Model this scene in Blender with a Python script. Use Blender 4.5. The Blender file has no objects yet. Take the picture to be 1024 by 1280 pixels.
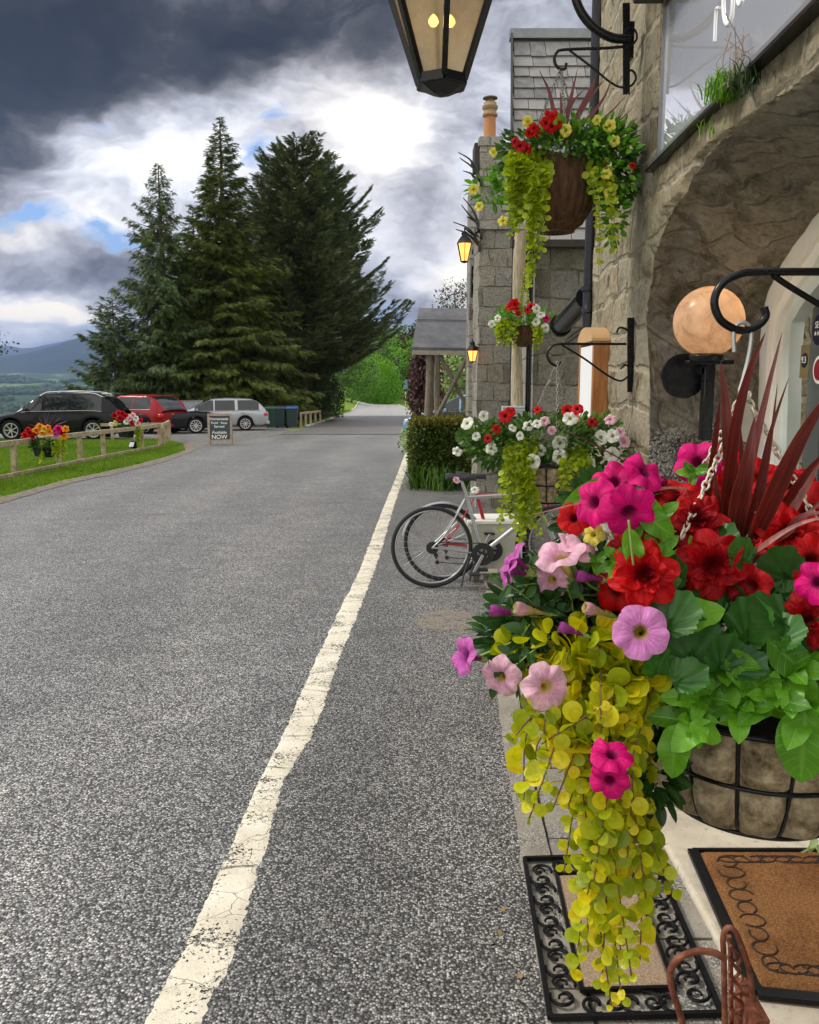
import bpy, math, random
import numpy as np
from mathutils import Vector, Matrix
R = math.radians
random.seed(7); rng = np.random.default_rng(11)
SC = bpy.context.scene; COL = SC.collection
# ---------------------------------------------------------------- camera maths (photo 1024 x 1280)
FP, TH, CAMH = 1060.0, R(8.85), 1.6
CT, ST = math.cos(TH), math.sin(TH)
def ray(px, py):
    u = (px-512)/FP; v = (640-py)/FP
    return np.array([u, CT+v*ST, -ST+v*CT])
def P(px, py, Y):                        # where the photo's point lies when it is Y metres ahead
    d = ray(px, py); return np.array([0, 0, CAMH]) + d*(Y/d[1])
SL = 0.018
def G(px, py):                           # on the gently falling ground
    d = ray(px, py); t = CAMH/(-d[2]-SL*d[1]); return np.array([0, 0, CAMH])+d*t
FX, FT = 0.83, 0.035                     # the street front of the inn: X = FX + FT*Y
def W(px, py, off=0.0):                  # on the street front
    d = ray(px, py); t = (FX+off)/(d[0]-FT*d[1]); return np.array([0, 0, CAMH])+d*t
def F(lx, ly, z):                        # front-aligned frame -> world
    return np.array([FX+lx+FT*ly, ly-FT*lx, z])
def wl(p):                               # world -> front-aligned (lx, ly)
    x, y = p[0]-FX, p[1]; return ((x-FT*y)/(1+FT*FT), (y+FT*x)/(1+FT*FT))
def gz(x, y): return -SL*max(y, 0.0)

# ---------------------------------------------------------------- noise
def _hash(i, s):
    x = np.sin(i[..., 0]*127.1+i[..., 1]*311.7+i[..., 2]*74.7+s*53.3)*43758.5453
    return x-np.floor(x)
def vnoise(p, s=0):
    p = np.asarray(p, float); i = np.floor(p); f = p-i; f = f*f*(3-2*f); r = 0
    for dx in (0, 1):
        for dy in (0, 1):
            for dz in (0, 1):
                w = (f[..., 0] if dx else 1-f[..., 0])*(f[..., 1] if dy else 1-f[..., 1])*(f[..., 2] if dz else 1-f[..., 2])
                r = r+w*_hash(i+np.array([dx, dy, dz]), s)
    return r
def fbm(p, o=4, s=0):
    p = np.asarray(p, float); r = 0; a = .5
    for k in range(o): r = r+a*vnoise(p*(2**k), s+k*7); a *= .5
    return r
# ---------------------------------------------------------------- objects
def tag(o, label=None, cat=None, group=None, kind=None):
    if label: o['label'] = label
    if cat: o['category'] = cat
    if group: o['group'] = group
    if kind: o['kind'] = kind
    return o
def empty(name, loc=(0, 0, 0), rz=0, label=None, cat=None, group=None, parent=None):
    o = bpy.data.objects.new(name, None); COL.objects.link(o); o.empty_display_size = .1
    o.location = loc; o.rotation_euler = (0, 0, rz); o.parent = parent
    return tag(o, label, cat, group)
class MB:
    """collects vertices and faces of one mesh"""
    def __init__(s): s.V = []; s.F = {3: [], 4: []}; s.n = 0; s.poly = []; s.uv = []
    def add(s, V, Fc):
        V = np.asarray(V, float).reshape(-1, 3)
        if isinstance(Fc, np.ndarray):
            if len(Fc): s.F[Fc.shape[1]].append(Fc.astype(np.int64)+s.n)
        else:
            for f in Fc:
                if len(f) in (3, 4): s.F[len(f)].append(np.array([f], np.int64)+s.n)
                else: s.poly.append([i+s.n for i in f])
        s.V.append(V); s.n += len(V); return s
    def box(s, c, size, rot=None, ax=None):
        c = np.asarray(c, float); h = np.asarray(size, float)/2
        v = np.array([[x, y, z] for x in (-1, 1) for y in (-1, 1) for z in (-1, 1)])*h
        if rot is not None: v = v@np.asarray(rot).T
        return s.add(v+c, np.array([[0, 1, 3, 2], [4, 6, 7, 5], [0, 4, 5, 1], [2, 3, 7, 6], [0, 2, 6, 4], [1, 5, 7, 3]]))
    def bar(s, a, b, w, h, up=(0, 0, 1)):
        a = np.asarray(a, float); b = np.asarray(b, float); d = b-a; L = np.linalg.norm(d); d = d/L
        x = np.cross(d, up); x /= np.linalg.norm(x)+1e-9; z = np.cross(x, d)
        return s.box((a+b)/2, (w, L, h), np.stack([x, d, z], 1))
    def tube(s, pts, r, n=8, closed=False, caps=True):
        pts = np.asarray(pts, float); m = len(pts); r = np.broadcast_to(np.asarray(r, float), (m,))
        if closed: T = np.roll(pts, -1, 0)-np.roll(pts, 1, 0)
        else: T = np.gradient(pts, axis=0)
        T = T/(np.linalg.norm(T, axis=1)[:, None]+1e-12)
        a = np.array([0, 0, 1.]) if abs(T[0][2]) < .9 else np.array([1., 0, 0])
        N = np.cross(T[0], a); N /= np.linalg.norm(N); Ns = []
        for t in T:
            N = N-t*np.dot(N, t); N /= np.linalg.norm(N)+1e-12; Ns.append(N)
        Ns = np.array(Ns); B = np.cross(T, Ns); th = np.arange(n)*2*math.pi/n
        V = pts[:, None]+r[:, None, None]*(np.cos(th)[None, :, None]*Ns[:, None]+np.sin(th)[None, :, None]*B[:, None])
        i = np.arange(m if closed else m-1)[:, None]*n; j = np.arange(n)[None]; jn = (j+1) % n; i2 = (i+n) % (m*n)
        Fq = np.stack([i+j, i+jn, i2+jn, i2+j], -1).reshape(-1, 4)
        off = s.n; s.add(V.reshape(-1, 3), Fq)
        if caps and not closed:
            s.poly.append([off+k for k in range(n)][::-1]); s.poly.append([off+(m-1)*n+k for k in range(n)])
        return s
    def lathe(s, prof, c=(0, 0, 0), n=16, axis='z', R3=None):
        prof = np.asarray(prof, float); th = np.arange(n)*2*math.pi/n
        V = np.stack([prof[:, 0][:, None]*np.cos(th), prof[:, 0][:, None]*np.sin(th), np.repeat(prof[:, 1][:, None], n, 1)], -1)
        if axis == 'y': V = V[..., [0, 2, 1]]
        if axis == 'x': V = V[..., [2, 0, 1]]
        if R3 is not None: V = V@np.asarray(R3).T
        m = len(prof); i = np.arange(m-1)[:, None]*n; j = np.arange(n)[None]; jn = (j+1) % n
        return s.add(V.reshape(-1, 3)+np.asarray(c), np.stack([i+j, i+jn, i+n+jn, i+n+j], -1).reshape(-1, 4))
    def grid(s, Pm, flip=False):
        Pm = np.asarray(Pm, float); a, b = Pm.shape[:2]
        i = np.arange(a-1)[:, None]*b; j = np.arange(b-1)[None]
        Fq = np.stack([i+j, i+j+1, i+b+j+1, i+b+j], -1).reshape(-1, 4)
        if flip: Fq = Fq[:, ::-1]
        return s.add(Pm.reshape(-1, 3), Fq)
    def scatter(s, T, pos, rot, sc, uv=None):
        """T = (V, F) template; pos (n,3); rot (n,3,3) columns are the template axes; sc (n,) or (n,3)"""
        V, Fc = T; pos = np.asarray(pos, float); n = len(pos)
        if n == 0: return s
        sc = np.asarray(sc, float); sc = np.broadcast_to(sc, (n,)) if sc.ndim < 2 else sc
        v = V[None]*(sc[:, None, None] if sc.ndim == 1 else sc[:, None, :])
        v = np.einsum('nij,nkj->nki', rot, v)+pos[:, None]
        k = len(V)
        for f in (Fc if isinstance(Fc, (list, tuple)) else [Fc]):
            ff = (f[None]+(np.arange(n)*k)[:, None, None]).reshape(-1, f.shape[1]); s.F[f.shape[1]].append(ff+s.n)
        s.V.append(v.reshape(-1, 3)); s.n += n*k
        if uv is not None: s.uv.append(np.tile(uv, (n, 1)))
        return s
    def mesh(s, name):
        V = np.concatenate(s.V) if s.V else np.zeros((0, 3)); me = bpy.data.meshes.new(name)
        parts = []
        lt = []; li = []
        for k in (3, 4):
            if s.F[k]:
                a = np.concatenate(s.F[k]); li.append(a.reshape(-1)); lt.append(np.full(len(a), k))
        for p in s.poly: li.append(np.array(p)); lt.append(np.array([len(p)]))
        li = np.concatenate(li) if li else np.zeros(0, int); lt = np.concatenate(lt) if lt else np.zeros(0, int)
        me.vertices.add(len(V)); me.vertices.foreach_set('co', V.astype(np.float32).ravel())
        me.loops.add(len(li)); me.loops.foreach_set('vertex_index', li.astype(np.int32))
        me.polygons.add(len(lt)); st = np.concatenate([[0], np.cumsum(lt)[:-1]]) if len(lt) else lt
        me.polygons.foreach_set('loop_start', st.astype(np.int32))
        me.update(calc_edges=True)
        if s.uv:
            at_ = me.attributes.new('leaf', 'FLOAT_VECTOR', 'POINT'); u = np.concatenate(s.uv); u = np.pad(u, ((0, len(V)-len(u)), (0, 3-u.shape[1]))); at_.data.foreach_set('vector', u.astype(np.float32).ravel())
        me.validate(); return me
    def build(s, name, mat, parent=None, smooth=False, loc=None):
        me = s.mesh(name); me.materials.append(mat)
        me.polygons.foreach_set('use_smooth', np.full(len(me.polygons), bool(smooth))); 
        if smooth and smooth != True: me.set_sharp_from_angle(angle=R(smooth))
        o = bpy.data.objects.new(name, me); COL.objects.link(o); o.parent = parent
        if loc is not None: o.location = loc
        return o
def bevel(o, w=.01, seg=2):
    m = o.modifiers.new('b', 'BEVEL'); m.width = w; m.segments = seg; m.limit_method = 'ANGLE'; m.harden_normals = False; return o
def subsurf(o, n=1):
    m = o.modifiers.new('s', 'SUBSURF'); m.levels = n; m.render_levels = n; return o
def copy_tree(o, parent=None):
    c = o.copy(); COL.objects.link(c); c.parent = parent
    for ch in list(o.children): copy_tree(ch, c)
    return c
def basis(d, up=(0, 0, 1), roll=None):
    """rotation matrices (n,3,3): template +Y runs along d, template +Z near up"""
    d = np.asarray(d, float); d = d/(np.linalg.norm(d, axis=-1, keepdims=True)+1e-12)
    up = np.broadcast_to(np.asarray(up, float), d.shape); x = np.cross(d, up)
    bad = np.linalg.norm(x, axis=-1) < 1e-3
    x[bad] = np.array([1, 0, 0.])
    x = x/np.linalg.norm(x, axis=-1, keepdims=True); z = np.cross(x, d)
    if roll is not None:
        c, s_ = np.cos(roll)[:, None], np.sin(roll)[:, None]; x, z = x*c+z*s_, z*c-x*s_
    return np.stack([x, d, z], -1)
def rdir(n, zmin=-1, zmax=1):
    z = rng.uniform(zmin, zmax, n); a = rng.uniform(0, 2*math.pi, n); r = np.sqrt(1-z*z)
    return np.stack([r*np.cos(a), r*np.sin(a), z], -1)
def bez(pts, n=12):
    """smooth curve through points (Catmull-Rom)"""
    p = np.asarray(pts, float)
    if len(p) == 2: t = np.linspace(0, 1, n)[:, None]; return p[0]*(1-t)+p[1]*t
    q = np.vstack([2*p[0]-p[1], p, 2*p[-1]-p[-2]]); out = []
    for i in range(1, len(q)-2):
        t = np.linspace(0, 1, n, endpoint=False)[:, None]
        out.append(.5*((2*q[i])+(-q[i-1]+q[i+1])*t+(2*q[i-1]-5*q[i]+4*q[i+1]-q[i+2])*t**2+(-q[i-1]+3*q[i]-3*q[i+1]+q[i+2])*t**3))
    return np.vstack(out+[p[-1:]])

# ---------------------------------------------------------------- materials
class Mt:
    def __init__(s, name):
        s.m = bpy.data.materials.new(name); s.m.use_nodes = True; s.t = s.m.node_tree; s.t.nodes.clear()
        s.out = s.t.nodes.new('ShaderNodeOutputMaterial')
    def n(s, typ, props=None, **inp):
        nd = s.t.nodes.new('ShaderNode'+typ)
        for k, v in (props or {}).items(): setattr(nd, k, v)
        for k, v in inp.items():
            key = int(k[1:]) if k[0] == '_' else k.replace('_', ' ')
            s.set(nd.inputs[key], v)
        return nd
    def set(s, sock, v):
        if isinstance(v, bpy.types.NodeSocket): s.t.links.new(v, sock)
        elif isinstance(v, bpy.types.Node): s.t.links.new(v.outputs[0], sock)
        else:
            if isinstance(v, (tuple, list)) and len(v) == 3 and sock.type == 'RGBA': v = (*v, 1)
            sock.default_value = v
    def co(s, kind='Object'):
        if not hasattr(s, '_tc'): s._tc = s.t.nodes.new('ShaderNodeTexCoord')
        return s._tc.outputs[kind]
    def math(s, op, a, b=0., c=None, clamp=False):
        nd = s.n('Math', {'operation': op, 'use_clamp': clamp}, _0=a, _1=b)
        if c is not None: s.set(nd.inputs[2], c)
        return nd.outputs[0]
    def noise(s, scale, detail=4, rough=.55, vec=None, dist=0., out=0):
        nd = s.n('TexNoise', Scale=scale, Detail=detail, Roughness=rough, Distortion=dist, Vector=vec if vec is not None else s.co())
        return nd.outputs[out]
    def voro(s, scale, feature='F1', vec=None, out='Distance', rnd=1.):
        nd = s.n('TexVoronoi', {'feature': feature}, Scale=scale, Vector=vec if vec is not None else s.co(), Randomness=rnd)
        return nd.outputs[out]
    def ramp(s, fac, stops, interp='LINEAR'):
        nd = s.n('ValToRGB', Fac=fac); cr = nd.color_ramp; cr.interpolation = interp
        while len(cr.elements) < len(stops): cr.elements.new(.5)
        for e, (p, c) in zip(cr.elements, stops):
            e.position = p; e.color = (*c, 1) if isinstance(c, (tuple, list)) else (c, c, c, 1)
        return nd.outputs[0]
    def mix(s, fac, a, b, mode='MIX'):
        nd = s.t.nodes.new('ShaderNodeMix'); nd.data_type = 'RGBA'; nd.blend_type = mode
        s.set(nd.inputs[0], fac); s.set(nd.inputs[6], a); s.set(nd.inputs[7], b); return nd.outputs[2]
    def mapr(s, v, a, b, c=0., d=1.):
        return s.n('MapRange', _0=v, _1=a, _2=b, _3=c, _4=d).outputs[0]
    def bump(s, h, strength=.5, dist=.01, normal=None):
        nd = s.n('Bump', Height=h, Strength=strength, Distance=dist)
        if normal is not None: s.set(nd.inputs['Normal'], normal)
        return nd.outputs[0]
    def scale(s, vec, sc):
        return s.n('Mapping', {'vector_type': 'POINT'}, Vector=vec, Scale=sc).outputs[0]
    def rnd(s): return s.n('NewGeometry').outputs['Random Per Island']
    def bsdf(s, color, rough=.6, normal=None, metal=0., spec=.5, trans=0., emis=None, es=0., alpha=None, coat=0., sss=0., sheen=0.):
        b = s.n('BsdfPrincipled', Base_Color=color, Roughness=rough, Metallic=metal)
        b.inputs['Specular IOR Level'].default_value = spec; b.inputs['Transmission Weight'].default_value = trans
        b.inputs['Coat Weight'].default_value = coat
        if sheen: b.inputs['Sheen Weight'].default_value = sheen
        if normal is not None: s.set(b.inputs['Normal'], normal)
        if emis is not None: s.set(b.inputs['Emission Color'], emis); b.inputs['Emission Strength'].default_value = es
        if alpha is not None: s.set(b.inputs['Alpha'], alpha)
        s.t.links.new(b.outputs[0], s.out.inputs[0]); s.b = b; return s.m
    def leafy(s, color, tcol=None, rough=.45, tr=.35, normal=None, spec=.4):
        """leaf or petal: principled plus light let through"""
        b = s.n('BsdfPrincipled', Base_Color=color, Roughness=rough); b.inputs['Specular IOR Level'].default_value = spec
        t = s.n('BsdfTranslucent', Color=tcol if tcol is not None else color)
        if normal is not None: s.set(b.inputs['Normal'], normal); s.set(t.inputs['Normal'], normal)
        mx = s.n('MixShader', _0=tr); s.t.links.new(b.outputs[0], mx.inputs[1]); s.t.links.new(t.outputs[0], mx.inputs[2])
        s.t.links.new(mx.outputs[0], s.out.inputs[0]); return s.m
def plain(name, col, rough=.5, metal=0., var=.15, scale=20, bumpd=.002, spec=.5, coat=0.):
    m = Mt(name); n = m.noise(scale, 5, .6); a = tuple(c*(1-var) for c in col); b = tuple(min(1, c*(1+var)) for c in col)
    return m.bsdf(m.ramp(n, [(.3, a), (.7, b)]), rough, m.bump(n, .4, bumpd), metal, spec, coat=coat)
def foliage(name, cols, tr=.35, rough=.5, spec=.35, nscale=1.5):
    """a colour of its own for every leaf, drifting slowly through the plant"""
    m = Mt(name); r = m.rnd(); n = m.noise(nscale, 2, .5)
    f = m.math('ADD', m.math('MULTIPLY', r, .6), m.math('MULTIPLY', n, .5)); k = len(cols)-1
    c = m.ramp(f, [(.1+.8*i/k, cl) for i, cl in enumerate(cols)])
    t = m.mix(1., c, (1.3, 1.25, .6), 'MULTIPLY')
    return m.leafy(c, t, rough, tr, None, spec)
# ================================================================ camera, sky, sun
cam = bpy.data.cameras.new('camera'); co = bpy.data.objects.new('camera', cam); COL.objects.link(co); SC.camera = co
co.location = (0, 0, CAMH); co.rotation_euler = (math.pi/2-TH, 0, 0)
cam.sensor_fit = 'VERTICAL'; cam.sensor_height = 36; cam.lens = 36*FP/1280; cam.clip_end = 40000; cam.clip_start = .02
SC.view_settings.view_transform = 'Standard'; SC.view_settings.look = 'None'; SC.view_settings.exposure = .78; SC.view_settings.gamma = 1
SC.render.engine = 'CYCLES'; SC.cycles.use_denoising = True
try: SC.cycles.denoiser = 'OPENIMAGEDENOISE'
except Exception: pass
SC.cycles.max_bounces = 6; SC.cycles.transparent_max_bounces = 8; SC.cycles.volume_bounces = 0
SC.cycles.sample_clamp_indirect = 6
SUN_EL, SUN_AZ = R(46), R(-80)          # azimuth from +Y, positive to the right
sun = bpy.data.lights.new('sun', 'SUN'); so = bpy.data.objects.new('sun', sun); COL.objects.link(so)
sun.energy = 1.5; sun.angle = R(12); sun.color = (1, .95, .86)
sd = Vector((math.sin(SUN_AZ)*math.cos(SUN_EL), math.cos(SUN_AZ)*math.cos(SUN_EL), math.sin(SUN_EL)))
so.rotation_euler = sd.to_track_quat('Z', 'Y').to_euler()
def world():
    w = bpy.data.worlds.new('World'); SC.world = w; w.use_nodes = True
    m = Mt.__new__(Mt); m.t = w.node_tree; m.t.nodes.clear()
    out = m.t.nodes.new('ShaderNodeOutputWorld')
    sky = m.n('TexSky', {'sky_type': 'NISHITA', 'sun_disc': False, 'sun_elevation': SUN_EL, 'sun_rotation': SUN_AZ})
    d = m.co('Generated')
    wn = m.noise(2.6, 5, .6, m.scale(d, (1, 1, 1.9)), out=1)
    wn2 = m.n('VectorMath', {'operation': 'SUBTRACT'}, _0=wn, _1=(.5, .5, .5)).outputs[0]
    wn3 = m.n('VectorMath', {'operation': 'SCALE'}, _0=wn2); m.set(wn3.inputs['Scale'], .22)
    dw = m.n('VectorMath', {'operation': 'ADD'}, _0=d, _1=wn3.outputs[0]).outputs[0]
    def blob(px, py, rx, amp, ry=None, inner=.1):
        """a soft patch of the sky dome, its size in photo pixels at its centre"""
        c = ray(px, py); c = c/np.linalg.norm(c)
        right = np.cross(c, [0, 0, 1.]); right /= np.linalg.norm(right); up = np.cross(right, c)
        ry = ry or rx
        a = m.n('VectorMath', {'operation': 'DOT_PRODUCT'}, _0=dw, _1=tuple(right/(rx/FP))).outputs['Value']
        b = m.n('VectorMath', {'operation': 'DOT_PRODUCT'}, _0=dw, _1=tuple(up/(ry/FP))).outputs['Value']
        f = m.n('VectorMath', {'operation': 'DOT_PRODUCT'}, _0=dw, _1=tuple(c)).outputs['Value']
        ca = float(0)
        r2 = m.math('ADD', m.math('POWER', m.math('ABSOLUTE', a), 2.), m.math('POWER', m.math('ABSOLUTE', b), 2.))
        g = m.math('EXPONENT', m.math('MULTIPLY', r2, -1.))
        g = m.math('MULTIPLY', g, m.math('GREATER_THAN', f, 0.))
        return m.math('MULTIPLY', g, amp)
    def total(lst):
        s_ = lst[0]
        for x in lst[1:]: s_ = m.math('ADD', s_, x)
        return s_
    B = [blob(*b) for b in SKY_L]
    n1 = m.noise(4.2, 7, .58, m.scale(dw, (1, 1, 2.1)), .3)
    n2 = m.noise(11, 6, .6, m.scale(dw, (1, 1, 1.8)))
    L = m.math('ADD', total(B), m.math('MULTIPLY', m.math('SUBTRACT', n1, .5), 1.4))
    L = m.math('ADD', L, m.math('MULTIPLY', m.math('SUBTRACT', n2, .5), .6))
    L = m.math('ADD', L, .52)
    dy = m.n('SeparateXYZ', _0=d).outputs['Y']; L = m.math('ADD', L, m.mapr(dy, .55, -.3, 0, .5))   # unseen sky behind the camera brightened, fill added for walls facing it
    cl = m.ramp(L, [(0, (.008, .008, .008)), (.18, (.028, .027, .028)), (.32, (.085, .083, .088)), (.46, (.21, .208, .228)), (.6, (.40, .41, .465)), (.78, (.72, .73, .78)), (.95, (1.02, .99, .93)), ])
    bl = m.math('ADD', total([blob(*b) for b in SKY_B]), m.math('MULTIPLY', m.math('SUBTRACT', n2, .5), 1.6))
    mask = m.mapr(bl, .35, .7)
    blue = m.mix(.55, m.mix(1., sky.outputs[0], (.07, .07, .07), 'MULTIPLY'), (.22, .42, .84))
    wm = total([blob(*b) for b in SKY_W])
    cl = m.mix(m.math('MULTIPLY', m.math('MINIMUM', wm, 1.), .55), cl, m.mix(1., cl, (1.12, .98, .74), 'MULTIPLY'))
    c = m.mix(mask, cl, blue)
    c = m.mix(1., c, (8.6, 8.6, 8.6), 'MULTIPLY')
    bg = m.n('Background', Color=c, Strength=.1); m.t.links.new(bg.outputs[0], out.inputs[0])
# px, py, rx, amp, ry
SKY_L = [(20, 140, 110, -.56, 80), (200, 20, 330, -.40, 55), (20, 90, 120, -.12, 90), (470, 40, 160, -.22, 70), (280, 100, 70, -.1, 30), (150, 190, 120, .36, 45),
         (90, 150, 70, .12, 20), (456, 165, 42, .36, 42), (430, 190, 110, .06, 60), (330, 230, 160, .16, 60), (100, 240, 120, .12, 40), (560, 350, 90, .1, 60), (60, 335, 130, -.14, 40), (90, 385, 120, .40, 20),
         (20, 290, 60, .3, 22), (115, 268, 60, .32, 14), (0, 385, 60, .1, 20), (530, 235, 50, -.16, 60), (560, 330, 60, .22, 45), (640, 10, 80, .2, 60), (510, 150, 40, .15, 50),
         (700, -500, 700, .2, 400), (-700, 200, 400, .2, 300)]
SKY_B = [(60, 262, 75, .62, 16), (175, 290, 50, .6, 16), (325, 205, 22, .45, 20), (350, 150, 30, .42, 10), (245, 160, 30, .3, 9), (540, 395, 50, .42, 18), (60, 414, 160, .45, 9), (480, 380, 40, .35, 16), (1500, 200, 500, .5, 300)]
SKY_W = [(90, 385, 150, 1., 25), (10, 285, 60, .7, 25), (456, 165, 90, .8, 80), (560, 350, 80, .8, 60), (120, 270, 70, .4, 20)]
world()
SC.world.cycles.sampling_method = 'MANUAL'; SC.world.cycles.sample_map_resolution = 256
# ================================================================ ground, road, valley, hills
def ss(a, b, x): t = np.clip((x-a)/(b-a), 0, 1); return t*t*(3-2*t)
def terr(x, y):
    x = np.asarray(x, float); y = np.asarray(y, float)
    base = -SL*np.clip(y, 0, None)
    u = x/(np.maximum(y, 0)+12)
    crest = -1.4*ss(150, 168, y)
    rise = 9*ss(170, 300, y)+.02*np.clip(y-300, 0, 900)
    rise = rise+ss(-5.5, -14, x)*1.6*ss(80, 120, y)          # bank left of the far road
    rise = rise+ss(3, 8, x)*1.2*ss(60, 90, y)
    right = base+crest+rise
    yy = np.clip(y-45, 0, None)
    drop = -.07*yy-10*ss(46, 75, y); drop = np.maximum(drop, -82+0*y)+base*0-.8
    far = np.clip(y-1500, 0, None)*.032; nz = fbm(np.stack([x/260, y/260, 0*x], -1), 4)
    left = drop+far+(nz-.47)*np.clip(y-200, 0, 1200)*.035
    left = np.where(y < 46, base, left)
    k = ss(-.30, -.20, u)*1.0
    k = np.where(y < 46, 1, k)
    return left*(1-k)+right*k
def tz(x, y): return float(terr(x, y))
ys = np.concatenate([np.linspace(-14, 46, 61), np.geomspace(47, 170, 90), np.geomspace(173, 6500, 110)])
us = np.concatenate([np.linspace(-2.6, -.75, 16), np.linspace(-.7, .3, 121), np.linspace(.35, 2.6, 20)])
Yg, Ug = np.meshgrid(ys, us, indexing='ij'); Xg = Ug*(np.maximum(Yg, 0)+12)
m = Mt('meadow and woodland')
pos = m.n('NewGeometry').outputs['Position']; sy = m.n('SeparateXYZ', _0=pos).outputs['Y']
near = m.mix(m.noise(1.1, 6, .7, pos), (.06, .12, .008), (.16, .26, .02))
near = m.mix(m.mapr(m.noise(14, 4, .6, pos), .4, .7), near, (.22, .30, .03))
pch = m.noise(.0026, 5, .62, m.scale(pos, (1, .45, 0)), 1.)
farc = m.ramp(pch, [(.42, (.025, .055, .022)), (.5, (.04, .085, .03)), (.53, (.15, .24, .06)), (.6, (.20, .27, .09)), (.66, (.05, .1, .03)), (.8, (.03, .06, .025))])
farc = m.mix(m.mapr(m.noise(.02, 5, .7, pos), .35, .7, 0, .5), farc, (.02, .045, .018))
c = m.mix(m.mapr(sy, 120, 400), near, farc)
gmat = m.bsdf(c, .85, m.bump(m.noise(30, 4, .7, pos), .5, .03), spec=.2)
mb = MB(); Zg = terr(Xg, Yg); mb.grid(np.stack([Xg, Yg, Zg], -1), True)
tag(mb.build('ground', gmat, smooth=True), kind='structure')

def sheet(pts, dz, name, mat, step=None):
    """a flat patch following the slope, given by its outline"""
    p = np.array([[q[0], q[1], gz(q[0], q[1])+dz] for q in pts]); mb = MB(); mb.add(p, [list(range(len(p)))])
    if len(p) in (3, 4): pass
    return mb.build(name, mat)
def asphalt(name, lo, hi, chip=150, tint=(1, 1, 1), streak=True, big=.5):
    m = Mt(name); pos = m.n('NewGeometry').outputs['Position']
    wp = m.mix(.5, pos, pos)
    v = m.voro(chip, 'F1', pos, 'Color'); vd = m.voro(chip, 'F1', pos, 'Distance')
    g = m.n('SeparateColor', _0=v).outputs[0]
    a = m.ramp(g, [(0, lo*.35), (.3, lo*.8), (.6, (lo+hi)/2), (.85, hi), (1, hi*1.5)])
    a = m.mix(m.mapr(vd, .35, .75, 0, .9), a, (lo*.16,)*3)
    b = m.noise(.55, 6, .62, m.scale(pos, (1, .45, 1))); b2 = m.noise(3.2, 5, .6, pos)
    a = m.mix(1., a, m.ramp(b, [(.3, 1-big*.42), (.5, 1.), (.7, 1+big*.45)]), 'MULTIPLY')
    a = m.mix(1., a, m.ramp(b2, [(.3, .84), (.7, 1.13)]), 'MULTIPLY')
    yx = m.n('SeparateXYZ', _0=pos); lane = m.math('ADD', yx.outputs['X'], m.math('MULTIPLY', yx.outputs['Y'], .02)); tr = m.math('SINE', m.math('MULTIPLY', lane, 3.6)); a = m.mix(m.mapr(tr, -.6, 1., 0, .30*big*2), a, m.mix(1., a, (1.5, 1.47, 1.42), 'MULTIPLY'))
    a = m.mix(m.mapr(m.noise(1.7, 6, .7, pos, .8), .57, .66, 0, .45), a, m.mix(1., a, (.62, .62, .63), 'MULTIPLY'))
    st = m.mapr(m.noise(.8, 4, .6, m.scale(pos, (1, .6, 1)), 1.5), .62, .76, 0, .45)
    a = m.mix(st, a, m.mix(1., a, (1.45, 1.28, 1.12), 'MULTIPLY'))
    a = m.mix(1., a, tint, 'MULTIPLY')
    h = m.math('SUBTRACT', m.math('MULTIPLY', g, .6), vd)
    return m.bsdf(a, .46, m.bump(h, .8, .005), spec=.6)
MA = asphalt('worn road asphalt', .14, .50, 125, (1.02, 1., .965))
MA2 = asphalt('footway asphalt', .105, .40, 130, (1.03, 1., .95))
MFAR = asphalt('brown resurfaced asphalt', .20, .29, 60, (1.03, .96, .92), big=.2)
MPARK = asphalt('car park gravel', .2, .36, 40, (1.04, 1., .95), big=.3)
# road outline from the photograph's edges
left = [(-1400, 1100), (-700, 830), (-300, 715), (-120, 662), (0, 628), (80, 605), (150, 590), (200, 577), (240, 562), (300, 551), (352, 544), (383, 537)]
right = [(515, 543), (514, 553), (512, 562), (508, 575), (500, 600)]
L = [G(*p) for p in left]; Rr = [G(*p) for p in right]
road = [(-6.5, -9), (-5.9, 0)]+[(p[0], p[1]) for p in L[2:]]+[(p[0], p[1]) for p in Rr]+[(.5, 9), (.42, 5), (.36, 2), (.3, 0), (.2, -9)]
# near road as a grid so that the sheet keeps to the slope
mb = MB(); rows = []
lx = sorted([(p[1], p[0]) for p in L]); lx = [(-9, -6.5), (0, -5.6)]+[q for q in lx if q[0] > 3]
lY = [q[0] for q in lx]; lX = [q[1] for q in lx]
RWX = [(-9, .12), (0, .30), (1.85, .35), (3.9, .44), (7.2, .66), (12, .55), (16, .12), (20, .12), (24, .11), (30, .13)]
rY = [q[0] for q in RWX]; rX = [q[1] for q in RWX]
Y542 = G(440, 542)[1]
yy = np.linspace(-9, Y542, 70)
for y in yy:
    a, b = np.interp(y, lY, lX), np.interp(y, rY, rX)
    xs = np.linspace(a, b, 14); rows.append(np.stack([xs, np.full(14, y), -SL*max(y, 0)+.004+0*xs], -1))
mb.grid(np.array(rows), True); tag(mb.build('road', MA), kind='structure')
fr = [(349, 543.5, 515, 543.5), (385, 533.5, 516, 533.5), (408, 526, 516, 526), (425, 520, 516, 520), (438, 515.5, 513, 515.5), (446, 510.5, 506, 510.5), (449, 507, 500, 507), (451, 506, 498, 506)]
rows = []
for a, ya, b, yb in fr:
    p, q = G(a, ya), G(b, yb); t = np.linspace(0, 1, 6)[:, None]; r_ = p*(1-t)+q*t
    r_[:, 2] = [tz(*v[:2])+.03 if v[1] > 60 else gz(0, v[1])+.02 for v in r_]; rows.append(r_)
mb = MB(); mb.grid(np.array(rows[:4]), True); tag(mb.build('far_road', MFAR), kind='structure')
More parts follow.
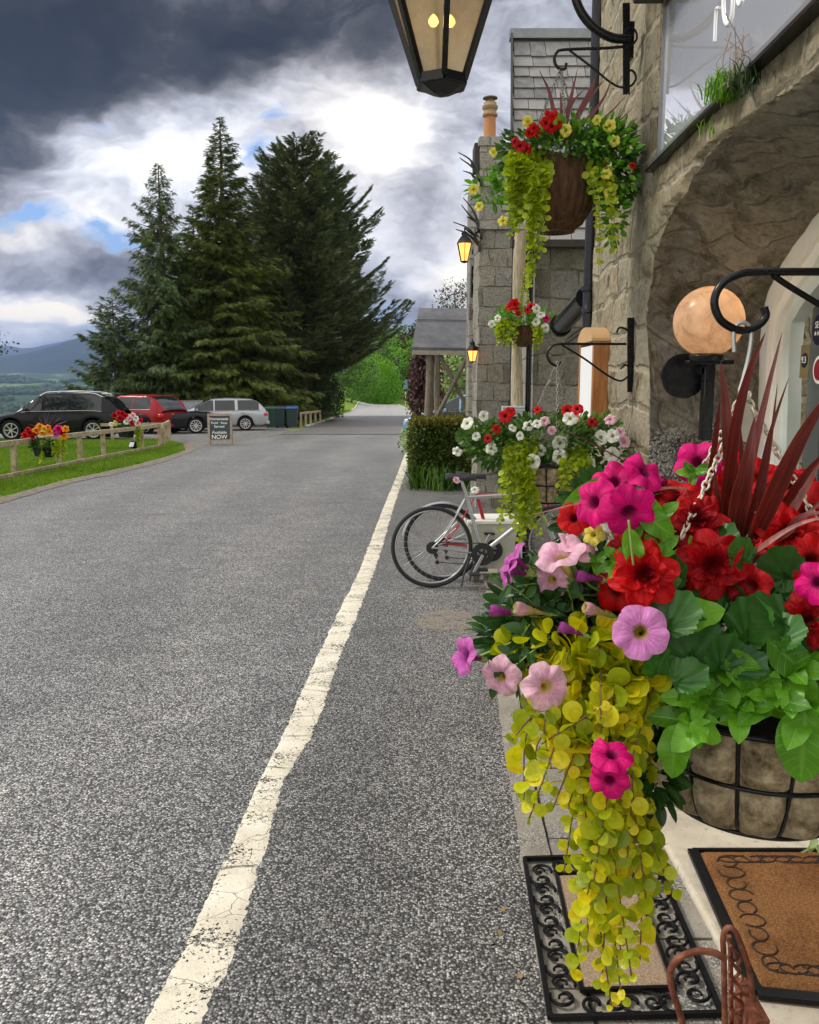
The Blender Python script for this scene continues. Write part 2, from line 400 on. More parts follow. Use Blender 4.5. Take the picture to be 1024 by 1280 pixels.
mb = MB(); mb.grid(np.array(rows[3:]), True); tag(mb.build('far_road', asphalt('far asphalt painted sunlit', .42, .66, 30, (1.03, 1, .95), big=.2)), kind='structure')  # crest end of the road: a patch of sunlight put into the asphalt colour
# pale edging of the far road
mb = MB()
for side in (0, 1):
    pts = [G(f[0 if side == 0 else 2]+(-1.5 if side == 0 else .6), f[1]) for f in fr]
    for i in range(1 if side == 0 else 0, len(pts)-1):
        a, b = pts[i].copy(), pts[i+1].copy(); a[2] = tz(a[0], a[1])+.05; b[2] = tz(b[0], b[1])+.05
        mb.bar(a, b, .16, .05)
MKERB = plain('pale kerb concrete', (.52, .5, .46), .8, var=.25, scale=3)
tag(mb.build('kerb', MKERB), kind='structure')
# car park
pk = [G(250, 561), G(205, 551), G(120, 549.5), G(0, 549.5), G(-260, 550), G(-420, 538), (-60, 44, 0), (-20, 45.5, 0), (-12, 45.5, 0), (-8.5, 45, 0), G(375, 533), G(348, 544)]
c0 = sheet([(p[0], p[1]) for p in pk], .008, 'car_park', MPARK); tag(c0, kind='structure')
# grass verge : turf with blades, road earth edge
def in_poly(x, y, poly):
    poly = np.asarray(poly); r_ = np.zeros(len(x), bool); j = len(poly)-1
    for i in range(len(poly)):
        xi, yi = poly[i][:2]; xj, yj = poly[j][:2]
        c_ = ((yi > y) != (yj > y)) & (x < (xj-xi)*(y-yi)/(yj-yi+1e-12)+xi); r_ ^= c_; j = i
    return r_
verge = [G(-300, 712), G(-120, 658), G(0, 622), G(80, 600), G(150, 586), G(200, 573.5), G(232, 563), G(228, 555), G(205, 550), G(120, 549), G(0, 549), G(-300, 550)]
vx = np.array([v[0] for v in verge]); vy = np.array([v[1] for v in verge])
def blades(n, gen, hs, name, mat, wid=.006):
    x, y, z = gen(n); k = len(x); h = rng.uniform(hs[0], hs[1], k); a = rng.uniform(0, 6.28, k)
    ln = np.stack([rng.normal(0, .35, k), rng.normal(0, .35, k)], -1)*h[:, None]
    dx = np.cos(a)*wid; dy = np.sin(a)*wid
    V = np.stack([np.stack([x-dx, y-dy, z], -1), np.stack([x+dx, y+dy, z], -1), np.stack([x+ln[:, 0], y+ln[:, 1], z+h], -1)], 1)
    mb = MB(); mb.add(V.reshape(-1, 3), np.arange(3*k).reshape(-1, 3)); return mb.build(name, mat)
MGR = foliage('grass blades', [(.05, .10, .004), (.09, .17, .008), (.14, .25, .012), (.2, .32, .03)], .4, .6, nscale=.9)
def gv(n):
    x = rng.uniform(vx.min(), vx.max(), n); y = rng.uniform(vy.min(), vy.max(), n); k = in_poly(x, y, verge); x, y = x[k], y[k]
    return x, y, -SL*y
tag(blades(420000, gv, (.03, .075), 'grass', MGR, .011), 'short green grass of the verge and the plot behind the rail fence', 'grass', kind='stuff')
# loose earth and grit along the verge
MEARTH = plain('earth and grit', (.16, .13, .10), .95, var=.5, scale=8, bumpd=.01)
edge = [G(-300, 715), G(-120, 662), G(0, 628), G(80, 605), G(150, 590), G(200, 577), G(240, 562), G(236, 553)]
mb = MB(); e2 = bez([(p[0], p[1], 0) for p in edge], 14); tt = np.gradient(e2, axis=0); nn = np.stack([-tt[:, 1], tt[:, 0], 0*tt[:, 0]], -1); nn /= np.linalg.norm(nn, axis=1)[:, None]
w1 = (.05+.16*fbm(e2*1.7, 3, 3))[:, None]; w2 = (.05+.55*fbm(e2*1.3, 3, 9))[:, None]
A, Bq = e2-nn*w1, e2+nn*w2; rows = np.stack([A, (A+Bq)/2, Bq], 1); rows[..., 2] = -SL*rows[..., 1]+np.array([.012, .016, .006])
mb.grid(rows); tag(mb.build('earth_strip', MEARTH), kind='structure')

# white edge line, thermoplastic, worn
px = [(150, 1400), (219, 1280), (275, 1159), (340, 977), (375, 915), (412, 821), (440, 757), (459, 715), (484, 640), (500, 597), (510, 566)]
hw_px = [34, 33, 27, 15, 18, 17, 14, 12, 9, 7, 5]
cl = []; hw = []
for (a, b), h_ in zip(px, hw_px):
    p = G(a, b); cl.append([p[0], p[1], 0]); hw.append(h_*np.hypot(p[1], CAMH-p[2])/FP)
cl = [[cl[0][0]-.35, -3, 0]]+cl; hw = [.065]+hw
cy = np.arange(-3, cl[-1][1], .012); cx = np.interp(cy, [c_[1] for c_ in cl], [c_[0] for c_ in cl]); hh = np.interp(cy, [c_[1] for c_ in cl], hw)
hh = np.clip(hh, .036, .075)
q = np.stack([cy*9, 0*cy, 0*cy], -1); q2 = np.stack([cy*45, 0*cy+7, 0*cy], -1)
le = cx-hh*(1+.25*(fbm(q, 4, 1)-.47)+.16*(fbm(q2, 3, 2)-.45)); re_ = cx+hh*(1+.45*(fbm(q, 4, 5)-.47)+.38*(fbm(q2, 3, 6)-.45))
# joints where the paint has cracked right across
keep = np.ones(len(cy), bool)
gaps = []
y0 = 1.2
while y0 < 12:
    gaps.append(y0); y0 += rng.uniform(.12, .5)
ts = np.array([0, .15, .3, .5, .7, .85, 1.]); rows = np.array([le+(re_-le)*t for t in ts]).T
zz = np.tile(-SL*np.maximum(cy, 0)+.0085, (7, 1)).T; zz[:, 0] -= .003; zz[:, -1] -= .004
zz = zz+(fbm(np.stack([rows*60, np.repeat((cy*60)[:, None], 7, 1), 0*rows], -1), 3)-.45)*.002
yrow = np.repeat(cy[:, None], 7, 1)
m = Mt('cream road paint'); pos = m.n('NewGeometry').outputs['Position']
vv = m.voro(6.5, 'DISTANCE_TO_EDGE', m.n('VectorMath', {'operation': 'ADD'}, _0=m.scale(pos, (.6, 1.25, 1)), _1=m.n('VectorMath', {'operation': 'SCALE'}, _0=m.noise(9, 3, .5, pos, out=1), _3=.12).outputs[0]).outputs[0])
crack = m.mapr(vv, 0., .012, 0, 1)
sp = m.mapr(m.noise(160, 3, .7, pos), .66, .73, 0, .8); dirt = m.noise(7, 5, .65, pos)
c = m.ramp(dirt, [(.3, (.60, .54, .42)), (.5, (.76, .70, .56)), (.7, (.82, .77, .65))])
c = m.mix(m.mapr(m.noise(24, 4, .65, pos), .6, .75, 0, .5), c, (.42, .37, .28)); c = m.mix(sp, c, (.2, .18, .15))
c = m.mix(m.mapr(crack, 0, 1, .75, 0), c, (.10, .08, .06))
wn_ = m.math('ADD', m.math('MULTIPLY', m.noise(75, 4, .7, pos), .62), m.math('MULTIPLY', m.noise(5, 4, .65, pos), .5)); ML = m.bsdf(c, .55, alpha=m.mapr(wn_, .62, .645, 1, 0), normal=m.bump(m.math('ADD', m.math('MULTIPLY', crack, .8), m.noise(90, 4, .7, pos)), .7, .004), spec=.4)
mb = MB(); mb.grid(np.stack([rows, yrow, zz], -1), True)
tag(mb.build('road_marking', ML, smooth=True), kind='structure')
# cracks opened right across the paint: thin slivers of bare asphalt on top
mb = MB()
for g0 in gaps:
    if rng.random() < .75:
        xa, xb = np.interp(g0, cy, le), np.interp(g0, cy, re_); k = 9; t = np.linspace(0, 1, k)
        yc = g0+(t-.5)*rng.uniform(-.06, .06)+.02*(fbm(np.stack([t*5, 0*t+g0, 0*t], -1), 3)-.45)
        wd = rng.uniform(.0012, .0035)*(0.4+vnoise(np.stack([t*7, 0*t+g0*3, 0*t], -1)))
        rr = np.stack([np.stack([xa+(xb-xa)*t, yc-wd, -SL*yc+.0125], -1), np.stack([xa+(xb-xa)*t, yc+wd, -SL*yc+.0125], -1)], 0); mb.grid(rr, True)
tag(mb.build('road_marking_crack', plain('dark crack', (.06, .055, .05), .9)), kind='structure')

# footway: strip of worn concrete flags along the inn
m = Mt('footway concrete'); pos = m.n('NewGeometry').outputs['Position']
v = m.n('SeparateColor', _0=m.voro(190, 'F1', pos, 'Color')).outputs[0]; vd = m.voro(190, 'F1', pos)
base = m.ramp(m.noise(2.3, 6, .65, pos), [(.3, (.20, .175, .14)), (.5, (.30, .27, .22)), (.68, (.40, .37, .31))])
agg = m.ramp(v, [(0, (.08, .075, .07)), (.4, (.2, .19, .17)), (.8, (.38, .36, .32)), (1, (.6, .58, .53))])
wear = m.mapr(m.noise(3.6, 6, .7, pos), .44, .6)
c = m.mix(wear, base, agg); c = m.mix(m.mapr(m.noise(28, 4, .7, pos), .6, .72, 0, .6), c, (.10, .09, .075))
MFW = m.bsdf(c, .85, m.bump(m.math('ADD', m.math('MULTIPLY', m.math('MULTIPLY', vd, wear), -1.), m.noise(60, 4, .7, pos)), .7, .006), spec=.3)
def slab(poly, z0, z1, mb):
    n = len(poly); V = [(p[0], p[1], gz(*p[:2])+z0) for p in poly]+[(p[0], p[1], gz(*p[:2])+z1) for p in poly]
    F_ = [list(range(n, 2*n))]+[[i, (i+1) % n, n+(i+1) % n, n+i] for i in range(n)]
    mb.add(V, F_)
def jag(a, b, n, amp, s):
    t = np.linspace(0, 1, n)[:, None]; p = np.asarray(a)*(1-t)+np.asarray(b)*t
    nz = fbm(np.concatenate([p*9, 0*p[:, :1]+s], 1), 3, s)-.45; d = np.asarray(b)-np.asarray(a); d = np.array([-d[1], d[0]])/np.hypot(*d)
    nz[0] = nz[-1] = 0; return p+nz[:, None]*d*amp
kx = lambda y: np.interp(y, rY, rX)
mid = lambda y: np.interp(y, [0, 1.85, 3, 4, 6, 9], [.44, .47, .50, .56, .72, .9])
ed = lambda y: F(-.035, y, 0)[0]+.02
cuts = [-2., -.6, .5, 1.35, 2.05, 2.62, 3.2, 3.75, 4.35, 5.1, 5.9, 6.8, 8.]
mb = MB(); g_ = .006
for i in range(len(cuts)-1):
    a, b = cuts[i]+g_, cuts[i+1]-g_
    for fl, fr_, off in ((kx, mid, 0), (mid, ed, .21)):
        a2, b2 = (a+off, b+off) if off else (a, b)
        e1 = jag((fl(a2)+(g_ if off else .0), a2), (fl(b2)+(g_ if off else .0), b2), 14, .035 if not off else .012, i)
        e2_ = jag((fr_(b2)-g_, b2), (fr_(a2)-g_, a2), 10, .01, i+30)
        top = jag(tuple(e1[-1]), tuple(e2_[0]), 8, .012, i+60)[1:-1]; bot = jag(tuple(e2_[-1]), tuple(e1[0]), 8, .012, i+59)[1:-1]
        slab(np.vstack([e1, top, e2_, bot]), .002, .022+.003*rng.random(), mb)
o = mb.build('footway', MFW); tag(o, kind='structure')
rows = []
for y in np.linspace(-2, 8, 60): xs = np.linspace(kx(y)+.012, F(1, y, 0)[0]+1.5, 8); rows.append(np.stack([xs, np.full(8, y), -SL*max(y, 0)+.011+0*xs], -1))
mb = MB(); mb.grid(np.array(rows), True)
tag(mb.build('footway_bed', plain('dark joint dirt', (.055, .05, .04), .95, var=.5, scale=30, bumpd=.004)), kind='structure')
# footway asphalt beyond the white line
rows = []
for y in np.linspace(-3, 15.5, 60):
    a = np.interp(y, cy, cx)+.02; b = min(kx(y)+.02, 3)
    if y > 8: b = 1.2
    xs = np.linspace(a, b, 8); rows.append(np.stack([xs, np.full(8, y), -SL*max(y, 0)+.008-.004*(xs == xs[0])+0*xs], -1))
mb = MB(); mb.grid(np.array(rows), True); tag(mb.build('footway_asphalt', MA2), kind='structure')
# yard in the recess behind the bicycles
mb = MB(); slab([(1.0, 4.7), (3.6, 4.7), (3.6, 9), (.9, 9), (.75, 8)], 0, .013, mb)
tag(mb.build('yard', MFW), kind='structure')
# patch of pale cement on the footway
pc = G(555, 778); mb = MB(); a = np.linspace(0, 2*math.pi, 40, endpoint=False); rr = 1+.5*(fbm(np.stack([np.cos(a)*1.5, np.sin(a)*1.5, 0*a], -1), 3)-.45)
p = np.stack([pc[0]+.02+.24*rr*np.cos(a), pc[1]+.42*rr*np.sin(a), 0*a], -1); p[:, 2] = -SL*p[:, 1]+.0125; mb.add(p, [list(range(40))])
m = Mt('thin cement wash'); pos = m.n('NewGeometry').outputs['Position']
al = m.mapr(m.math('SUBTRACT', m.noise(9, 6, .7, pos), m.math('MULTIPLY', m.n('VectorMath', {'operation': 'DISTANCE'}, _0=pos, _1=(float(pc[0]+.02), float(pc[1]), float(gz(*pc[:2])))).outputs['Value'], .55)), .27, .42, 0, .5)
m.bsdf(m.ramp(m.noise(70, 4, .7, pos), [(.35, (.2, .16, .12)), (.65, (.44, .38, .3))]), .9, alpha=al)
tag(mb.build('cement_patch', m.m), kind='structure')

# hills
def ridge(name, Y, pts, col1, col2, depth, s):
    xs = np.array([P(a, b, Y)[0] for a, b in pts]); zs = np.array([P(a, b, Y)[2] for a, b in pts])
    X = np.linspace(xs[0], xs[-1], 120); Z = np.interp(X, xs, zs); K = 14; rows = []
    for k in range(K+1):
        t = k/K; q_ = np.stack([X/700, 0*X+t*depth/700, 0*X], -1); zz = -120+(Z+120)*(t**.85)
        zz = zz+(fbm(q_, 4, s)-.47)*Z.max()*.3*t*(1-t)*2+(fbm(q_*6, 3, s+3)-.45)*14*t
        rows.append(np.stack([X*(1-(1-t)*depth/Y*.0), 0*X+Y-depth*(1-t), zz], -1))
    for k in range(1, 4): rows.append(np.stack([X, 0*X+Y+k*depth/4, -120+(Z+120)*(1-k/3.2)], -1))
    m = Mt(name+' moor'); pos = m.n('NewGeometry').outputs['Position']
    c = m.ramp(m.noise(.0016, 6, .65, pos), [(.35, col1), (.65, col2)])
    mb = MB(); mb.grid(np.array(rows), True); tag(mb.build(name, m.bsdf(c, .95, spec=.1), smooth=True), kind='structure')
ridge('mountain', 7000, [(-900, 470), (-500, 455), (-200, 462), (-60, 452), (0, 446), (40, 440), (75, 430), (105, 421), (140, 415), (180, 412), (260, 425), (420, 450), (600, 470), (900, 470)], (.02, .035, .035), (.045, .06, .04), 2200, 4)
ridge('far_mountain', 11000, [(-900, 450), (-400, 420), (-150, 440), (-40, 430), (10, 432), (32, 436), (60, 431), (95, 423), (140, 428), (260, 440), (700, 465)], (.03, .045, .045), (.05, .06, .05), 2200, 8)

# loose grit, chips and a few dead leaves where the traffic does not reach
def bits(n, gen, size, name, mat, lab, T):
    x, y = gen(n); z = -SL*np.maximum(y, 0)+.010; k = len(x); mb = MB(); mb.scatter(T, np.stack([x, y, z+.002], -1), basis(np.stack([rng.normal(size=k), rng.normal(size=k), rng.normal(0, .15, k)], -1), np.stack([rng.normal(0, .2, k), rng.normal(0, .2, k), np.ones(k)], -1)), rng.uniform(size[0], size[1], k)*rng.uniform(.5, 1.2, k)); return tag(mb.build(name, mat), lab, 'debris', kind='stuff')
_t = np.array([(1, 0, 0), (-1, 0, 0), (0, 1, 0), (0, -1, 0), (0, 0, .7), (0, 0, -.4)], float)*.5; CHIP = (_t, np.array([[0, 2, 4], [2, 1, 4], [1, 3, 4], [3, 0, 4], [2, 0, 5], [1, 2, 5], [3, 1, 5], [0, 3, 5]]))
def gk(n): y = 1.6+rng.random(n)**1.4*9; x = np.interp(y, rY, rX)-np.abs(rng.normal(0, .10, n))+.03; return x, y
bits(1500, gk, (.004, .013), 'grit', plain('loose chips', (.30, .27, .23), .9, var=.5, scale=90), 'loose chips lying along the edge of the footway', CHIP)
def gr(n): y = 1.6+rng.random(n)**1.2*12; x = rng.uniform(-4.5, .4, n); return x, y
bits(500, gr, (.003, .009), 'grit', plain('pale chips', (.42, .40, .36), .9, var=.4, scale=90), 'scattered loose chips on the road', CHIP)
_l = (np.array([(-.35, 0, .02), (0, -.5, 0), (.35, 0, .05), (0, .5, .08)]), np.array([[0, 1, 2, 3]]))
bits(60, gk, (.012, .028), 'fallen_leaves', plain('dead leaf', (.24, .15, .05), .8, var=.4, scale=40), 'small dead leaves along the footway edge', _l)
def gd(n):
    x = rng.uniform(vx.min(), vx.max(), n); y = rng.uniform(vy.min(), vy.max(), n); k = in_poly(x, y, verge); return x[k], y[k]
x, y = gd(500); k = len(x); mb = MB(); mb.scatter(_l, np.stack([x, y, -SL*y+.065], -1), basis(np.stack([rng.normal(size=k), rng.normal(size=k), 0*x], -1)), rng.uniform(.02, .035, k)); tag(mb.build('daisies', plain('daisy white', (.8, .8, .76), .6)), 'tiny white daisies scattered in the grass plot', 'daisies', kind='stuff')
# ================================================================ the inn
RZ = -math.atan(FT)                      # the front runs 2 degrees off straight ahead
def FA(a):                               # array of front-aligned points -> world
    a = np.asarray(a, float); return np.stack([FX+a[..., 0]+FT*a[..., 1], a[..., 1]-FT*a[..., 0], a[..., 2]], -1)
def rubble(name, tones, mortar, size=(3.2, 3.2, 5.4), harl=None, smear=.5, rough=.92, depth=.03, moss=0., crack=.6):
    m = Mt(name); pos = m.n('NewGeometry').outputs['Position']
    wn = m.noise(3.4, 6, .68, pos, out=1)
    off = m.n('VectorMath', {'operation': 'SCALE'}, _0=wn, _3=.34).outputs[0]
    pv = m.scale(m.n('VectorMath', {'operation': 'ADD'}, _0=pos, _1=off).outputs[0], size)
    e = m.voro(1, 'DISTANCE_TO_EDGE', pv, rnd=.85); cc = m.n('SeparateColor', _0=m.voro(1, 'F1', pv, 'Color', rnd=.85)).outputs[0]
    fine = m.noise(26, 8, .68, pos); mid = m.noise(7, 6, .62, pos); big = m.noise(1.3, 4, .6, pos)
    k = len(tones)-1; tone = m.ramp(m.math('ADD', m.math('MULTIPLY', cc, .65), m.math('MULTIPLY', mid, .35)), [(.1+.8*i/k, t) for i, t in enumerate(tones)])
    tone = m.mix(1., tone, m.ramp(fine, [(.3, .62), (.5, 1.), (.72, 1.28)]), 'MULTIPLY')
    mo = m.mix(1., mortar, m.ramp(m.noise(60, 5, .7, pos), [(.3, .75), (.7, 1.2)]), 'MULTIPLY')
    sm = m.mapr(big, .5-smear*.4, .72-smear*.3)
    edge = m.mapr(e, .03, .12, 1, 0)
    cover = m.math('MAXIMUM', edge, m.math('MULTIPLY', sm, m.mapr(mid, .40, .56)))
    c = m.mix(cover, tone, mo)
    c = m.mix(m.mapr(m.noise(5, 7, .75, pos), .57, .70, 0, .75), c, tuple(x*.28 for x in tones[0]))
    c = m.mix(m.math('MULTIPLY', m.mapr(e, .0, .035, 1, 0), m.math('MULTIPLY', m.mapr(mid, .46-.2*(crack > .7), .58-.2*(crack > .7)), crack)), c, tuple(x*.35 for x in tones[0]))
    h = m.math('ADD', m.math('MULTIPLY', m.mapr(e, 0, .14), .5), m.math('ADD', m.math('MULTIPLY', mid, 1.3), m.math('MULTIPLY', fine, .9)))
    if moss: c = m.mix(m.mapr(m.noise(3.3, 6, .7, pos), .56, .66, 0, moss), c, (.09, .10, .03))
    if harl is not None:                 # rough grey harling below a wavy line
        z = m.n('SeparateXYZ', _0=pos).outputs['Z']
        mk = m.mapr(m.math('ADD', z, m.math('MULTIPLY', m.math('SUBTRACT', m.noise(2.6, 5, .65, pos), .5), .7)), harl-.03, harl+.03, 1, 0)
        v = m.n('SeparateColor', _0=m.voro(130, 'F1', pos, 'Color')).outputs[0]
        hc = m.ramp(v, [(0, (.10, .09, .08)), (.25, (.24, .22, .195)), (.6, (.40, .37, .33)), (.9, (.56, .53, .48)), (1, (.75, .72, .66))])
        hc = m.mix(1., hc, m.ramp(m.noise(4, 4, .6, pos), [(.3, .7), (.7, 1.15)]), 'MULTIPLY')
        c = m.mix(mk, c, hc)
        h = m.math('ADD', m.math('MULTIPLY', h, m.math('SUBTRACT', 1., m.math('MULTIPLY', mk, .5))), m.math('MULTIPLY', m.math('MULTIPLY', m.voro(130, 'F1', pos), mk), -.7))
    return m.bsdf(c, rough, m.bump(h, 1., depth), spec=.25)
def blocks(name, tones, mortar, bw=.40, bh=.20, warp=.10, smear=.4, depth=.03, pit=.5, harl=None, dark=.5, joint=.018, moss=0., shear=0.):
    """courses of irregular stones with recessed joints"""
    m = Mt(name); pos = m.n('NewGeometry').outputs['Position']; s3 = m.n('SeparateXYZ', _0=pos); x, y, z = s3.outputs
    w1 = m.n('SeparateColor', _0=m.noise(2.6, 3, .55, pos, out=1)); w2 = m.n('SeparateColor', _0=m.noise(11, 4, .6, pos, out=1))
    wob = lambda i, a, b: m.math('ADD', m.math('MULTIPLY', m.math('SUBTRACT', w1.outputs[i], .5), a), m.math('MULTIPLY', m.math('SUBTRACT', w2.outputs[i], .5), b))
    hx = m.math('ADD', m.math('ADD', m.math('MULTIPLY', x, 1.3), y), wob(0, warp*3.2, warp*.55)); hz = m.math('ADD', m.math('ADD', z, m.math('MULTIPLY', x, shear)), wob(1, warp*1.9, warp*.40)); v = m.n('CombineXYZ', _0=hx, _1=hz, _2=0.)
    bt = m.n('TexBrick', {'offset': .43, 'offset_frequency': 2, 'squash': .62, 'squash_frequency': 3}, Vector=v, Color1=(0., 0., 0.), Color2=(1., 1., 1.), Mortar=(.5, .5, .5), Scale=1., Mortar_Size=joint, Mortar_Smooth=.7, Bias=0., Brick_Width=bw, Row_Height=bh)
    cc = m.n('SeparateColor', _0=bt.outputs['Color']).outputs[0]; jt = bt.outputs['Fac']
    fine = m.noise(34, 8, .72, pos); mid = m.noise(8, 6, .66, pos); big = m.noise(1.1, 4, .6, pos); k = len(tones)-1
    tone = m.ramp(m.math('ADD', m.math('MULTIPLY', cc, .55), m.math('MULTIPLY', mid, .5)), [(.15+.75*i/k, t) for i, t in enumerate(tones)])
    tone = m.mix(1., tone, m.ramp(fine, [(.28, .45), (.5, 1.), (.74, 1.4)]), 'MULTIPLY'); mo = m.mix(1., mortar, m.ramp(m.noise(80, 5, .7, pos), [(.3, .6), (.7, 1.3)]), 'MULTIPLY')
    sm = m.math('MULTIPLY', m.mapr(big, .62-smear*.35, .80-smear*.3), m.mapr(mid, .38, .55)); c = m.mix(m.math('MAXIMUM', jt, m.math('MULTIPLY', sm, .8)), tone, mo)
    gap = m.math('MULTIPLY', m.mapr(jt, .75, 1.), m.mapr(m.noise(5, 4, .6, pos), .44, .56)); c = m.mix(m.math('MULTIPLY', gap, dark), c, tuple(t*.18 for t in tones[0]))
    c = m.mix(m.mapr(m.noise(6, 8, .78, pos), .56, .66, 0, pit), c, tuple(t*.35 for t in tones[0]))
    c = m.mix(m.mapr(m.noise(3.1, 7, .7, pos), .60, .70, 0, .5), c, (.40, .37, .30))
    if moss: c = m.mix(m.mapr(m.noise(3.3, 6, .7, pos), .56, .66, 0, moss), c, (.07, .085, .025))
    h = m.math('ADD', m.math('MULTIPLY', m.math('SUBTRACT', 1., jt), .9), m.math('ADD', m.math('MULTIPLY', mid, 1.1), m.math('ADD', m.math('MULTIPLY', fine, 1.5), m.math('MULTIPLY', cc, .25))))
    if harl is not None:
        mk = m.mapr(m.math('ADD', z, m.math('MULTIPLY', m.math('SUBTRACT', m.noise(2.6, 5, .65, pos), .5), .7)), harl-.04, harl+.04, 1, 0)
        vc = m.n('SeparateColor', _0=m.voro(120, 'F1', pos, 'Color')).outputs[0]; hc = m.ramp(vc, [(0, (.09, .08, .07)), (.25, (.24, .22, .195)), (.6, (.42, .39, .345)), (.9, (.60, .57, .51)), (1, (.78, .75, .69))]); hc = m.mix(1., hc, m.ramp(m.noise(4, 5, .65, pos), [(.3, .6), (.7, 1.2)]), 'MULTIPLY')
        c = m.mix(mk, c, hc); h = m.math('ADD', m.math('MULTIPLY', h, m.math('SUBTRACT', 1., m.math('MULTIPLY', mk, .6))), m.math('MULTIPLY', m.math('MULTIPLY', m.voro(120, 'F1', pos), mk), -.8))
    return m.bsdf(c, .93, m.bump(h, 1., depth), spec=.2)
MW1 = blocks('limewashed rubble', [(.17, .135, .085), (.36, .295, .19), (.52, .44, .30), (.34, .31, .25), (.60, .52, .38)], (.60, .52, .37), .34, .165, .07, .6, .028, .85, .25, .6, .020)
MW2 = blocks('arch rubble', [(.10, .08, .055), (.28, .245, .19), (.46, .41, .32), (.25, .24, .21), (.58, .53, .43)], (.38, .335, .26), .30, .13, .07, .45, .032, .7, 1.42, .45, .02, .6, .8)
MW3 = blocks('wing masonry', [(.14, .12, .095), (.27, .245, .20), (.40, .37, .31), (.30, .29, .27), (.48, .45, .39)], (.42, .38, .30), .52, .26, .05, .25, .03, .45, None, .7, .014)
MSLATE = Mt('slate'); _m = MSLATE; _r = _m.rnd(); _p = _m.n('NewGeometry').outputs['Position']
_c = _m.ramp(_r, [(0, (.105, .105, .115)), (.5, (.165, .162, .165)), (1, (.25, .24, .235))])
_c = _m.mix(_m.mapr(_m.noise(9, 6, .7, _p), .45, .7, 0, .7), _c, (.30, .285, .25)); _c = _m.mix(_m.mapr(_m.noise(16, 6, .7, _p), .6, .7, 0, .8), _c, (.05, .05, .045))
MSLATE = _m.bsdf(_c, .6, _m.bump(_m.noise(30, 5, .65, _p), .5, .006))
MBLACK = Mt('black gloss iron'); _m = MBLACK; _n = _m.noise(40, 4, .6)
MBLACK = _m.bsdf(_m.ramp(_n, [(.3, (.004, .004, .005)), (.75, (.012, .012, .014))]), .25, _m.bump(_n, .25, .001), spec=.3)
MCREAM = plain('cream painted timber', (.84, .82, .75), .4, var=.06, scale=6, bumpd=.001)
MGREYG = plain('grey green painted timber', (.62, .69, .64), .4, var=.06, scale=6, bumpd=.001)
MWHITE = plain('white painted timber', (.80, .80, .77), .4, var=.04, scale=6, bumpd=.001)
MLEAD = plain('lead flashing', (.22, .23, .25), .5, .2, var=.2, scale=5)
MDARKW = plain('dark timber', (.035, .03, .028), .6, var=.3)

inn = empty('inn_building', (FX, 0, 0), RZ, 'old stone inn of rubble walls, slate roofs and an arched entrance along the road', 'inn')
from mathutils import Matrix as MX
bpy.context.view_layer.update()
def L2(p): return np.asarray(p, float)   # parts of the inn are written in its own frame
# front wall: opening curve (ly, z) and the inner curve at the door
def WL(px, py, off=0):
    p = W(px, py, off); a = wl(p); return (a[1], p[2])
Cc = [(3.44, -.06), (3.44, .5), (3.45, 1.0), (3.44, 1.5), WL(803, 400), WL(808, 350), WL(818, 305), WL(838, 258), WL(870, 208), WL(905, 170), WL(960, 124), WL(1024, 78), (1.3, 2.36), (.9, 2.36), (.3, 2.3), (-.3, 2.0), (-.5, 1.5), (-.5, -.06)]
Dd = [(3.42, -.06), (3.42, .5), (3.42, 1.0), WL(949, 520, .46), WL(951, 440, .46), WL(958, 382, .46), WL(971, 347, .46), WL(986, 320, .46), WL(1005, 294, .46), WL(1024, 268, .46), (2.55, 2.22), (2.2, 2.30), (1.7, 2.33), (1.3, 2.3), (.9, 2.2), (.5, 1.95), (.1, 1.6), (-.1, 1.2), (-.1, -.06)]
def resamp(c, n, k=6):
    b = bez([(q[0], q[1], 0) for q in c], k)[:, :2]; s_ = np.concatenate([[0], np.cumsum(np.linalg.norm(np.diff(b, axis=0), axis=1))]); return b, s_
def onparam(c, T, k=10):
    b = bez([(q[0], q[1], 0) for q in c], k)[:, :2]; t = np.linspace(0, 1, len(b)); return np.stack([np.interp(T, t, b[:, 0]), np.interp(T, t, b[:, 1])], -1)
NT = 360; T = np.linspace(0, 1, NT); C = onparam(Cc, T); D = onparam(Dd, T)
cz = .035*(fbm(np.stack([T*30, 0*T, 0*T], -1), 4, 2)-.47)+.02*(fbm(np.stack([T*110, 0*T, 0*T], -1), 3, 5)-.45)
C = C+np.stack([cz, cz], -1)
WZ = 2.40                                                    # window sill height
O = np.zeros_like(C)
for i, (a, z) in enumerate(C):
    t = T[i]
    O[i] = (4.74, z) if z < 1.3 and a > 2 else (np.nan, np.nan)
idx = np.where(np.isnan(O[:, 0]))[0]; i0, i1 = idx[0], idx[-1]
path = np.array([(4.74, C[i0-1][1]), (4.74, 2.40), (-.9, 2.40), (-.9, -.06)]); sl = np.concatenate([[0], np.cumsum(np.linalg.norm(np.diff(path, axis=0), axis=1))])
wts = np.concatenate([[0], np.cumsum(np.linalg.norm(np.diff(C[i0-1:], axis=0), axis=1)+.004)]); wts = wts/wts[-1]*sl[-1]
O[i0-1:] = np.stack([np.interp(wts, sl, path[:, 0]), np.interp(wts, sl, path[:, 1])], -1)
def disp(A, amp=.03, s=0):               # lumpy masonry: pushes along the wall's outward side
    return amp*((fbm(A*np.array([3.2, 3.2, 5.4]), 4, s)-.47)*1.2+(fbm(A*14, 3, s+5)-.45)*.5)
NK = 46; K = (np.linspace(0, 1, NK)**1.25)[None, :, None]
Pm = C[:, None]*(1-K)+O[:, None]*K; A = np.stack([0*Pm[..., 0], Pm[..., 0], Pm[..., 1]], -1)
d = disp(A); fade = np.clip(K[..., 0]*12, 0, 1); A[..., 0] = -d*1.0+.02*(1-fade)
mbw = MB(); mbw.grid(A)
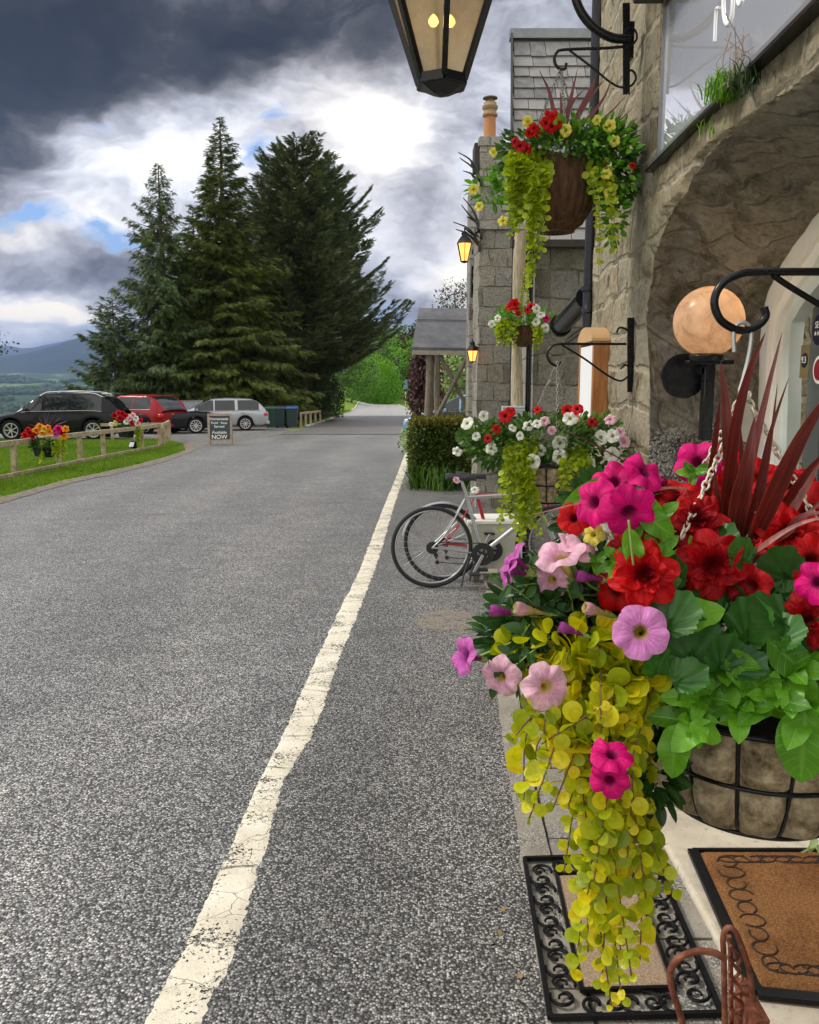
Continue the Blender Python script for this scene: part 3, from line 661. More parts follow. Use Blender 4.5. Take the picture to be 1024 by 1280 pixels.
def wallpatch(mb, l0, l1, z0, z1, step=.04, lx=0, amp=.03):
    a, b = np.meshgrid(np.linspace(l0, l1, max(2, int((l1-l0)/step))), np.linspace(z0, z1, max(2, int((z1-z0)/step))), indexing='ij')
    A = np.stack([0*a+lx, a, b], -1); A[..., 0] = lx-disp(A, amp); mb.grid(A); return mb
wallpatch(mbw, 3.44, 4.74, 2.40, 6.2); wallpatch(mbw, -1, 3.44, 2.98, 6.2)
# reveals of the window, end wall of this range
a, b = np.meshgrid(np.linspace(-.0, 3.5, 60), np.linspace(-.1, 6.2, 100), indexing='ij'); A = np.stack([a, 4.74+0*a, b], -1); A[..., 1] += disp(A, .02); mbw.grid(A, True)
mbw.build('wall', MW1, inn, 50)
mb = MB(); NI = 26; Kk = np.linspace(0, 1, NI)[None, :, None]; Q = C[:, None]*(1-Kk)+D[:, None]*Kk
A = np.stack([.02+.46*Kk[..., 0]+0*Q[..., 0], Q[..., 0], Q[..., 1]], -1)
dd = disp(A, .13, 9)*np.clip(Kk[..., 0]*8, 0, 1)*np.clip((1-Kk[..., 0])*6, 0, 1)
cen = np.array([1.5, 1.0]); nd = cen-Q; nd /= np.linalg.norm(nd, axis=-1)[..., None]; A[..., 1] += dd*nd[..., 0]; A[..., 2] += dd*nd[..., 1]
mb.grid(A, True); mb.build('arch', MW2, inn, 60)
# door set in the arch: cream outer frame, grey green inner frame, glass and a white leaf
def band(mb, lx, w0, w1, th, curve=None):
    """an arched band following the inner curve, from w0 to w1 inside it"""
    c = D if curve is None else curve; tg = np.gradient(c, axis=0); tg /= np.linalg.norm(tg, axis=1)[:, None]+1e-9
    nn_ = np.stack([-tg[:, 1], tg[:, 0]], -1); k_ = 9; 
    for i in range(2): nn_[:, 0] = np.convolve(np.pad(nn_[:, 0], k_, 'edge'), np.ones(2*k_+1)/(2*k_+1), 'valid'); nn_[:, 1] = np.convolve(np.pad(nn_[:, 1], k_, 'edge'), np.ones(2*k_+1)/(2*k_+1), 'valid')
    a = c+nn_*w0; b = c+nn_*w1
    r_ = [np.stack([0*a[:, 0]+x, p_[:, 0], p_[:, 1]], -1) for x, p_ in ((lx+th, a), (lx, a), (lx, b), (lx+th, b))]
    mb.grid(np.stack(r_, 1), True); return mb
door = empty('door', (0, 0, 0), 0, parent=inn)
mb = MB(); band(mb, .455, -.03, .075, .06); band(mb, .475, .07, .125, .05); mb.build('door_frame', MCREAM, door, 40)
mb = MB(); band(mb, .495, .12, .19, .05); mb.build('inner_frame', MGREYG, door, 40)
MGLD = Mt('dark glass'); MGLD = MGLD.bsdf((.05, .055, .06), .03, spec=.8, coat=.5)
mb = MB(); mb.box((.56, 1.7, 1.1), (.01, 3.1, 2.6)); mb.build('door_glass', MGLD, door)
mb = MB(); mb.box((.535, 2.55, .75), (.04, .62, 1.6)); mb.box((.53, 2.87, 1.0), (.05, .05, 2.2)); mb.box((.53, 2.22, 1.0), (.05, .07, 2.2)); mb.build('door_leaf', MWHITE, door)
def sticker(name, px, py, w, h, mat, off=.515, par=door, round_=False, dx=0):
    p = W(px, py, off); l = wl(p); mb = MB()
    if round_: mb.lathe([(0, -.001), (w/2, -.001), (w/2, .001), (0, .001)], (0, 0, 0), 28, 'x')
    else: mb.box((0, 0, 0), (.002, w, h))
    return mb.build(name, mat, par, loc=(l[0]-dx, l[1], p[2]))
def col(name, c, r=.5, **k): return Mt(name).bsdf(c, r, **k)
def text(body, size, mat, par, loc, rot=(R(90), 0, R(-90)), name='lettering', ext=.0008, align='CENTER'):
    cu = bpy.data.curves.new(name, 'FONT'); cu.body = body; cu.size = size; cu.align_x = align; cu.align_y = 'CENTER'; cu.extrude = ext; cu.materials.append(mat)
    t_ = bpy.data.objects.new(name, cu); COL.objects.link(t_); dg = bpy.context.evaluated_depsgraph_get(); me = bpy.data.meshes.new_from_object(t_.evaluated_get(dg)); bpy.data.objects.remove(t_)
    o = bpy.data.objects.new(name, me); COL.objects.link(o); o.parent = par; o.location = loc; o.rotation_euler = rot; return o
MPW = col('white print', (.85, .85, .85)); MNAVY = col('navy print', (.01, .012, .04), .3)
s1 = sticker('sticker', 1006, 452, .075, .12, col('bronze sticker', (.20, .165, .07), .35), dx=.0); l = s1.location
s1b = sticker('sticker_disc', 1006, 452, .055, .08, MNAVY, round_=True); s1b.parent = s1; s1b.location = (-.002, 0, .005)
text('9.3', .034, MPW, s1, (-.0045, 0, .005))
s2 = sticker('sticker', 1024, 462, .10, .1, col('white rim sticker', (.75, .75, .75), .3), round_=True)
t = sticker('sticker_disc', 1024, 462, .075, .1, col('crimson print', (.22, .015, .03), .3), round_=True); t.parent = s2; t.location = (-.002, 0, 0)
s3 = sticker('sticker', 1024, 412, .11, .1, MNAVY, round_=True); text('SE', .034, MPW, s3, (-.0035, .012, .016)); text('★★★', .022, MPW, s3, (-.0035, 0, -.014))
# window over the arch
win = empty('window', (0, 0, 0), 0, parent=inn)
m = Mt('sky-reflecting glass'); MGLASS = m.bsdf((.30, .31, .36), .035, metal=.0, spec=1., coat=0.)
m.b.inputs['Metallic'].default_value = .62; m.b.inputs['Base Color'].default_value = (.86, .86, .92, 1)
mb = MB(); mb.box((.016, 1.48, 2.72), (.006, 3.92, .62)); mb.build('pane', MGLASS, win)
mb = MB(); mb.box((.005, 1.47, 2.418), (.05, 3.92, .03)); mb.build('sill', plain('steel grey sill', (.42, .42, .44), .3, .7, var=.1), win)
mb = MB(); mb.box((-.012, 1.48, 2.399), (.05, 3.95, .010)); mb.build('sill_edge', MBLACK, win)
mb = MB(); mb.box((.008, 3.435, 2.70), (.012, .012, .6)); mb.build('frame', MLEAD, win)
# white script on the pane, only its lower strokes show
mb = MB()
def stroke(pts, r=.006):
    pp = []
    for a, b in pts:
        p = W(a, b, .01); l_ = wl(p); pp.append((.0115, l_[1], p[2]))
    pp = bez(pp, 8); mb.tube(pp, r, 6)
stroke([(892, 52), (894, 14), (898, 10)], .004); stroke([(905, -30), (903, 5), (905, 26), (910, 30), (914, 15), (916, -30)], .005); stroke([(919, -25), (921, 2), (924, 6), (927, 0)], .004); stroke([(960, -60), (958, -15), (962, -8), (968, -20)], .005)
mb.build('lettering', MPW, win)
mb = MB(); mb.box((-.035, 1.36, 3.13), (.15, 4.2, .26)); bevel(mb.build('fascia', MDARKW, inn), .01)
# door step and floor inside the arch
mb = MB(); slabp = np.array([[-.03, -1.5], [-.03, 1.6], [-.02, 2.3], [-.035, 2.9], [-.03, 3.6], [.8, 3.6], [.8, -1.5]])
V = [(x, y, -.1) for x, y in slabp]+[(x, y, .045-SL*max(y, 0)) for x, y in slabp]; n_ = 7
mb.add(V, [list(range(n_, 2*n_))[::-1]]+[[i, n_+i, n_+(i+1) % n_, (i+1) % n_] for i in range(n_)])
m = Mt('smooth step cement'); pos = m.n('NewGeometry').outputs['Position']
c = m.ramp(m.noise(2.8, 6, .65, pos), [(.3, (.42, .36, .27)), (.5, (.55, .48, .37)), (.7, (.64, .58, .46))]); c = m.mix(m.mapr(m.noise(34, 5, .75, pos), .58, .70, 0, .8), c, (.2, .17, .13)); c = m.mix(m.mapr(m.noise(1.9, 7, .75, pos, .6), .5, .64, 0, .6), c, (.27, .235, .19))
MSTEP = m.bsdf(c, .75, m.bump(m.noise(24, 6, .7, pos), .6, .006), spec=.3)
bevel(mb.build('doorstep', MSTEP, inn), .015, 3)

# cast iron drainpipe at the corner, with sockets
pipe = empty('drainpipe', (0, 0, 0), 0, parent=inn)
def wlp(p): l_ = wl(p); return (l_[0], l_[1], p[2])
yp = 4.95
pp = wlp(P(737, 420, yp)); mb = MB(); mb.tube([(pp[0], pp[1], -.1), (pp[0], pp[1], 6)], .043, 18); mb.build('pipe', MBLACK, pipe, 40)
for py in (372, -40, 640):
    z = P(737, py, yp)[2]; mb = MB(); mb.lathe([(.043, -.09), (.052, -.085), (.052, -.06), (.048, -.055), (.048, .03), (.056, .035), (.056, .06), (.043, .065)], (pp[0], pp[1], z), 20); mb.box((pp[0]+.05, pp[1], z+.015), (.07, .09, .03)); mb.build('pipe_collar', MBLACK, pipe, 40)
a = wlp(P(700, 408, 5.9)); b = wlp(P(733, 372, 5.0)); mb = MB(); mb.tube(bez([a+np.array([-.0, .0, 0]) if False else a, b], 6), .062, 16); mb.lathe([(.062, 0), (.075, 0), (.075, .05), (.062, .05)], a, 16, R3=basis(np.array([np.array(b)-np.array(a)]))[0][:, [0, 2, 1]]*np.array([1, 1, 1])); mb.tube([np.array(a)+[.05, 0, -.1], np.array(b)+[.02, 0, -.16]], .018, 8); mb.build('branch_pipe', MBLACK, pipe, 40)

# wing with a steep slate roof, facing the camera
def wface(mb, x0, x1, z0, z1, Y, amp=.03, step=.06, s=1):
    """a wall turned to the camera (world axes), returned in the inn's frame"""
    a, b = np.meshgrid(np.linspace(x0, x1, max(3, int((x1-x0)/step))), np.linspace(z0, z1, max(3, int((z1-z0)/step))), indexing='ij')
    A = np.stack([a, Y+0*a, b], -1); A[..., 1] -= disp(A, amp, s); mb.grid(tofr(A)); return mb
def tofr(A):
    x, y = A[..., 0]-FX, A[..., 1]; q_ = 1+FT*FT; return np.stack([(x-FT*y)/q_, (y+FT*x)/q_, A[..., 2]], -1)
def slates(mb, x0, x1, y0, z0, y1, z1, cw=.2, ch=.145, th=.012):
    """overlapping slates on a slope rising from (y0,z0) to (y1,z1); edges x0, x1 may taper (pairs)"""
    Ls = math.hypot(y1-y0, z1-z0); n_ = int(Ls/ch); up = np.array([0, (y1-y0)/Ls, (z1-z0)/Ls]); nrm = np.array([0, -up[2], up[1]])
    for r_ in range(n_):
        t = r_*ch; f = t/Ls; xa = x0[0]*(1-f)+x0[1]*f if isinstance(x0, tuple) else x0; xb = x1; x = xa-rng.uniform(0, cw*.5)*(r_ % 2)
        while x < xb:
            w = cw*rng.uniform(.75, 1.25); xl, xr = max(x, xa-.01), min(x+w-.006, xb)
            if xr-xl > .03:
                lo = t-rng.uniform(0, .014); o_ = rng.uniform(0, .005); c0 = np.array([0, y0, z0])
                cor = []
                for xx, tt_, hh_ in ((xl, lo, th+.012+o_), (xr, lo+rng.uniform(-.006, .006), th+.012+o_), (xr, t+ch*1.5, .002), (xl, t+ch*1.5, .002)):
                    cor.append(c0+up*tt_+nrm*hh_+np.array([xx, 0, 0]))
                cor = np.array(cor); b_ = cor-nrm*th
                mb.add(tofr(np.vstack([cor, b_])), np.array([[0, 1, 2, 3], [0, 4, 5, 1], [1, 5, 6, 2], [3, 7, 4, 0]]))
            x += w
    return mb
YB = 8.0; xb0 = P(668, 400, YB)[0]; zb = P(668, 300, YB)[2]
mb = MB(); wface(mb, xb0, 4.2, -.3, zb, YB, .04)
a, b = np.meshgrid(np.linspace(YB, 12.0, 50), np.linspace(-.3, zb, 50), indexing='ij'); A = np.stack([xb0+(a-YB)*.07, a, b], -1); A[..., 0] -= disp(A, .03, 4); mb.grid(tofr(A)); mb.build('wall', MW3, inn, 50)
roof = MB(); xe0 = P(643, 290, YB-.05)[0]; xe1 = P(643, 50, 9.3)[0]; ze1 = P(643, 47, 9.3)[2]
rf = empty('roof', (0, 0, 0), 0, parent=inn)
sb = MB(); slates(sb, (xe0, xe1), 4.2, YB-.06, zb-.02, 9.3, ze1); sb.build('slates', MSLATE, rf)
sb = MB(); V = tofr(np.array([[xe0-.02, YB-.04, zb-.06], [4.2, YB-.04, zb-.06], [4.2, 9.32, ze1-.03], [xe1-.02, 9.32, ze1-.03], [P(646, 290, 10.8)[0], 10.8, zb-.06], [4.2, 10.8, zb-.06]]))
sb.add(V, np.array([[0, 1, 2, 3], [3, 2, 5, 4]])); sb.add(V[[0, 3, 4]], np.array([[0, 1, 2]])); sb.build('roof_deck', MDARKW, rf)
sb = MB(); sb.bar(tofr(np.array([xe1-.05, 9.3, ze1+.02])), tofr(np.array([4.2, 9.3, ze1+.02])), .12, .09); sb.build('ridge_flashing', MLEAD, rf)
sb = MB(); sb.bar(tofr(np.array([xe0-.03, YB-.08, zb-.05])), tofr(np.array([xe1-.03, 9.27, ze1-.0])), .02, .08); sb.bar(tofr(np.array([xe0-.04, YB-.16, zb-.06])), tofr(np.array([4.2, YB-.16, zb-.06])), .12, .06); sb.build('verge_board', MDARKW, rf)
# pipes and a timber post standing against the wing
for px_, w_, top in ((643.5, .022, 290), (664.5, .026, 290)):
    Y_ = 7.86 if px_ > 655 else 7.9; p0 = P(px_, top, Y_); p1 = P(px_-0, 530, Y_); p1[0] = p0[0]
    mb = MB(); mb.tube([wlp(p0), wlp([p0[0], p0[1], -.2])], w_, 10); mb.build('waste_pipe', MBLACK, inn, 40)
# chimney stack and the projecting gable beyond
YC = 12.0; xc0, xc1 = P(598, 400, YC)[0], P(642, 400, YC)[0]; zc = P(600, 287, YC)[2]; zc2 = P(600, 266, YC)[2]; zt = P(600, 170, YC)[2]; xcr = P(627, 220, YC)[0]
ch = empty('chimney', (0, 0, 0), 0, parent=inn)
def wblock(mb, x0, x1, y0, y1, z0, z1):
    V = tofr(np.array([[x, y, z] for x in (x0, x1) for y in (y0, y1) for z in (z0, z1)], float)); return mb.add(V, np.array([[0, 1, 3, 2], [4, 6, 7, 5], [0, 4, 5, 1], [2, 3, 7, 6], [0, 2, 6, 4], [1, 5, 7, 3]]))
def lumpbox(x0, x1, y0, y1, z0, z1, amp=.03, step=.07):
    mb = MB(); st = lambda a_, b_: np.linspace(a_, b_, max(3, int((b_-a_)/step)))
    def bump(A):
        cx_, cy_ = (x0+x1)/2, (y0+y1)/2; dsp = disp(A, amp, 3)[..., None]; v = np.stack([(A[..., 0]-cx_)/(x1-x0), (A[..., 1]-cy_)/(y1-y0), 0*A[..., 0]], -1); return A+v*dsp*2
    a, b = np.meshgrid(st(x0, x1), st(z0, z1), indexing='ij'); mb.grid(tofr(bump(np.stack([a, 0*a+y0, b], -1))))
    a, b = np.meshgrid(st(y0, y1), st(z0, z1), indexing='ij'); mb.grid(tofr(bump(np.stack([0*a+x0, a, b], -1))), True); mb.grid(tofr(bump(np.stack([0*a+x1, a, b], -1))))
    a, b = np.meshgrid(st(x0, x1), st(y0, y1), indexing='ij'); mb.grid(tofr(bump(np.stack([a, b, 0*a+z1], -1)))); return mb
lumpbox(xc0, xc1+.8, YC, YC+1.0, -.4, zc, .05).build('wall', MW3, inn, 50)
MDRESS = blocks('dressed chimney stone', [(.2, .185, .16), (.38, .355, .31), (.50, .47, .41)], (.36, .33, .27), .36, .22, .025, .2, .02, .4)
lumpbox(xc0-.03, xc1+.8, YC-.03, YC+.9, zc+.0, zc+.06, .005).build('coping', MDRESS, ch, 50)
lumpbox(xc0, xcr, YC+.02, YC+.5, zc+.06, zt, .02).build('stack', MDRESS, ch, 50)
lumpbox(xc0-.02, xcr+.02, YC, YC+.52, zt-.12, zt-.02, .01).build('cap', MDRESS, ch, 50)
mb = MB(); cpx = (P(612.5, 150, YC+.2)[0]); pz = zt-.02; k_ = (P(612, 122, YC+.2)[2]-pz)
mb.lathe([(.085, 0), (.09, .02), (.082, .04), (.078, k_*.55), (.10, k_*.57), (.105, k_*.61), (.09, k_*.64), (.085, k_*.70), (.105, k_*.74), (.108, k_*.79), (.09, k_*.83), (.085, k_*.88), (.055, k_*.9), (.06, k_*.95), (.1, k_*.97), (.098, k_*.995), (.02, k_*1.0), (0, k_)], tofr(np.array([cpx, YC+.2, pz])), 20)
m = Mt('terracotta'); z_ = m.n('SeparateXYZ', _0=m.n('NewGeometry').outputs['Position']).outputs['Z']
c = m.mix(m.mapr(z_, float(pz+k_*.52), float(pz+k_*.6)), (.40, .165, .06), (.28, .19, .10)); c = m.mix(m.mapr(z_, float(pz+k_*.88), float(pz+k_*.92)), c, (.10, .085, .06))
c = m.mix(m.mapr(m.noise(14, 6, .7), .5, .7, 0, .5), c, (.2, .15, .09)); mb.build('chimney_pot', m.bsdf(c, .8, m.bump(m.noise(30), .4, .004)), ch, 40)
mb = MB(); wblock(mb, xc0-.07, xc0+.0, YC+.1, YC+.5, P(0, 208, YC)[2], P(0, 176, YC)[2]); mb.build('flue_terminal', MDARKW, ch)
rf2 = empty('roof', (0, 0, 0), 0, parent=inn); sb = MB(); zr = P(635, 188, 13)[2]; slates(sb, xcr+.02, 2.6, YC+.35, zc-.05, 13.0, zr); sb.build('slates', MSLATE, rf2)
sb = MB(); V = tofr(np.array([[xc0+.03, YC+.37, zc-.06], [2.6, YC+.37, zc-.06], [2.6, 13.02, zr-.02], [xc0+.25, 13.02, zr-.02], [xc0+.03, 13.9, zc-.06], [2.6, 13.9, zc-.06]])); sb.add(V, np.array([[0, 1, 2, 3], [3, 2, 5, 4]])); sb.build('roof_deck', MDARKW, rf2)
sb = MB(); sb.bar(tofr(np.array([xcr, 13, zr+.02])), tofr(np.array([2.6, 13, zr+.02])), .1, .08); sb.build('ridge_flashing', MLEAD, rf2)
rf3 = empty('roof', (0, 0, 0), 0, parent=inn); sb = MB(); Y3 = 14.6; slates(sb, P(588, 350, Y3)[0], 2., Y3, P(0, 352, Y3)[2], Y3+.25, P(0, 232, Y3+.25)[2], .16, .13); sb.build('slates', MSLATE, rf3)
sb = MB(); wblock(sb, P(588.5, 350, Y3)[0], 2., Y3+.28, Y3+1, -.3, P(0, 234, Y3+.25)[2]); sb.build('gable_wall', MW3, rf3)
mb = MB(); wblock(mb, P(589, 350, 13.6)[0], P(597, 350, 13.6)[0], 13.5, 13.7, P(0, 372, 13.6)[2], P(0, 334, 13.6)[2]); mb.build('rainwater_hopper', MBLACK, inn)
# rough timber post
m = Mt('weathered barkless timber'); pos = m.n('NewGeometry').outputs['Position']
c = m.ramp(m.noise(9, 6, .7, m.scale(pos, (6, 6, .7))), [(.3, (.16, .12, .075)), (.5, (.40, .33, .23)), (.72, (.56, .49, .37))]); MPOST = m.bsdf(c, .85, m.bump(m.noise(10, 5, .7, m.scale(pos, (6, 6, .6))), .8, .01), spec=.2)
m = Mt('old grey timber'); pos = m.n('NewGeometry').outputs['Position']
c = m.ramp(m.noise(12, 6, .7, m.scale(pos, (5, 5, .8))), [(.3, (.07, .055, .04)), (.5, (.18, .15, .115)), (.72, (.30, .26, .21))]); MOLDT = m.bsdf(c, .85, m.bump(m.noise(14, 5, .7, m.scale(pos, (5, 5, .6))), .8, .01), spec=.2)
p0 = P(653.5, 285, 7.8); base = np.array([p0[0]-.02, p0[1], -.15]); mb = MB(); zz = np.linspace(-.0, p0[2]+.15, 24)
mb.tube(np.stack([.012*np.sin(zz*2.1), .008*np.cos(zz*3), zz], -1), .05+.006*np.sin(zz*5), 12)
tag(mb.build('timber_post', MPOST, None, 50, loc=tuple(base)), 'pale weathered timber post between two black waste pipes on the inn', 'post')

# log porch further along
pr = empty('log_porch', G(556, 600), 0, 'log porch with grey felt roof and crossed braces beyond the hedge', 'porch')
pr.location = (0, 0, 0)
Y0, Y1 = 16.0, 17.4
e0, e1 = P(515, 434, Y0), P(600, 436, Y0); r0, r1 = P(524, 385, Y1), P(600, 387, Y1)
m = Mt('grey roofing felt'); pos = m.n('NewGeometry').outputs['Position']; c = m.ramp(m.noise(3.5, 6, .7, pos), [(.3, (.06, .06, .068)), (.55, (.10, .10, .108)), (.7, (.14, .135, .13))]); MFELT = m.bsdf(c, .7, m.bump(m.noise(50, 4, .7, pos), .5, .004))
mb = MB(); b0 = e0+np.array([0, 2*(Y1-Y0), 0]); b1 = e1+np.array([1, 2*(Y1-Y0), 0]); e1 = e1+[1, 0, 0]; r1 = r1+[1, 0, 0]
V = np.array([e0, e1, r1, r0, b0, b1]); th = np.array([0, 0, .05]); mb.add(np.vstack([V, V-th]), np.array([[0, 1, 2, 3], [3, 2, 5, 4], [6, 9, 8, 7], [9, 10, 11, 8], [0, 6, 7, 1], [0, 3, 9, 6], [3, 4, 10, 9]]))
f = .33; sA = r0*(1-f)+e0*f+np.array([-.01, -.02, .012]); sB = r1*(1-f)+e1*f+np.array([0, -.02, .012]); mb.bar(sA, sB, .02, .012); mb.build('roof', MFELT, pr)
mb = MB(); mb.bar(e0+[.04, .03, -.09], e1+[0, .03, -.09], .05, .09); mb.bar(e0+[.04, 0, -.09], b0+[.04, 0, -.09], .06, .08); mb.build('beam', plain('pale beam', (.33, .30, .24), .8, var=.3), pr)
def log(px_, Y_, r_=.085, top=438):
    p_ = P(px_, top, Y_); z = np.linspace(-.35, p_[2], 16); mb = MB(); mb.tube(np.stack([p_[0]+.015*np.sin(z*3+px_), Y_+0*z, z], -1), r_*(1.12-.1*z/p_[2]), 12); mb.build('post', MOLDT, pr, 50)
log(536.5, 16.15, .07); log(547, 18.4, .06); log(594, 16.15, .05); log(590, 18.4, .05)
for a, b in (((548, 441), (589, 521)), ((588, 438), (546, 521))):
    p_, q_ = P(*a, 16.12 if a[0] < 560 else 16.0), P(*b, 16.12 if a[0] < 560 else 16.0); mb = MB(); mb.tube(bez([p_, (p_+q_)/2+[.01, 0, .01], q_], 6), .04, 9); mb.build('brace', MOLDT, pr, 50)
mb = MB(); mb.bar(P(548, 517, 16.2), P(594, 517, 16.2), .05, .06); mb.build('rail', MOLDT, pr)
# ================================================================ trees, hedges and shrubs
def spray_t(n=7, w=.42, droop=.12):
    V = []; Fc = []
    for j in range(n):
        y = j/n*.85
        for s_ in (-1, 1):
            k = len(V); r_ = w*(1-y*.75)*(.8+.4*((j*7+s_*3) % 5)/5)
            V += [(0, y, 0), (0, y+.13, 0), (s_*r_, y+.30, -droop*(.4+y))]; Fc.append((k, k+1, k+2) if s_ < 0 else (k, k+2, k+1))
    k = len(V); V += [(-.03, .8, 0), (.03, .8, 0), (0, 1.1, -droop)]; Fc.append((k, k+1, k+2))
    return np.array(V, float), np.array(Fc)
SPRAY = spray_t()
MSPR = foliage('spruce needles', [(.02, .034, .007), (.048, .074, .012), (.09, .125, .02), (.18, .21, .035)], .15, .6, nscale=.35)
MCYP = foliage('cypress sprays', [(.02, .038, .014), (.045, .075, .024), (.08, .125, .038), (.14, .19, .06)], .15, .6, nscale=.35)
MFIR = foliage('fir needles', [(.020, .032, .014), (.042, .062, .026), (.085, .11, .045), (.16, .18, .08)], .12, .6, nscale=.35)
m = Mt('conifer bark'); MBARK = m.bsdf(m.ramp(m.noise(7, 6, .7, m.scale(m.co(), (3, 3, .6))), [(.3, (.03, .022, .016)), (.7, (.10, .075, .055))]), .9, m.bump(m.noise(9, 5, .7), .7, .02))
def conifer(name, loc, H, Rb, mat, label, nb=240, z0=.06, shape=.8, droop=.35, up=.0, spr=.55, den=22, rag=.35, lean=0, seed=1, cat='conifer', hang=.3, flat=0.):
    r = np.random.default_rng(seed); root = empty(name, loc, 0, label, cat, 'tall conifers beyond the car park')
    tb = MB(); zz = np.linspace(-.5, H, 14); tb.tube(np.stack([lean*(zz/H)**2, 0*zz, zz], -1), np.interp(zz, [-.5, 0, H], [.5, .42, .02])*H/16, 9)
    pos = []; dr = []; sc = []; ups = []
    for i in range(nb):
        f = (i+r.random())/nb; z = H*(z0+(1-z0)*f**1.12); rem = 1-(z/H)
        env = Rb*(rem**shape)*(1 if z > H*.12 else .82)
        a = i*2.399+r.normal(0, .35); env = env*(.66+.68*float(vnoise(np.array([math.cos(a)*1.6+seed, math.sin(a)*1.6, z/1.7]), seed))); Lb = env*r.uniform(1-rag, 1.0+rag*.3)+.08
        pitch = up*(1.-.2*rem)-droop*rem*.9+.1+r.normal(0, .07)
        t = np.linspace(0, 1, 9); hx = Lb*t; hz = Lb*(math.tan(pitch)*t-droop*.55*t*t*rem+(.16+up*.3)*t**3)
        cx, cy = math.cos(a), math.sin(a); B_ = np.stack([cx*hx+lean*(z/H)**2, cy*hx, z+hz], -1)
        tb.tube(B_, np.linspace(.035, .006, 9)*(.5+Lb/4), 4, caps=False)
        n_ = max(7, int(den*Lb)); tt = r.uniform(.12, 1., n_)**.7; Pp = np.stack([np.interp(tt, t, B_[:, k]) for k in range(3)], -1)
        tang = np.stack([np.interp(tt, t, np.gradient(B_[:, k])) for k in range(3)], -1); tang /= np.linalg.norm(tang, axis=1)[:, None]
        side = np.stack([-np.full(n_, cy), np.full(n_, cx), 0*tt], -1)*r.choice([-1, 1], n_)[:, None]
        sl = spr*(1.15-.55*tt)*r.uniform(.6, 1.3, n_)*(.42+.58*min(1, Lb/1.6))
        wide = (1.1-tt)*.8*min(1, Lb/3)*r.random(n_)       # secondary twigs: the branch is a flat plume, wide near the middle
        Pp = Pp+side*(wide[:, None]*Lb*.42)
        D_ = tang*r.uniform(.5, 1.1, n_)[:, None]+side*r.uniform(.2, .9, n_)[:, None]; D_[:, 2] -= hang*r.uniform(.2, 1.6, n_); D_[:, 2] += up*.4
        Pp[:, 2] -= (hang*.5*r.random(n_))*sl*1.3
        pos.append(Pp); dr.append(D_); sc.append(sl); ups.append(np.stack([r.normal(0, .5, n_), r.normal(0, .5, n_), np.ones(n_)], -1))
    pos = np.concatenate(pos); dr = np.concatenate(dr); sc = np.concatenate(sc); ups = np.concatenate(ups)
    tb.build('trunk', MBARK, root, True); mb = MB(); mb.scatter(SPRAY, pos, basis(dr, ups), sc); mb.build('crown', mat, root); return root
def at(px, Y, dx=0): x = (px-512)/FP*Y+dx; return (x, Y, tz(x, Y))
def topH(py, Y, loc): return P(0, py, Y)[2]-loc[2]
Lc = at(288, 48); conifer('spruce_tree', Lc, topH(146, 48, Lc), 5.4, MSPR, 'tallest dark green spruce with drooping plumes behind the silver estate car', 400, .03, .93, .42, .05, .56, 24, .42, seed=3, hang=.45)
Lc = at(213, 46); conifer('cypress_tree', Lc, topH(204, 46, Lc), 3.7, MCYP, 'narrow open cypress with ragged drooping branches at the valley end of the tree group', 230, .03, .74, .50, .2, .50, 24, .6, seed=5, hang=.9)
Lc = at(378, 53); conifer('fir_tree', Lc, topH(172, 53, Lc), 5.7, MFIR, 'broad blue green fir with upswept branches beside the road', 300, .15, .56, .05, .22, .62, 26, .5, seed=9, hang=.22)
Lc = at(408, 62); conifer('fir_tree', Lc, topH(215, 62, Lc), 5.6, MFIR, 'second fir reaching out toward the road with ragged plumes', 210, .20, .5, .0, .30, .66, 26, .6, seed=13, hang=.2, lean=.5)
Lc = at(150, 46); conifer('cypress_tree', Lc, topH(372, 46, Lc), 3.0, MCYP, 'low spreading cypress behind the black car with its branches reaching over the valley', 110, .02, .6, .3, .25, .5, 28, .6, seed=17, hang=.6)
Lc = at(332, 51); conifer('spruce_tree', Lc, topH(330, 51, Lc), 3.1, MSPR, 'bushy young spruce in front of the firs behind the wheelie bins', 200, .01, .6, .35, .05, .5, 26, .35, seed=21, hang=.4)
Lc = at(232, 46.5); conifer('spruce_tree', Lc, topH(330, 46.5, Lc), 3.6, MSPR, 'bushy young spruce behind the red car and the grey notice board', 180, .01, .6, .35, .05, .5, 26, .35, seed=23, hang=.4)

Lc = at(252, 52); conifer('spruce_tree', Lc, topH(262, 52, Lc), 4.6, MSPR, 'spruce standing behind between the narrow cypress and the tallest spruce', 240, .03, .75, .4, .05, .56, 24, .35, seed=27, hang=.4)
Lc = at(335, 55); conifer('spruce_tree', Lc, topH(215, 55, Lc), 5.0, MFIR, 'dark spruce wedged between the tallest spruce and the broad fir', 280, .03, .7, .35, .08, .58, 24, .35, seed=29, hang=.35)
LEAFQ = (np.array([(-.5, 0, 0), (0, .35, .06), (.5, 0, 0), (0, -.35, .06), ]), np.array([[0, 1, 2, 3]]))
LEAFP = (np.array([(0, 0, 0), (.28, .35, .05), (.3, .7, .03), (0, 1.05, -.05), (-.3, .7, .03), (-.28, .35, .05), (0, .5, -.03)]), np.array([[0, 1, 6, 5], [1, 2, 3, 6], [5, 6, 3, 4]]))
def blobpts(n, cen, rad, rough=.35, fill=.35, s=1):
    """points through a lumpy volume, denser toward its skin"""
    r = np.random.default_rng(s); v = r.normal(size=(n, 3)); v /= np.linalg.norm(v, axis=1)[:, None]
    k = 1+rough*2*(fbm(v*2.2+s*3.1, 3, s)-.47); rr = (1-fill*r.random(n)**1.6)
    p = np.asarray(cen)+v*np.asarray(rad)*(k*rr)[:, None]; return p, v
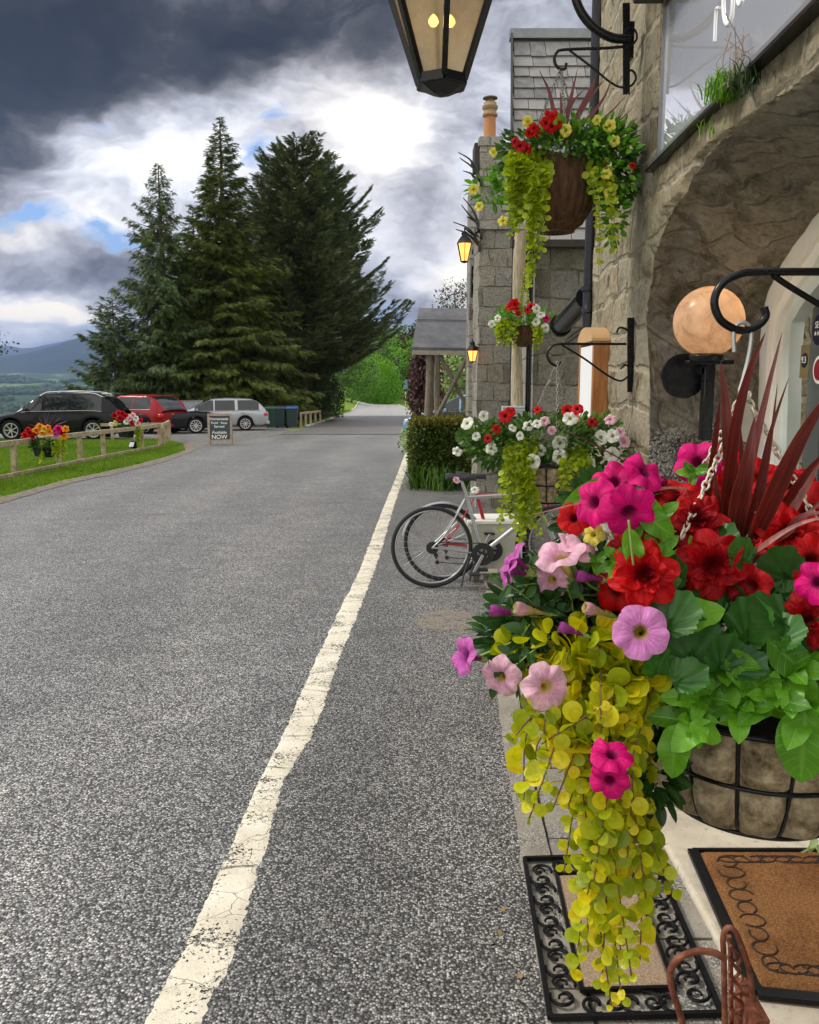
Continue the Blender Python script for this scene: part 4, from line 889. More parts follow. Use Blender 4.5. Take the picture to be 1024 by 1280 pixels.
def bush(name, loc, blobs, mat, label, cat, group=None, n=3000, leaf=.12, trunk=None, rough=.35, s=1, fill=.4, zmin=None, barkmat=None):
    root = empty(name, loc, 0, label, cat, group); mb = MB(); r = np.random.default_rng(s)
    tot = sum(np.prod(np.array(b[3:6]))**(2/3) for b in blobs)
    for i, b in enumerate(blobs):
        k = int(n*np.prod(np.array(b[3:6]))**(2/3)/tot); p, v = blobpts(k, b[:3], b[3:6], rough, fill, s+i)
        if zmin is not None: q_ = p[:, 2] > zmin; p, v = p[q_], v[q_]; k = len(p)
        dd = v+r.normal(0, .8, (k, 3)); mb.scatter(LEAFQ if leaf > .07 else LEAFP, p, basis(dd, r.normal(0, 1, (k, 3))+[0, 0, .8]), leaf*r.uniform(.55, 1.4, k))
    mb.build('crown', mat, root)
    if trunk:
        tb = MB()
        for t_ in trunk: tb.tube(bez(t_[0], 6), np.linspace(t_[1], t_[2], len(bez(t_[0], 6))), 7)
        tb.build('trunk', barkmat or MBARK, root, True)
    return root
MBRI = foliage('bright spring leaves', [(.05, .13, .008), (.10, .25, .014), (.16, .36, .025), (.24, .46, .05)], .45, .5, nscale=.6)
MMID = foliage('mid green leaves', [(.02, .05, .008), (.04, .10, .014), (.08, .17, .03), (.13, .24, .05)], .4, .5, nscale=.5)
MDRK = foliage('deep green leaves', [(.010, .025, .008), (.02, .045, .014), (.04, .075, .02), (.06, .11, .03)], .3, .5, nscale=.5)
MCOP = foliage('copper beech leaves', [(.03, .012, .018), (.06, .022, .03), (.10, .04, .05), (.13, .08, .07)], .35, .5, nscale=.5)
MWHV = foliage('white edged leaves', [(.03, .08, .02), (.10, .2, .05), (.35, .45, .22), (.6, .66, .45)], .3, .5, nscale=1)
def tree(loc, H, R_, mat, label, n, leaf, s, name='broadleaf_tree', group='broadleaf trees beyond the bend', nb=9, cat='tree', zlo=.35):
    r = np.random.default_rng(s); bl = []; tr = [([(0, 0, -.3), (.1, 0, H*.3), (0, .1, H*.7)], .028*H, .01*H)]
    for i in range(nb):
        a = i*2.4; f = r.uniform(zlo, .85); rad = R_*(1.05-.55*abs(f-.5)); c = (math.cos(a)*rad*.55, math.sin(a)*rad*.55, H*f); q_ = R_*r.uniform(.38, .6)
        bl.append((*c, q_, q_, q_*.85)); tr.append(([(0, 0, H*.25), (c[0]*.5, c[1]*.5, H*(.25+f)*.5), c], .012*H, .004*H))
    return bush(name, loc, bl, mat, label, cat, group, n, leaf, tr, .45, s, .5)
# behind the bend of the road
Lb = at(470, 178); hb = topH(443, 178, Lb); bush('round_bush', Lb, [(0, 0, hb*.5, 5.0, 4, hb*.5), (2.5, .2, hb*.38, 3.2, 3, hb*.36), (-3, .3, hb*.36, 3.2, 3, hb*.34)], MBRI, 'rounded bright green bush on the grass bank beyond the road', 'bush', None, 9000, .36, rough=.3, s=31)
tree(at(497, 215), topH(408, 215, at(497, 215)), 8, MBRI, 'light green tree directly behind the rounded bush', 6000, .6, 33, zlo=.1)
tree(at(446, 200), topH(400, 200, at(446, 200)), 10, MMID, 'mid green tree between the firs and the rounded bush', 7000, .6, 35, zlo=.1)
tree(at(515, 240), topH(398, 240, at(515, 240)), 8, MDRK, 'dark green tree just over the ridge of the log porch', 5000, .6, 37, zlo=.1)
tree(at(478, 270), topH(404, 270, at(478, 270)), 12, MMID, 'most distant green tree on the hill beyond the bend', 5000, .8, 39, zlo=.1)
tree(at(418, 130), topH(430, 130, at(418, 130)), 7, MMID, 'green tree showing under the lean of the fir', 5000, .4, 38, zlo=.1)
for px_, Y_, k_, lb_ in ((403, 62, 1., 'dark evergreen shrub at the roadside edge under the firs'), (388, 57, .95, 'dark evergreen shrub at the foot of the broad fir behind the short fence'), (366, 54, 1.0, 'dark evergreen shrub behind the wheelie bins')):
    Lx = at(px_, Y_); bush('evergreen_shrub', Lx, [(0, 0, 1.7*k_, 1.5*k_, 1.5, 2.3*k_), (-1.2, 0, 1.4, 1.5, 1.4, 2*k_), (.7, .5, 1.1, 1.0, 1.2, 1.6*k_)], MDRK, lb_, 'shrub', 'evergreen shrubs under the firs', 6000, .16, rough=.4, s=41+px_)
# beside and behind the porch
tree(at(548, 60), topH(352, 60, at(548, 60)), 3.0, MCOP, 'copper leaved tree rising above the log porch roof', 3600, .17, 43, 'copper_beech', None)
tree(at(572, 75), topH(328, 75, at(572, 75)), 2.4, MMID, 'thin pale green tree above the copper leaved tree', 1500, .16, 44, 'birch_tree', None)
tree(at(580, 48), topH(425, 48, at(580, 48)), 3.2, MDRK, 'dark leafy tree seen through the open log porch', 5000, .2, 45, 'garden_tree', None, zlo=.1)
def weeping(loc, H):
    root = empty('weeping_tree', loc, 0, 'weeping purple leaved tree hanging beside the log porch', 'tree'); mb = MB(); tb = MB(); r = np.random.default_rng(5)
    tb.tube(bez([(0, 0, -.2), (.05, 0, H*.5), (-.1, 0, H*.92)], 6), .06, 7)
    for i in range(34):
        a = r.uniform(0, 6.28); R_ = r.uniform(.12, .42); p = bez([(-.1, 0, H*.92), (R_*.6*math.cos(a), R_*.6*math.sin(a), H), (R_*math.cos(a), R_*math.sin(a), H*.75), (R_*1.1*math.cos(a), R_*1.1*math.sin(a), H*r.uniform(.35, .6))], 8); tb.tube(p, .008, 4)
        q_ = p[6:]; idx = r.integers(0, len(q_), 90); pp = q_[idx]+r.normal(0, .07, (90, 3)); mb.scatter(LEAFP, pp, basis(r.normal(0, .5, (90, 3))-[0, 0, 1], r.normal(0, 1, (90, 3))), r.uniform(.06, .13, 90))
    mb.build('crown', MCOP, root); tb.build('trunk', MBARK, root, True)
Lw = at(533, 22); weeping(Lw, topH(437, 21.5, Lw))
Lv = at(575, 31, .15); bush('variegated_shrub', Lv, [(0, 0, 1.5, 1.1, .8, 1.4), (-.4, 0, 2.4, .7, .6, .8), (.7, 0, 1.3, .9, .7, 1.2)], MWHV, 'tall white edged leafy shrub behind the log porch', 'shrub', None, 3600, .15, s=47)
Lv = at(527, 22, -.05); bush('flowering_shrub', Lv, [(0, 0, .45, .45, .5, .55), (.2, -.8, .3, .4, .4, .4), (-.15, 1.5, .35, .45, .6, .4)], MWHV, 'low pale shrub at the road edge between the hedge and the far road', 'shrub', None, 1500, .08, s=48)
Lv = at(560, 19.2, .2); bush('low_shrub', Lv, [(0, 0, .62, .9, .4, .62)], foliage('olive leaves', [(.05, .08, .015), (.12, .16, .03), (.22, .26, .07)]), 'low olive green shrub in front of the blue car', 'shrub', None, 2200, .07, s=49)
# clipped hedge and edging plants
def hedge():
    root = empty('clipped_hedge', (0, 0, 0), 0, 'clipped dark green box hedge with golden top at the end of the footway', 'hedge'); mb = MB(); r = np.random.default_rng(8)
    x0, x1, y0, y1, z0 = P(515, 560, 14.6)[0], 1.1, 14.6, 15.6, -.28; z1 = P(540, 523, 14.6)[2]-.04; n = 15000
    f = r.integers(0, 8, n); u, v = r.random(n), r.random(n); p = np.zeros((n, 3)); nn = np.zeros((n, 3))
    for k in range(n):
        pass
    fr = f < 4; lf = (f == 4); tp = f > 4
    p[fr] = np.stack([x0+(x1-x0)*u[fr], 0*u[fr]+y0, z0+(z1-z0)*v[fr]], -1); nn[fr] = (0, -1, 0)
    p[lf] = np.stack([0*u[lf]+x0, y0+(y1-y0)*u[lf], z0+(z1-z0)*v[lf]], -1); nn[lf] = (-1, 0, 0)
    p[tp] = np.stack([x0+(x1-x0)*u[tp], y0+(y1-y0)*v[tp], 0*u[tp]+z1], -1); nn[tp] = (0, 0, 1)
    bl = .08*(fbm(p*3, 3)-.47)+.03*r.normal(size=n); ed = np.minimum(np.minimum(p[:, 0]-x0, x1-p[:, 0]), z1-p[:, 2]); bl -= .04*np.exp(-np.abs(ed)/.06)
    bulge = .05*np.sin(np.clip((p[:, 2]-z0)/(z1-z0), 0, 1)*3.14); p += nn*(bl+bulge*(~tp))[:, None]
    top = tp | (p[:, 2] > z1-.07-.05*r.random(n)); 
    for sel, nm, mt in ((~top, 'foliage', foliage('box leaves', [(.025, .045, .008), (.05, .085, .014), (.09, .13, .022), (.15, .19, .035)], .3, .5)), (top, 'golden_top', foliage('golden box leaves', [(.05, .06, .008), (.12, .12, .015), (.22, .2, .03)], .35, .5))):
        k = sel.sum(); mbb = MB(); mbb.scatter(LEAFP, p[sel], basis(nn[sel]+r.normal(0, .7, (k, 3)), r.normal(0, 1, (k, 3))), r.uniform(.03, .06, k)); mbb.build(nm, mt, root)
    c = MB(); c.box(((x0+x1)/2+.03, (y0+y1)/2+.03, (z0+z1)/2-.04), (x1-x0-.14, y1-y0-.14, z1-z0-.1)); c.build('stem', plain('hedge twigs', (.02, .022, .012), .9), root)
hedge()
STRAP = (np.array([(-.03, 0, 0), (.03, 0, 0), (-.035, .35, .22), (.035, .35, .22), (-.028, .72, .3), (.028, .72, .3), (0, 1.05, .15)]), [np.array([[0, 1, 3, 2], [2, 3, 5, 4]]), np.array([[4, 5, 6]])])
def tuft(name, loc, n, ln, mat, label, spread=.2, s=3, up=.7, cat='plant', wid=1.):
    r = np.random.default_rng(s); mb = MB(); p = np.stack([r.normal(0, spread, n), r.normal(0, spread*.8, n), r.random(n)*.03], -1); d = np.stack([r.normal(0, .6, n)+p[:, 0]*2, r.normal(0, .6, n), r.uniform(up*.5, up*1.4, n)], -1)
    l = ln*r.uniform(.5, 1.2, n); mb.scatter(STRAP, p, basis(d, (0, 0, 1)), np.stack([l*wid, l, l], -1)); o = mb.build(name, mat, None, loc=loc); return tag(o, label, cat)
g = G(550, 612); tuft('grassy_plant', (g[0], g[1]-.05, g[2]), 320, .42, MMID, 'tufted green plant spilling out at the foot of the clipped hedge', .24, 3, .8)
g = G(522, 590); tuft('grassy_plant', tuple(g), 60, .2, MBRI, 'small pale tuft at the road edge beside the clipped hedge', .1, 4, .6)
# grass of fields near the far road
def gf(n):
    y = rng.uniform(28, 90, n); e = np.interp(y, [G(f[0], f[1])[1] for f in fr_y], [G(f[0], f[1])[0] for f in fr_y]); x = e-.1-rng.random(n)**1.5*5; k = (y > 46); x, y = x[k], y[k]; return x, y, terr(x, y)
fr_y = [(f[0], f[1]) for f in fr]
tag(blades(60000, gf, (.05, .16), 'grass', MGR, .03), 'longer grass on the bank beyond the car park', 'grass', kind='stuff')
def gf2(n):
    y = rng.uniform(17, 70, n); x = np.interp(y, [17, 24, 70], [.2, .25, .5])+rng.random(n)**1.4*3; return x, y, terr(x, y)
tag(blades(40000, gf2, (.05, .14), 'grass', MGR, .02), 'grass at the right hand road edge past the log porch', 'grass', kind='stuff')
# wooded valley floor and slopes
def woods():
    n = 26000; y = np.exp(rng.uniform(math.log(420), math.log(4300), n)); u = rng.uniform(-.62, -.25, n); x = u*(y+12); s_ = fbm(np.stack([x/330, y/560, 0*x], -1), 4, 21); k = s_ > .47; x, y = x[k], y[k]; z = terr(x, y); n = len(x)
    T8 = []
    a = np.arange(7)*2*math.pi/7; V = [(0, 0, 1.)]+[(math.cos(b)*.5, math.sin(b)*.5, .62) for b in a]+[(math.cos(b+.3)*.62, math.sin(b+.3)*.62, .15) for b in a]
    Ft = np.array([[0, 1+i, 1+(i+1) % 7] for i in range(7)]); Fq = np.array([[1+i, 8+i, 8+(i+1) % 7, 1+(i+1) % 7] for i in range(7)])
    h = rng.uniform(7, 15, n)*np.interp(y, [400, 4000], [.8, 1.3]); mb = MB(); rot = basis(np.stack([rng.normal(size=n), rng.normal(size=n), 0*x], -1)); mb.scatter((np.array(V), [Ft, Fq]), np.stack([x, y, z], -1), rot, np.stack([h*rng.uniform(.8, 1.6, n), h*rng.uniform(.8, 1.6, n), h], -1))
    tag(mb.build('woodland', foliage('woodland', [(.012, .03, .012), (.02, .045, .016), (.035, .07, .022), (.06, .11, .03)], .1, .8, nscale=.01)), 'dark woods across the far valley floor and lower slopes', 'woodland', kind='stuff')
woods()
# branch of a tree standing outside the picture on the left
def leftbranch():
    loc = at(-95, 26, 0); loc = (loc[0], 26, gz(0, 26)); root = empty('birch_tree', loc, 0, 'leafy birch twigs reaching in at the left edge above the valley', 'tree'); tb = MB(); mb = MB(); r = np.random.default_rng(4)
    tb.tube(bez([(0, 0, -.2), (.1, 0, 2), (-.1, 0, 6)], 6), np.linspace(.13, .03, 13), 8)
    for k in range(26):
        a = r.uniform(-.6, .6) if k < 14 else r.uniform(0, 6.28); z = r.uniform(2.0, 4.2) if k < 14 else r.uniform(2.5, 6); l = r.uniform(1.7, 2.5) if k < 14 else r.uniform(1, 2)
        p = bez([(0, 0, z), (l*.5*math.cos(a), l*.5*math.sin(a), z+.4), (l*math.cos(a), l*math.sin(a), z-.1)], 6); tb.tube(p, np.linspace(.025, .004, len(p)), 5); n = 150; i = r.integers(3, len(p), n); pp = p[i]+r.normal(0, .16, (n, 3)); mb.scatter(LEAFP, pp, basis(r.normal(0, 1, (n, 3))-[0, 0, .6], r.normal(0, 1, (n, 3))), r.uniform(.06, .12, n))
    tb.build('trunk', MBARK, root, True); mb.build('crown', MDRK, root)
leftbranch()
# ================================================================ cars, fence, board, bins
MTYRE = plain('tyre rubber', (.01, .01, .01), .85, spec=.2, var=.2, scale=60)
MRIM = plain('alloy', (.55, .55, .56), .3, .85, var=.05)
MCGL = Mt('car glass'); MCGL = MCGL.bsdf((.012, .016, .018), .05, spec=.5, coat=.2)
MRED = Mt('tail lamp red').bsdf((.55, .01, .015), .15, coat=.6); MAMB = Mt('number plate yellow').bsdf((.75, .50, .04), .4)
MCHR = plain('satin bright trim', (.62, .62, .62), .2, .9, var=.05); MPLA = plain('black plastic', (.01, .01, .01), .6, spec=.25); MHEAD = Mt('head lamp').bsdf((.6, .63, .66), .08, coat=.8)
def paint(name, c, rough=.3, metal=.2):
    m = Mt(name); n_ = m.noise(3, 4, .6); d = m.mapr(m.n('SeparateXYZ', _0=m.co()).outputs['Z'], .2, .7, .35, 0)
    cc = m.mix(m.math('MULTIPLY', m.math('MULTIPLY', d, .35), m.mapr(n_, .3, .7)), c, (.10, .09, .075)); return m.bsdf(cc, rough, metal=metal, coat=.15, spec=.22)
def wheel(par, x, y, r_, w, spokes, s_):
    """wheel standing in the y-z plane with its face toward s_*x"""
    wr = empty('wheel', (x, y, r_), 0, parent=par)
    mb = MB(); mb.lathe([(r_*.72, -w/2), (r_*.94, -w/2), (r_, -w*.33), (r_, w*.33), (r_*.94, w/2), (r_*.72, w/2), (r_*.70, 0), (r_*.72, -w/2)], (0, 0, 0), 36, 'x'); mb.build('tyre', MTYRE, wr, 40)
    mb = MB(); f = s_*w*.42; mb.lathe([(r_*.72, f), (r_*.66, f), (r_*.64, f-s_*.05), (r_*.60, f-s_*.05)], (0, 0, 0), 36, 'x'); mb.lathe([(0, f-s_*.0), (r_*.13, f), (r_*.14, f-s_*.04)], (0, 0, 0), 16, 'x')
    for k in range(spokes):
        a = 2*math.pi*k/spokes; d_ = np.array([0, math.cos(a), math.sin(a)]); mb.bar(np.array([f-s_*.02, 0, 0])+d_*r_*.1, np.array([f-s_*.015, 0, 0])+d_*r_*.66, .03, r_*.13, up=(0, -d_[2], d_[1]) if False else (1, 0, 0))
    mb.build('rim', MRIM, wr, 40); mb = MB(); mb.lathe([(0, f-s_*.07), (r_*.66, f-s_*.07)], (0, 0, 0), 24, 'x'); mb.build('brake_disc', MPLA, wr)
def car(name, label, loc, heading, Lc, Wd, H, top, roof, shoulder, axles, r_, mpaint, glass, open_top=False, plate=None, spokes=5, rails=False, group='cars in the car park', wheelw=.22, tl=(.8, 1.0), trimline=True, cladding=False):
    """x = across, +y = front.  top/roof: lists (s, z); glass: windows as (s0, s1)"""
    root = empty(name, loc, heading, label, 'car', group); N = 84; s_ = np.linspace(-Lc/2, Lc/2, N)
    zt = np.interp(s_, *zip(*top)); e = np.abs(s_)/(Lc/2); wv = Wd/2*(1-.16*np.clip((e-.70)/.30, 0, 1)**2.2); zb = .22+.10*np.clip((e-.88)/.12, 0, 1)
    for a in axles: d_ = np.abs(s_-a); zb = np.where(d_ < r_*1.13, np.maximum(zb, r_+np.sqrt(np.maximum((r_*1.13)**2-d_**2, 0))), zb)
    k = np.ones(9)/9; zt = np.convolve(np.pad(zt, 4, 'edge'), k, 'valid')
    sh = np.minimum(np.interp(s_, *zip(*shoulder)), zt-.03); rows = []
    zm = np.maximum(zb+.02, np.minimum(.52, sh-.1))
    for sx in (-1, 1):
        rows.append(np.stack([np.stack([sx*wv*f, s_, z], -1) for f, z in ((.86, zb), (.975, zb+.015), (1., zm), (1., zm*.4+sh*.6), (.975, sh), (.93, sh+(zt-sh)*.55), (.80, zt-.01), (.45, zt+.012), (0, zt+.016))], 1))
    mb = MB(); mb.grid(rows[0]); mb.grid(rows[1], True)
    for i in (0, -1):
        R0, R1 = rows[0][i], rows[1][i]; q_ = np.stack([R0, R1], 1); mb.grid(q_, i == 0)
    body = subsurf(mb.build('body', mpaint, root, 60), 1)
    mb = MB(); mb.box((0, 0, .42), (Wd*.84, Lc*.93, .36)); mb.build('underbody', MPLA, root)
    if cladding:
        pass
    if not open_top:
        g0, g1 = roof[0][0], roof[-1][0]; M_ = 56; gs = np.linspace(g0, g1, M_); zr = np.interp(gs, *zip(*roof)); zr = np.convolve(np.pad(zr, 2, 'edge'), np.ones(5)/5, 'valid'); zr[0] = roof[0][1]; zr[-1] = roof[-1][1]
        zbelt = np.interp(gs, s_, sh)+.0; wg = np.interp(gs, s_, wv); hmax = zr.max(); tf = np.clip((zr-zbelt)/(hmax-zbelt), 0, 1); V = []
        ks = [(0, .965), (.06, .955), (.5, .875), (.86, .80), (.93, .77)]
        for sx in (-1, 1):
            cols_ = [np.stack([sx*wg*f*(1), gs, zbelt+(zr-zbelt)*t*.0+np.minimum((hmax-zbelt)*t, np.maximum(zr-zbelt-.01*(5-i), .0))], -1) for i, (t, f) in enumerate(ks)]
            cols_ += [np.stack([sx*wg*.66, gs, zr-.005], -1), np.stack([sx*wg*.3, gs, zr+.01], -1), np.stack([0*gs, gs, zr+.014], -1)]
            V.append(np.stack(cols_, 1))
        bm, gms = MB(), {}
        slope = np.abs(np.gradient(zr, gs)); Vs = []; 
        for si, A in enumerate(V):
            nr, nc = A.shape[:2]; idx = np.arange(nr*nc).reshape(nr, nc); fb, fg = [], {}
            for i in range(nr-1):
                sm = (gs[i]+gs[i+1])/2; w_ = [k_ for k_, (a, b) in enumerate(glass) if a < sm < b]; sl_ = (slope[i]+slope[i+1])/2 > .28
                for j in range(nc-1):
                    f = [idx[i, j], idx[i, j+1], idx[i+1, j+1], idx[i+1, j]]
                    if si: f = f[::-1]
                    if 1 <= j < 3 and w_ and min(zr[i], zr[i+1]) > zbelt[i]+.12: fg.setdefault(('window', si, w_[0]), []).append(f)
                    elif j >= 5 and sl_ and .02 < tf[i] < .97: fg.setdefault(('windscreen', 0, int(sm > 0)), []).append(f)
                    else: fb.append(f)
            bm.add(A.reshape(-1, 3), np.array(fb))
            for k_, v_ in fg.items(): gms.setdefault(k_, MB()).add(A.reshape(-1, 3), np.array(v_))
        bm.build('roof', mpaint, root, 50)
        for k_, g_m in gms.items(): g_m.build(k_[0], MCGL, root, 50)
        inner = MB(); 
        if trimline:
            for sx in (-1, 1):
                a, b = glass[0][0], glass[-1][1]; q = [( sx*(np.interp(v, gs, wg)*.972), v, np.interp(v, gs, zbelt)+.02) for v in np.linspace(a-.05, b+.1, 12)]; t_ = MB(); t_.tube(q, .013, 5); t_.build('window_trim', MCHR, root)
        if rails:
            for sx in (-1, 1):
                v = np.linspace(roof[0][0]+Lc*.12, roof[-1][0]-Lc*.17, 10); q = np.stack([sx*np.interp(v, gs, wg)*.74, v, np.interp(v, gs, zr)+.045], -1); q[0, 2] -= .05; q[-1, 2] -= .05; t_ = MB(); t_.tube(q, .022, 6); t_.build('roof_rail', MCHR, root)
    for a in axles:
        for sx in (-1, 1): wheel(root, sx*(Wd/2-wheelw/2-.01), a, r_, wheelw, spokes, sx)
    yb = -Lc/2
    for sx in (-1, 1):
        z0 = np.interp(yb+.12, s_, sh); t_ = MB(); t_.box((sx*Wd*.40, yb+.10, z0-.10), (Wd*.17, .16, .15)); bevel(t_.build('tail_lamp', MRED, root, 40), .03, 3)
        z1 = np.interp(-yb-.2, s_, sh); t_ = MB(); t_.box((sx*Wd*.38, -yb-.14, z1-.09), (Wd*.18, .18, .13)); bevel(t_.build('headlight', MHEAD, root, 40), .04, 3)
        if not open_top:
            t_ = MB(); t_.box((sx*(Wd/2+.07), roof[-1][0]-.42, np.interp(roof[-1][0]-.4, s_, sh)+.08), (.16, .09, .12)); bevel(t_.build('wing_mirror', mpaint, root, 40), .03, 3)
        for dy in ((glass[0][1]-.25, glass[-1][1]-.85) if len(glass) > 1 else ()):
            t_ = MB(); t_.box((sx*(Wd/2+.005), dy, np.interp(dy, s_, sh)-.09), (.03, .18, .03)); t_.build('door_handle', mpaint, root)
    if plate:
        t_ = MB(); t_.box((0, yb-.02, plate), (.52, .02, .11)); t_.build('number_plate', MAMB, root)
    t_ = MB(); t_.box((0, yb+.02, .36), (Wd*.86, .16, .16)); bevel(t_.build('bumper', MPLA if cladding else mpaint, root, 40), .04, 3)
    return root
def gat(px, Y): x = (px-512)/FP*Y; return (x, Y, gz(0, Y)+.012)
# heading: +y turned to point left, tail swung toward the camera
suv = car('sport_utility_car', 'black estate car with silver roof rails parked behind the rail fence', gat(78, 31.5), R(93), 4.85, 1.93, 1.72,
    [(-2.42, .86), (-2.2, 1.0), (-1.5, 1.08), (.6, 1.08), (1.0, 1.06), (2.0, .90), (2.3, .74), (2.42, .55)], [(-2.36, 1.02), (-1.95, 1.5), (-1.5, 1.64), (-.4, 1.71), (.35, 1.66), (1.25, 1.06)], [(-2.42, .9), (-2.0, 1.06), (.9, 1.02), (2.1, .82), (2.42, .6)], (-1.45, 1.45), .37, paint('black car paint', (.006, .006, .009)), [(-1.75, -.75), (-.68, .22), (.3, .95)], plate=.85, spokes=7, rails=True)
t_ = MB(); t_.box((0, -1.9, 1.66), (1.3, .34, .035)); bevel(t_.build('spoiler', MCHR, suv, 40), .012)
car('family_car', 'dark red car parked beside the black one with its tail toward the road', gat(174, 37), R(62), 4.45, 1.86, 1.64,
    [(-2.22, .84), (-2.0, 1.0), (-1.5, 1.06), (.6, 1.05), (.9, 1.0), (1.9, .86), (2.22, .6)], [(-2.15, 1.0), (-1.75, 1.46), (-1.3, 1.6), (-.2, 1.64), (.4, 1.57), (1.2, 1.0)], [(-2.22, .88), (-1.9, 1.02), (.8, .97), (1.9, .78), (2.22, .58)], (-1.32, 1.3), .36, paint('dark red car paint', (.26, .010, .014)), [(-1.6, -.65), (-.58, .25), (.32, .9)], plate=.80, spokes=5)
car('convertible_car', 'low black open car half hidden between the red car and the chalk board', gat(212, 36.5), R(100), 4.1, 1.75, 1.0,
    [(-2.05, .72), (-1.8, .86), (-.9, .92), (-.7, .86), (.6, .86), (.8, .88), (1.6, .78), (2.05, .5)], [], [(-2.05, .72), (-1.7, .82), (.9, .80), (1.8, .66), (2.05, .5)], (-1.2, 1.25), .34, paint('dark car paint', (.010, .010, .014)), [], open_top=True, spokes=10)
car('estate_car', 'silver estate car parked beyond the chalk board', gat(270, 39.5), R(103), 4.8, 1.8, 1.5,
    [(-2.4, .80), (-2.25, .92), (-1.5, .96), (.7, .96), (1.0, .94), (2.1, .80), (2.4, .55)], [(-2.3, .95), (-2.0, 1.30), (-1.7, 1.42), (-.6, 1.47), (.2, 1.42), (1.2, .95)], [(-2.4, .82), (-2.1, .92), (1.0, .88), (2.1, .72), (2.4, .52)], (-1.35, 1.45), .325, paint('silver car paint', (.36, .38, .41), .3, .5), [(-2.0, -1.0), (-.93, -.02), (.05, .85)], plate=.72, spokes=10)
car('blue_car', 'pale blue car seen through the open log porch', (P(590, 500, 26)[0], 26.5, gz(0, 27)+.22), R(80), 4.0, 1.7, 1.45,
    [(-2.0, .82), (-1.8, .95), (.6, .95), (.9, .93), (1.8, .8), (2.0, .6)], [(-1.95, .95), (-1.6, 1.35), (-1.2, 1.44), (-.2, 1.46), (.3, 1.4), (1.1, .95)], [(-2.0, .85), (-1.8, .92), (.8, .88), (1.8, .72), (2.0, .55)], (-1.2, 1.25), .31, paint('pale blue car paint', (.18, .34, .55), .3, .3), [(-1.6, -.6), (-.5, .2), (.28, .85)], group=None)

# post and rail fence
MRAIL = Mt('weathered rail'); _m = MRAIL; _p = _m.n('NewGeometry').outputs['Position']
MRAIL = _m.bsdf(_m.ramp(_m.noise(7, 6, .7, _p), [(.3, (.17, .125, .08)), (.5, (.33, .265, .175)), (.7, (.46, .39, .27))]), .85, _m.bump(_m.noise(30, 4, .7, _p), .6, .005), spec=.2)
def fence(label, posts, hgt, name='rail_fence', board=None, rail=(.09, .11), pw=.10, group=None):
    root = empty(name, tuple(posts[0]), 0, label, 'fence', group); b = np.asarray(posts[0], float); posts = [np.asarray(p, float)-b for p in posts]
    for p in posts: mb = MB(); mb.box((p[0], p[1], p[2]+hgt/2-.05), (pw, pw, hgt)); bevel(mb.build('post', MRAIL, root), .008)
    for i in range(len(posts)-1):
        mb = MB(); a, c_ = posts[i], posts[i+1]; d_ = (c_-a)/np.linalg.norm(c_-a); mb.bar(a-d_*.03+[0, -.0, hgt+.0], c_+d_*.0+[0, 0, hgt], *rail[::1]); bevel(mb.build('rail', MRAIL, root), .01)
    if board is not None:
        mb = MB(); bb = [np.asarray(p, float)-b for p in board]
        for i in range(len(bb)-1): mb.bar(bb[i]+[0, 0, .05], bb[i+1]+[0, 0, .05], .05, .10)
        mb.build('board', MRAIL, root)
    return root
Gp = lambda x, y: G(x, y)
fp = [Gp(-150, 640), Gp(-65, 614), Gp(19, 594.5), Gp(74, 582.5), Gp(101, 577), Gp(130, 571.5), Gp(178, 563), Gp(200, 557.5)]
f1 = fence('low post and rail fence along the roadside verge', fp, .66, board=[Gp(-150, 645), Gp(0, 601), Gp(100, 579.5), Gp(200, 559.5)])
fence('back run of the low rail fence in front of the black car', [Gp(-120, 549), Gp(8, 549), Gp(75, 549.5), Gp(141, 550.5), Gp(205, 549.5)], .56)
fence('short return of the low rail fence at its roadside corner', [Gp(204, 557), Gp(208.5, 554), Gp(212, 549.5)], .66)
fence('short wooden fence at the roadside beyond the wheelie bins', [((x_-512)/FP*y_, y_, gz(0, y_)) or 0 for x_, y_ in ((377, 43), (383, 44.2), (389, 45.5), (395, 47), (401, 48.5))], .72)
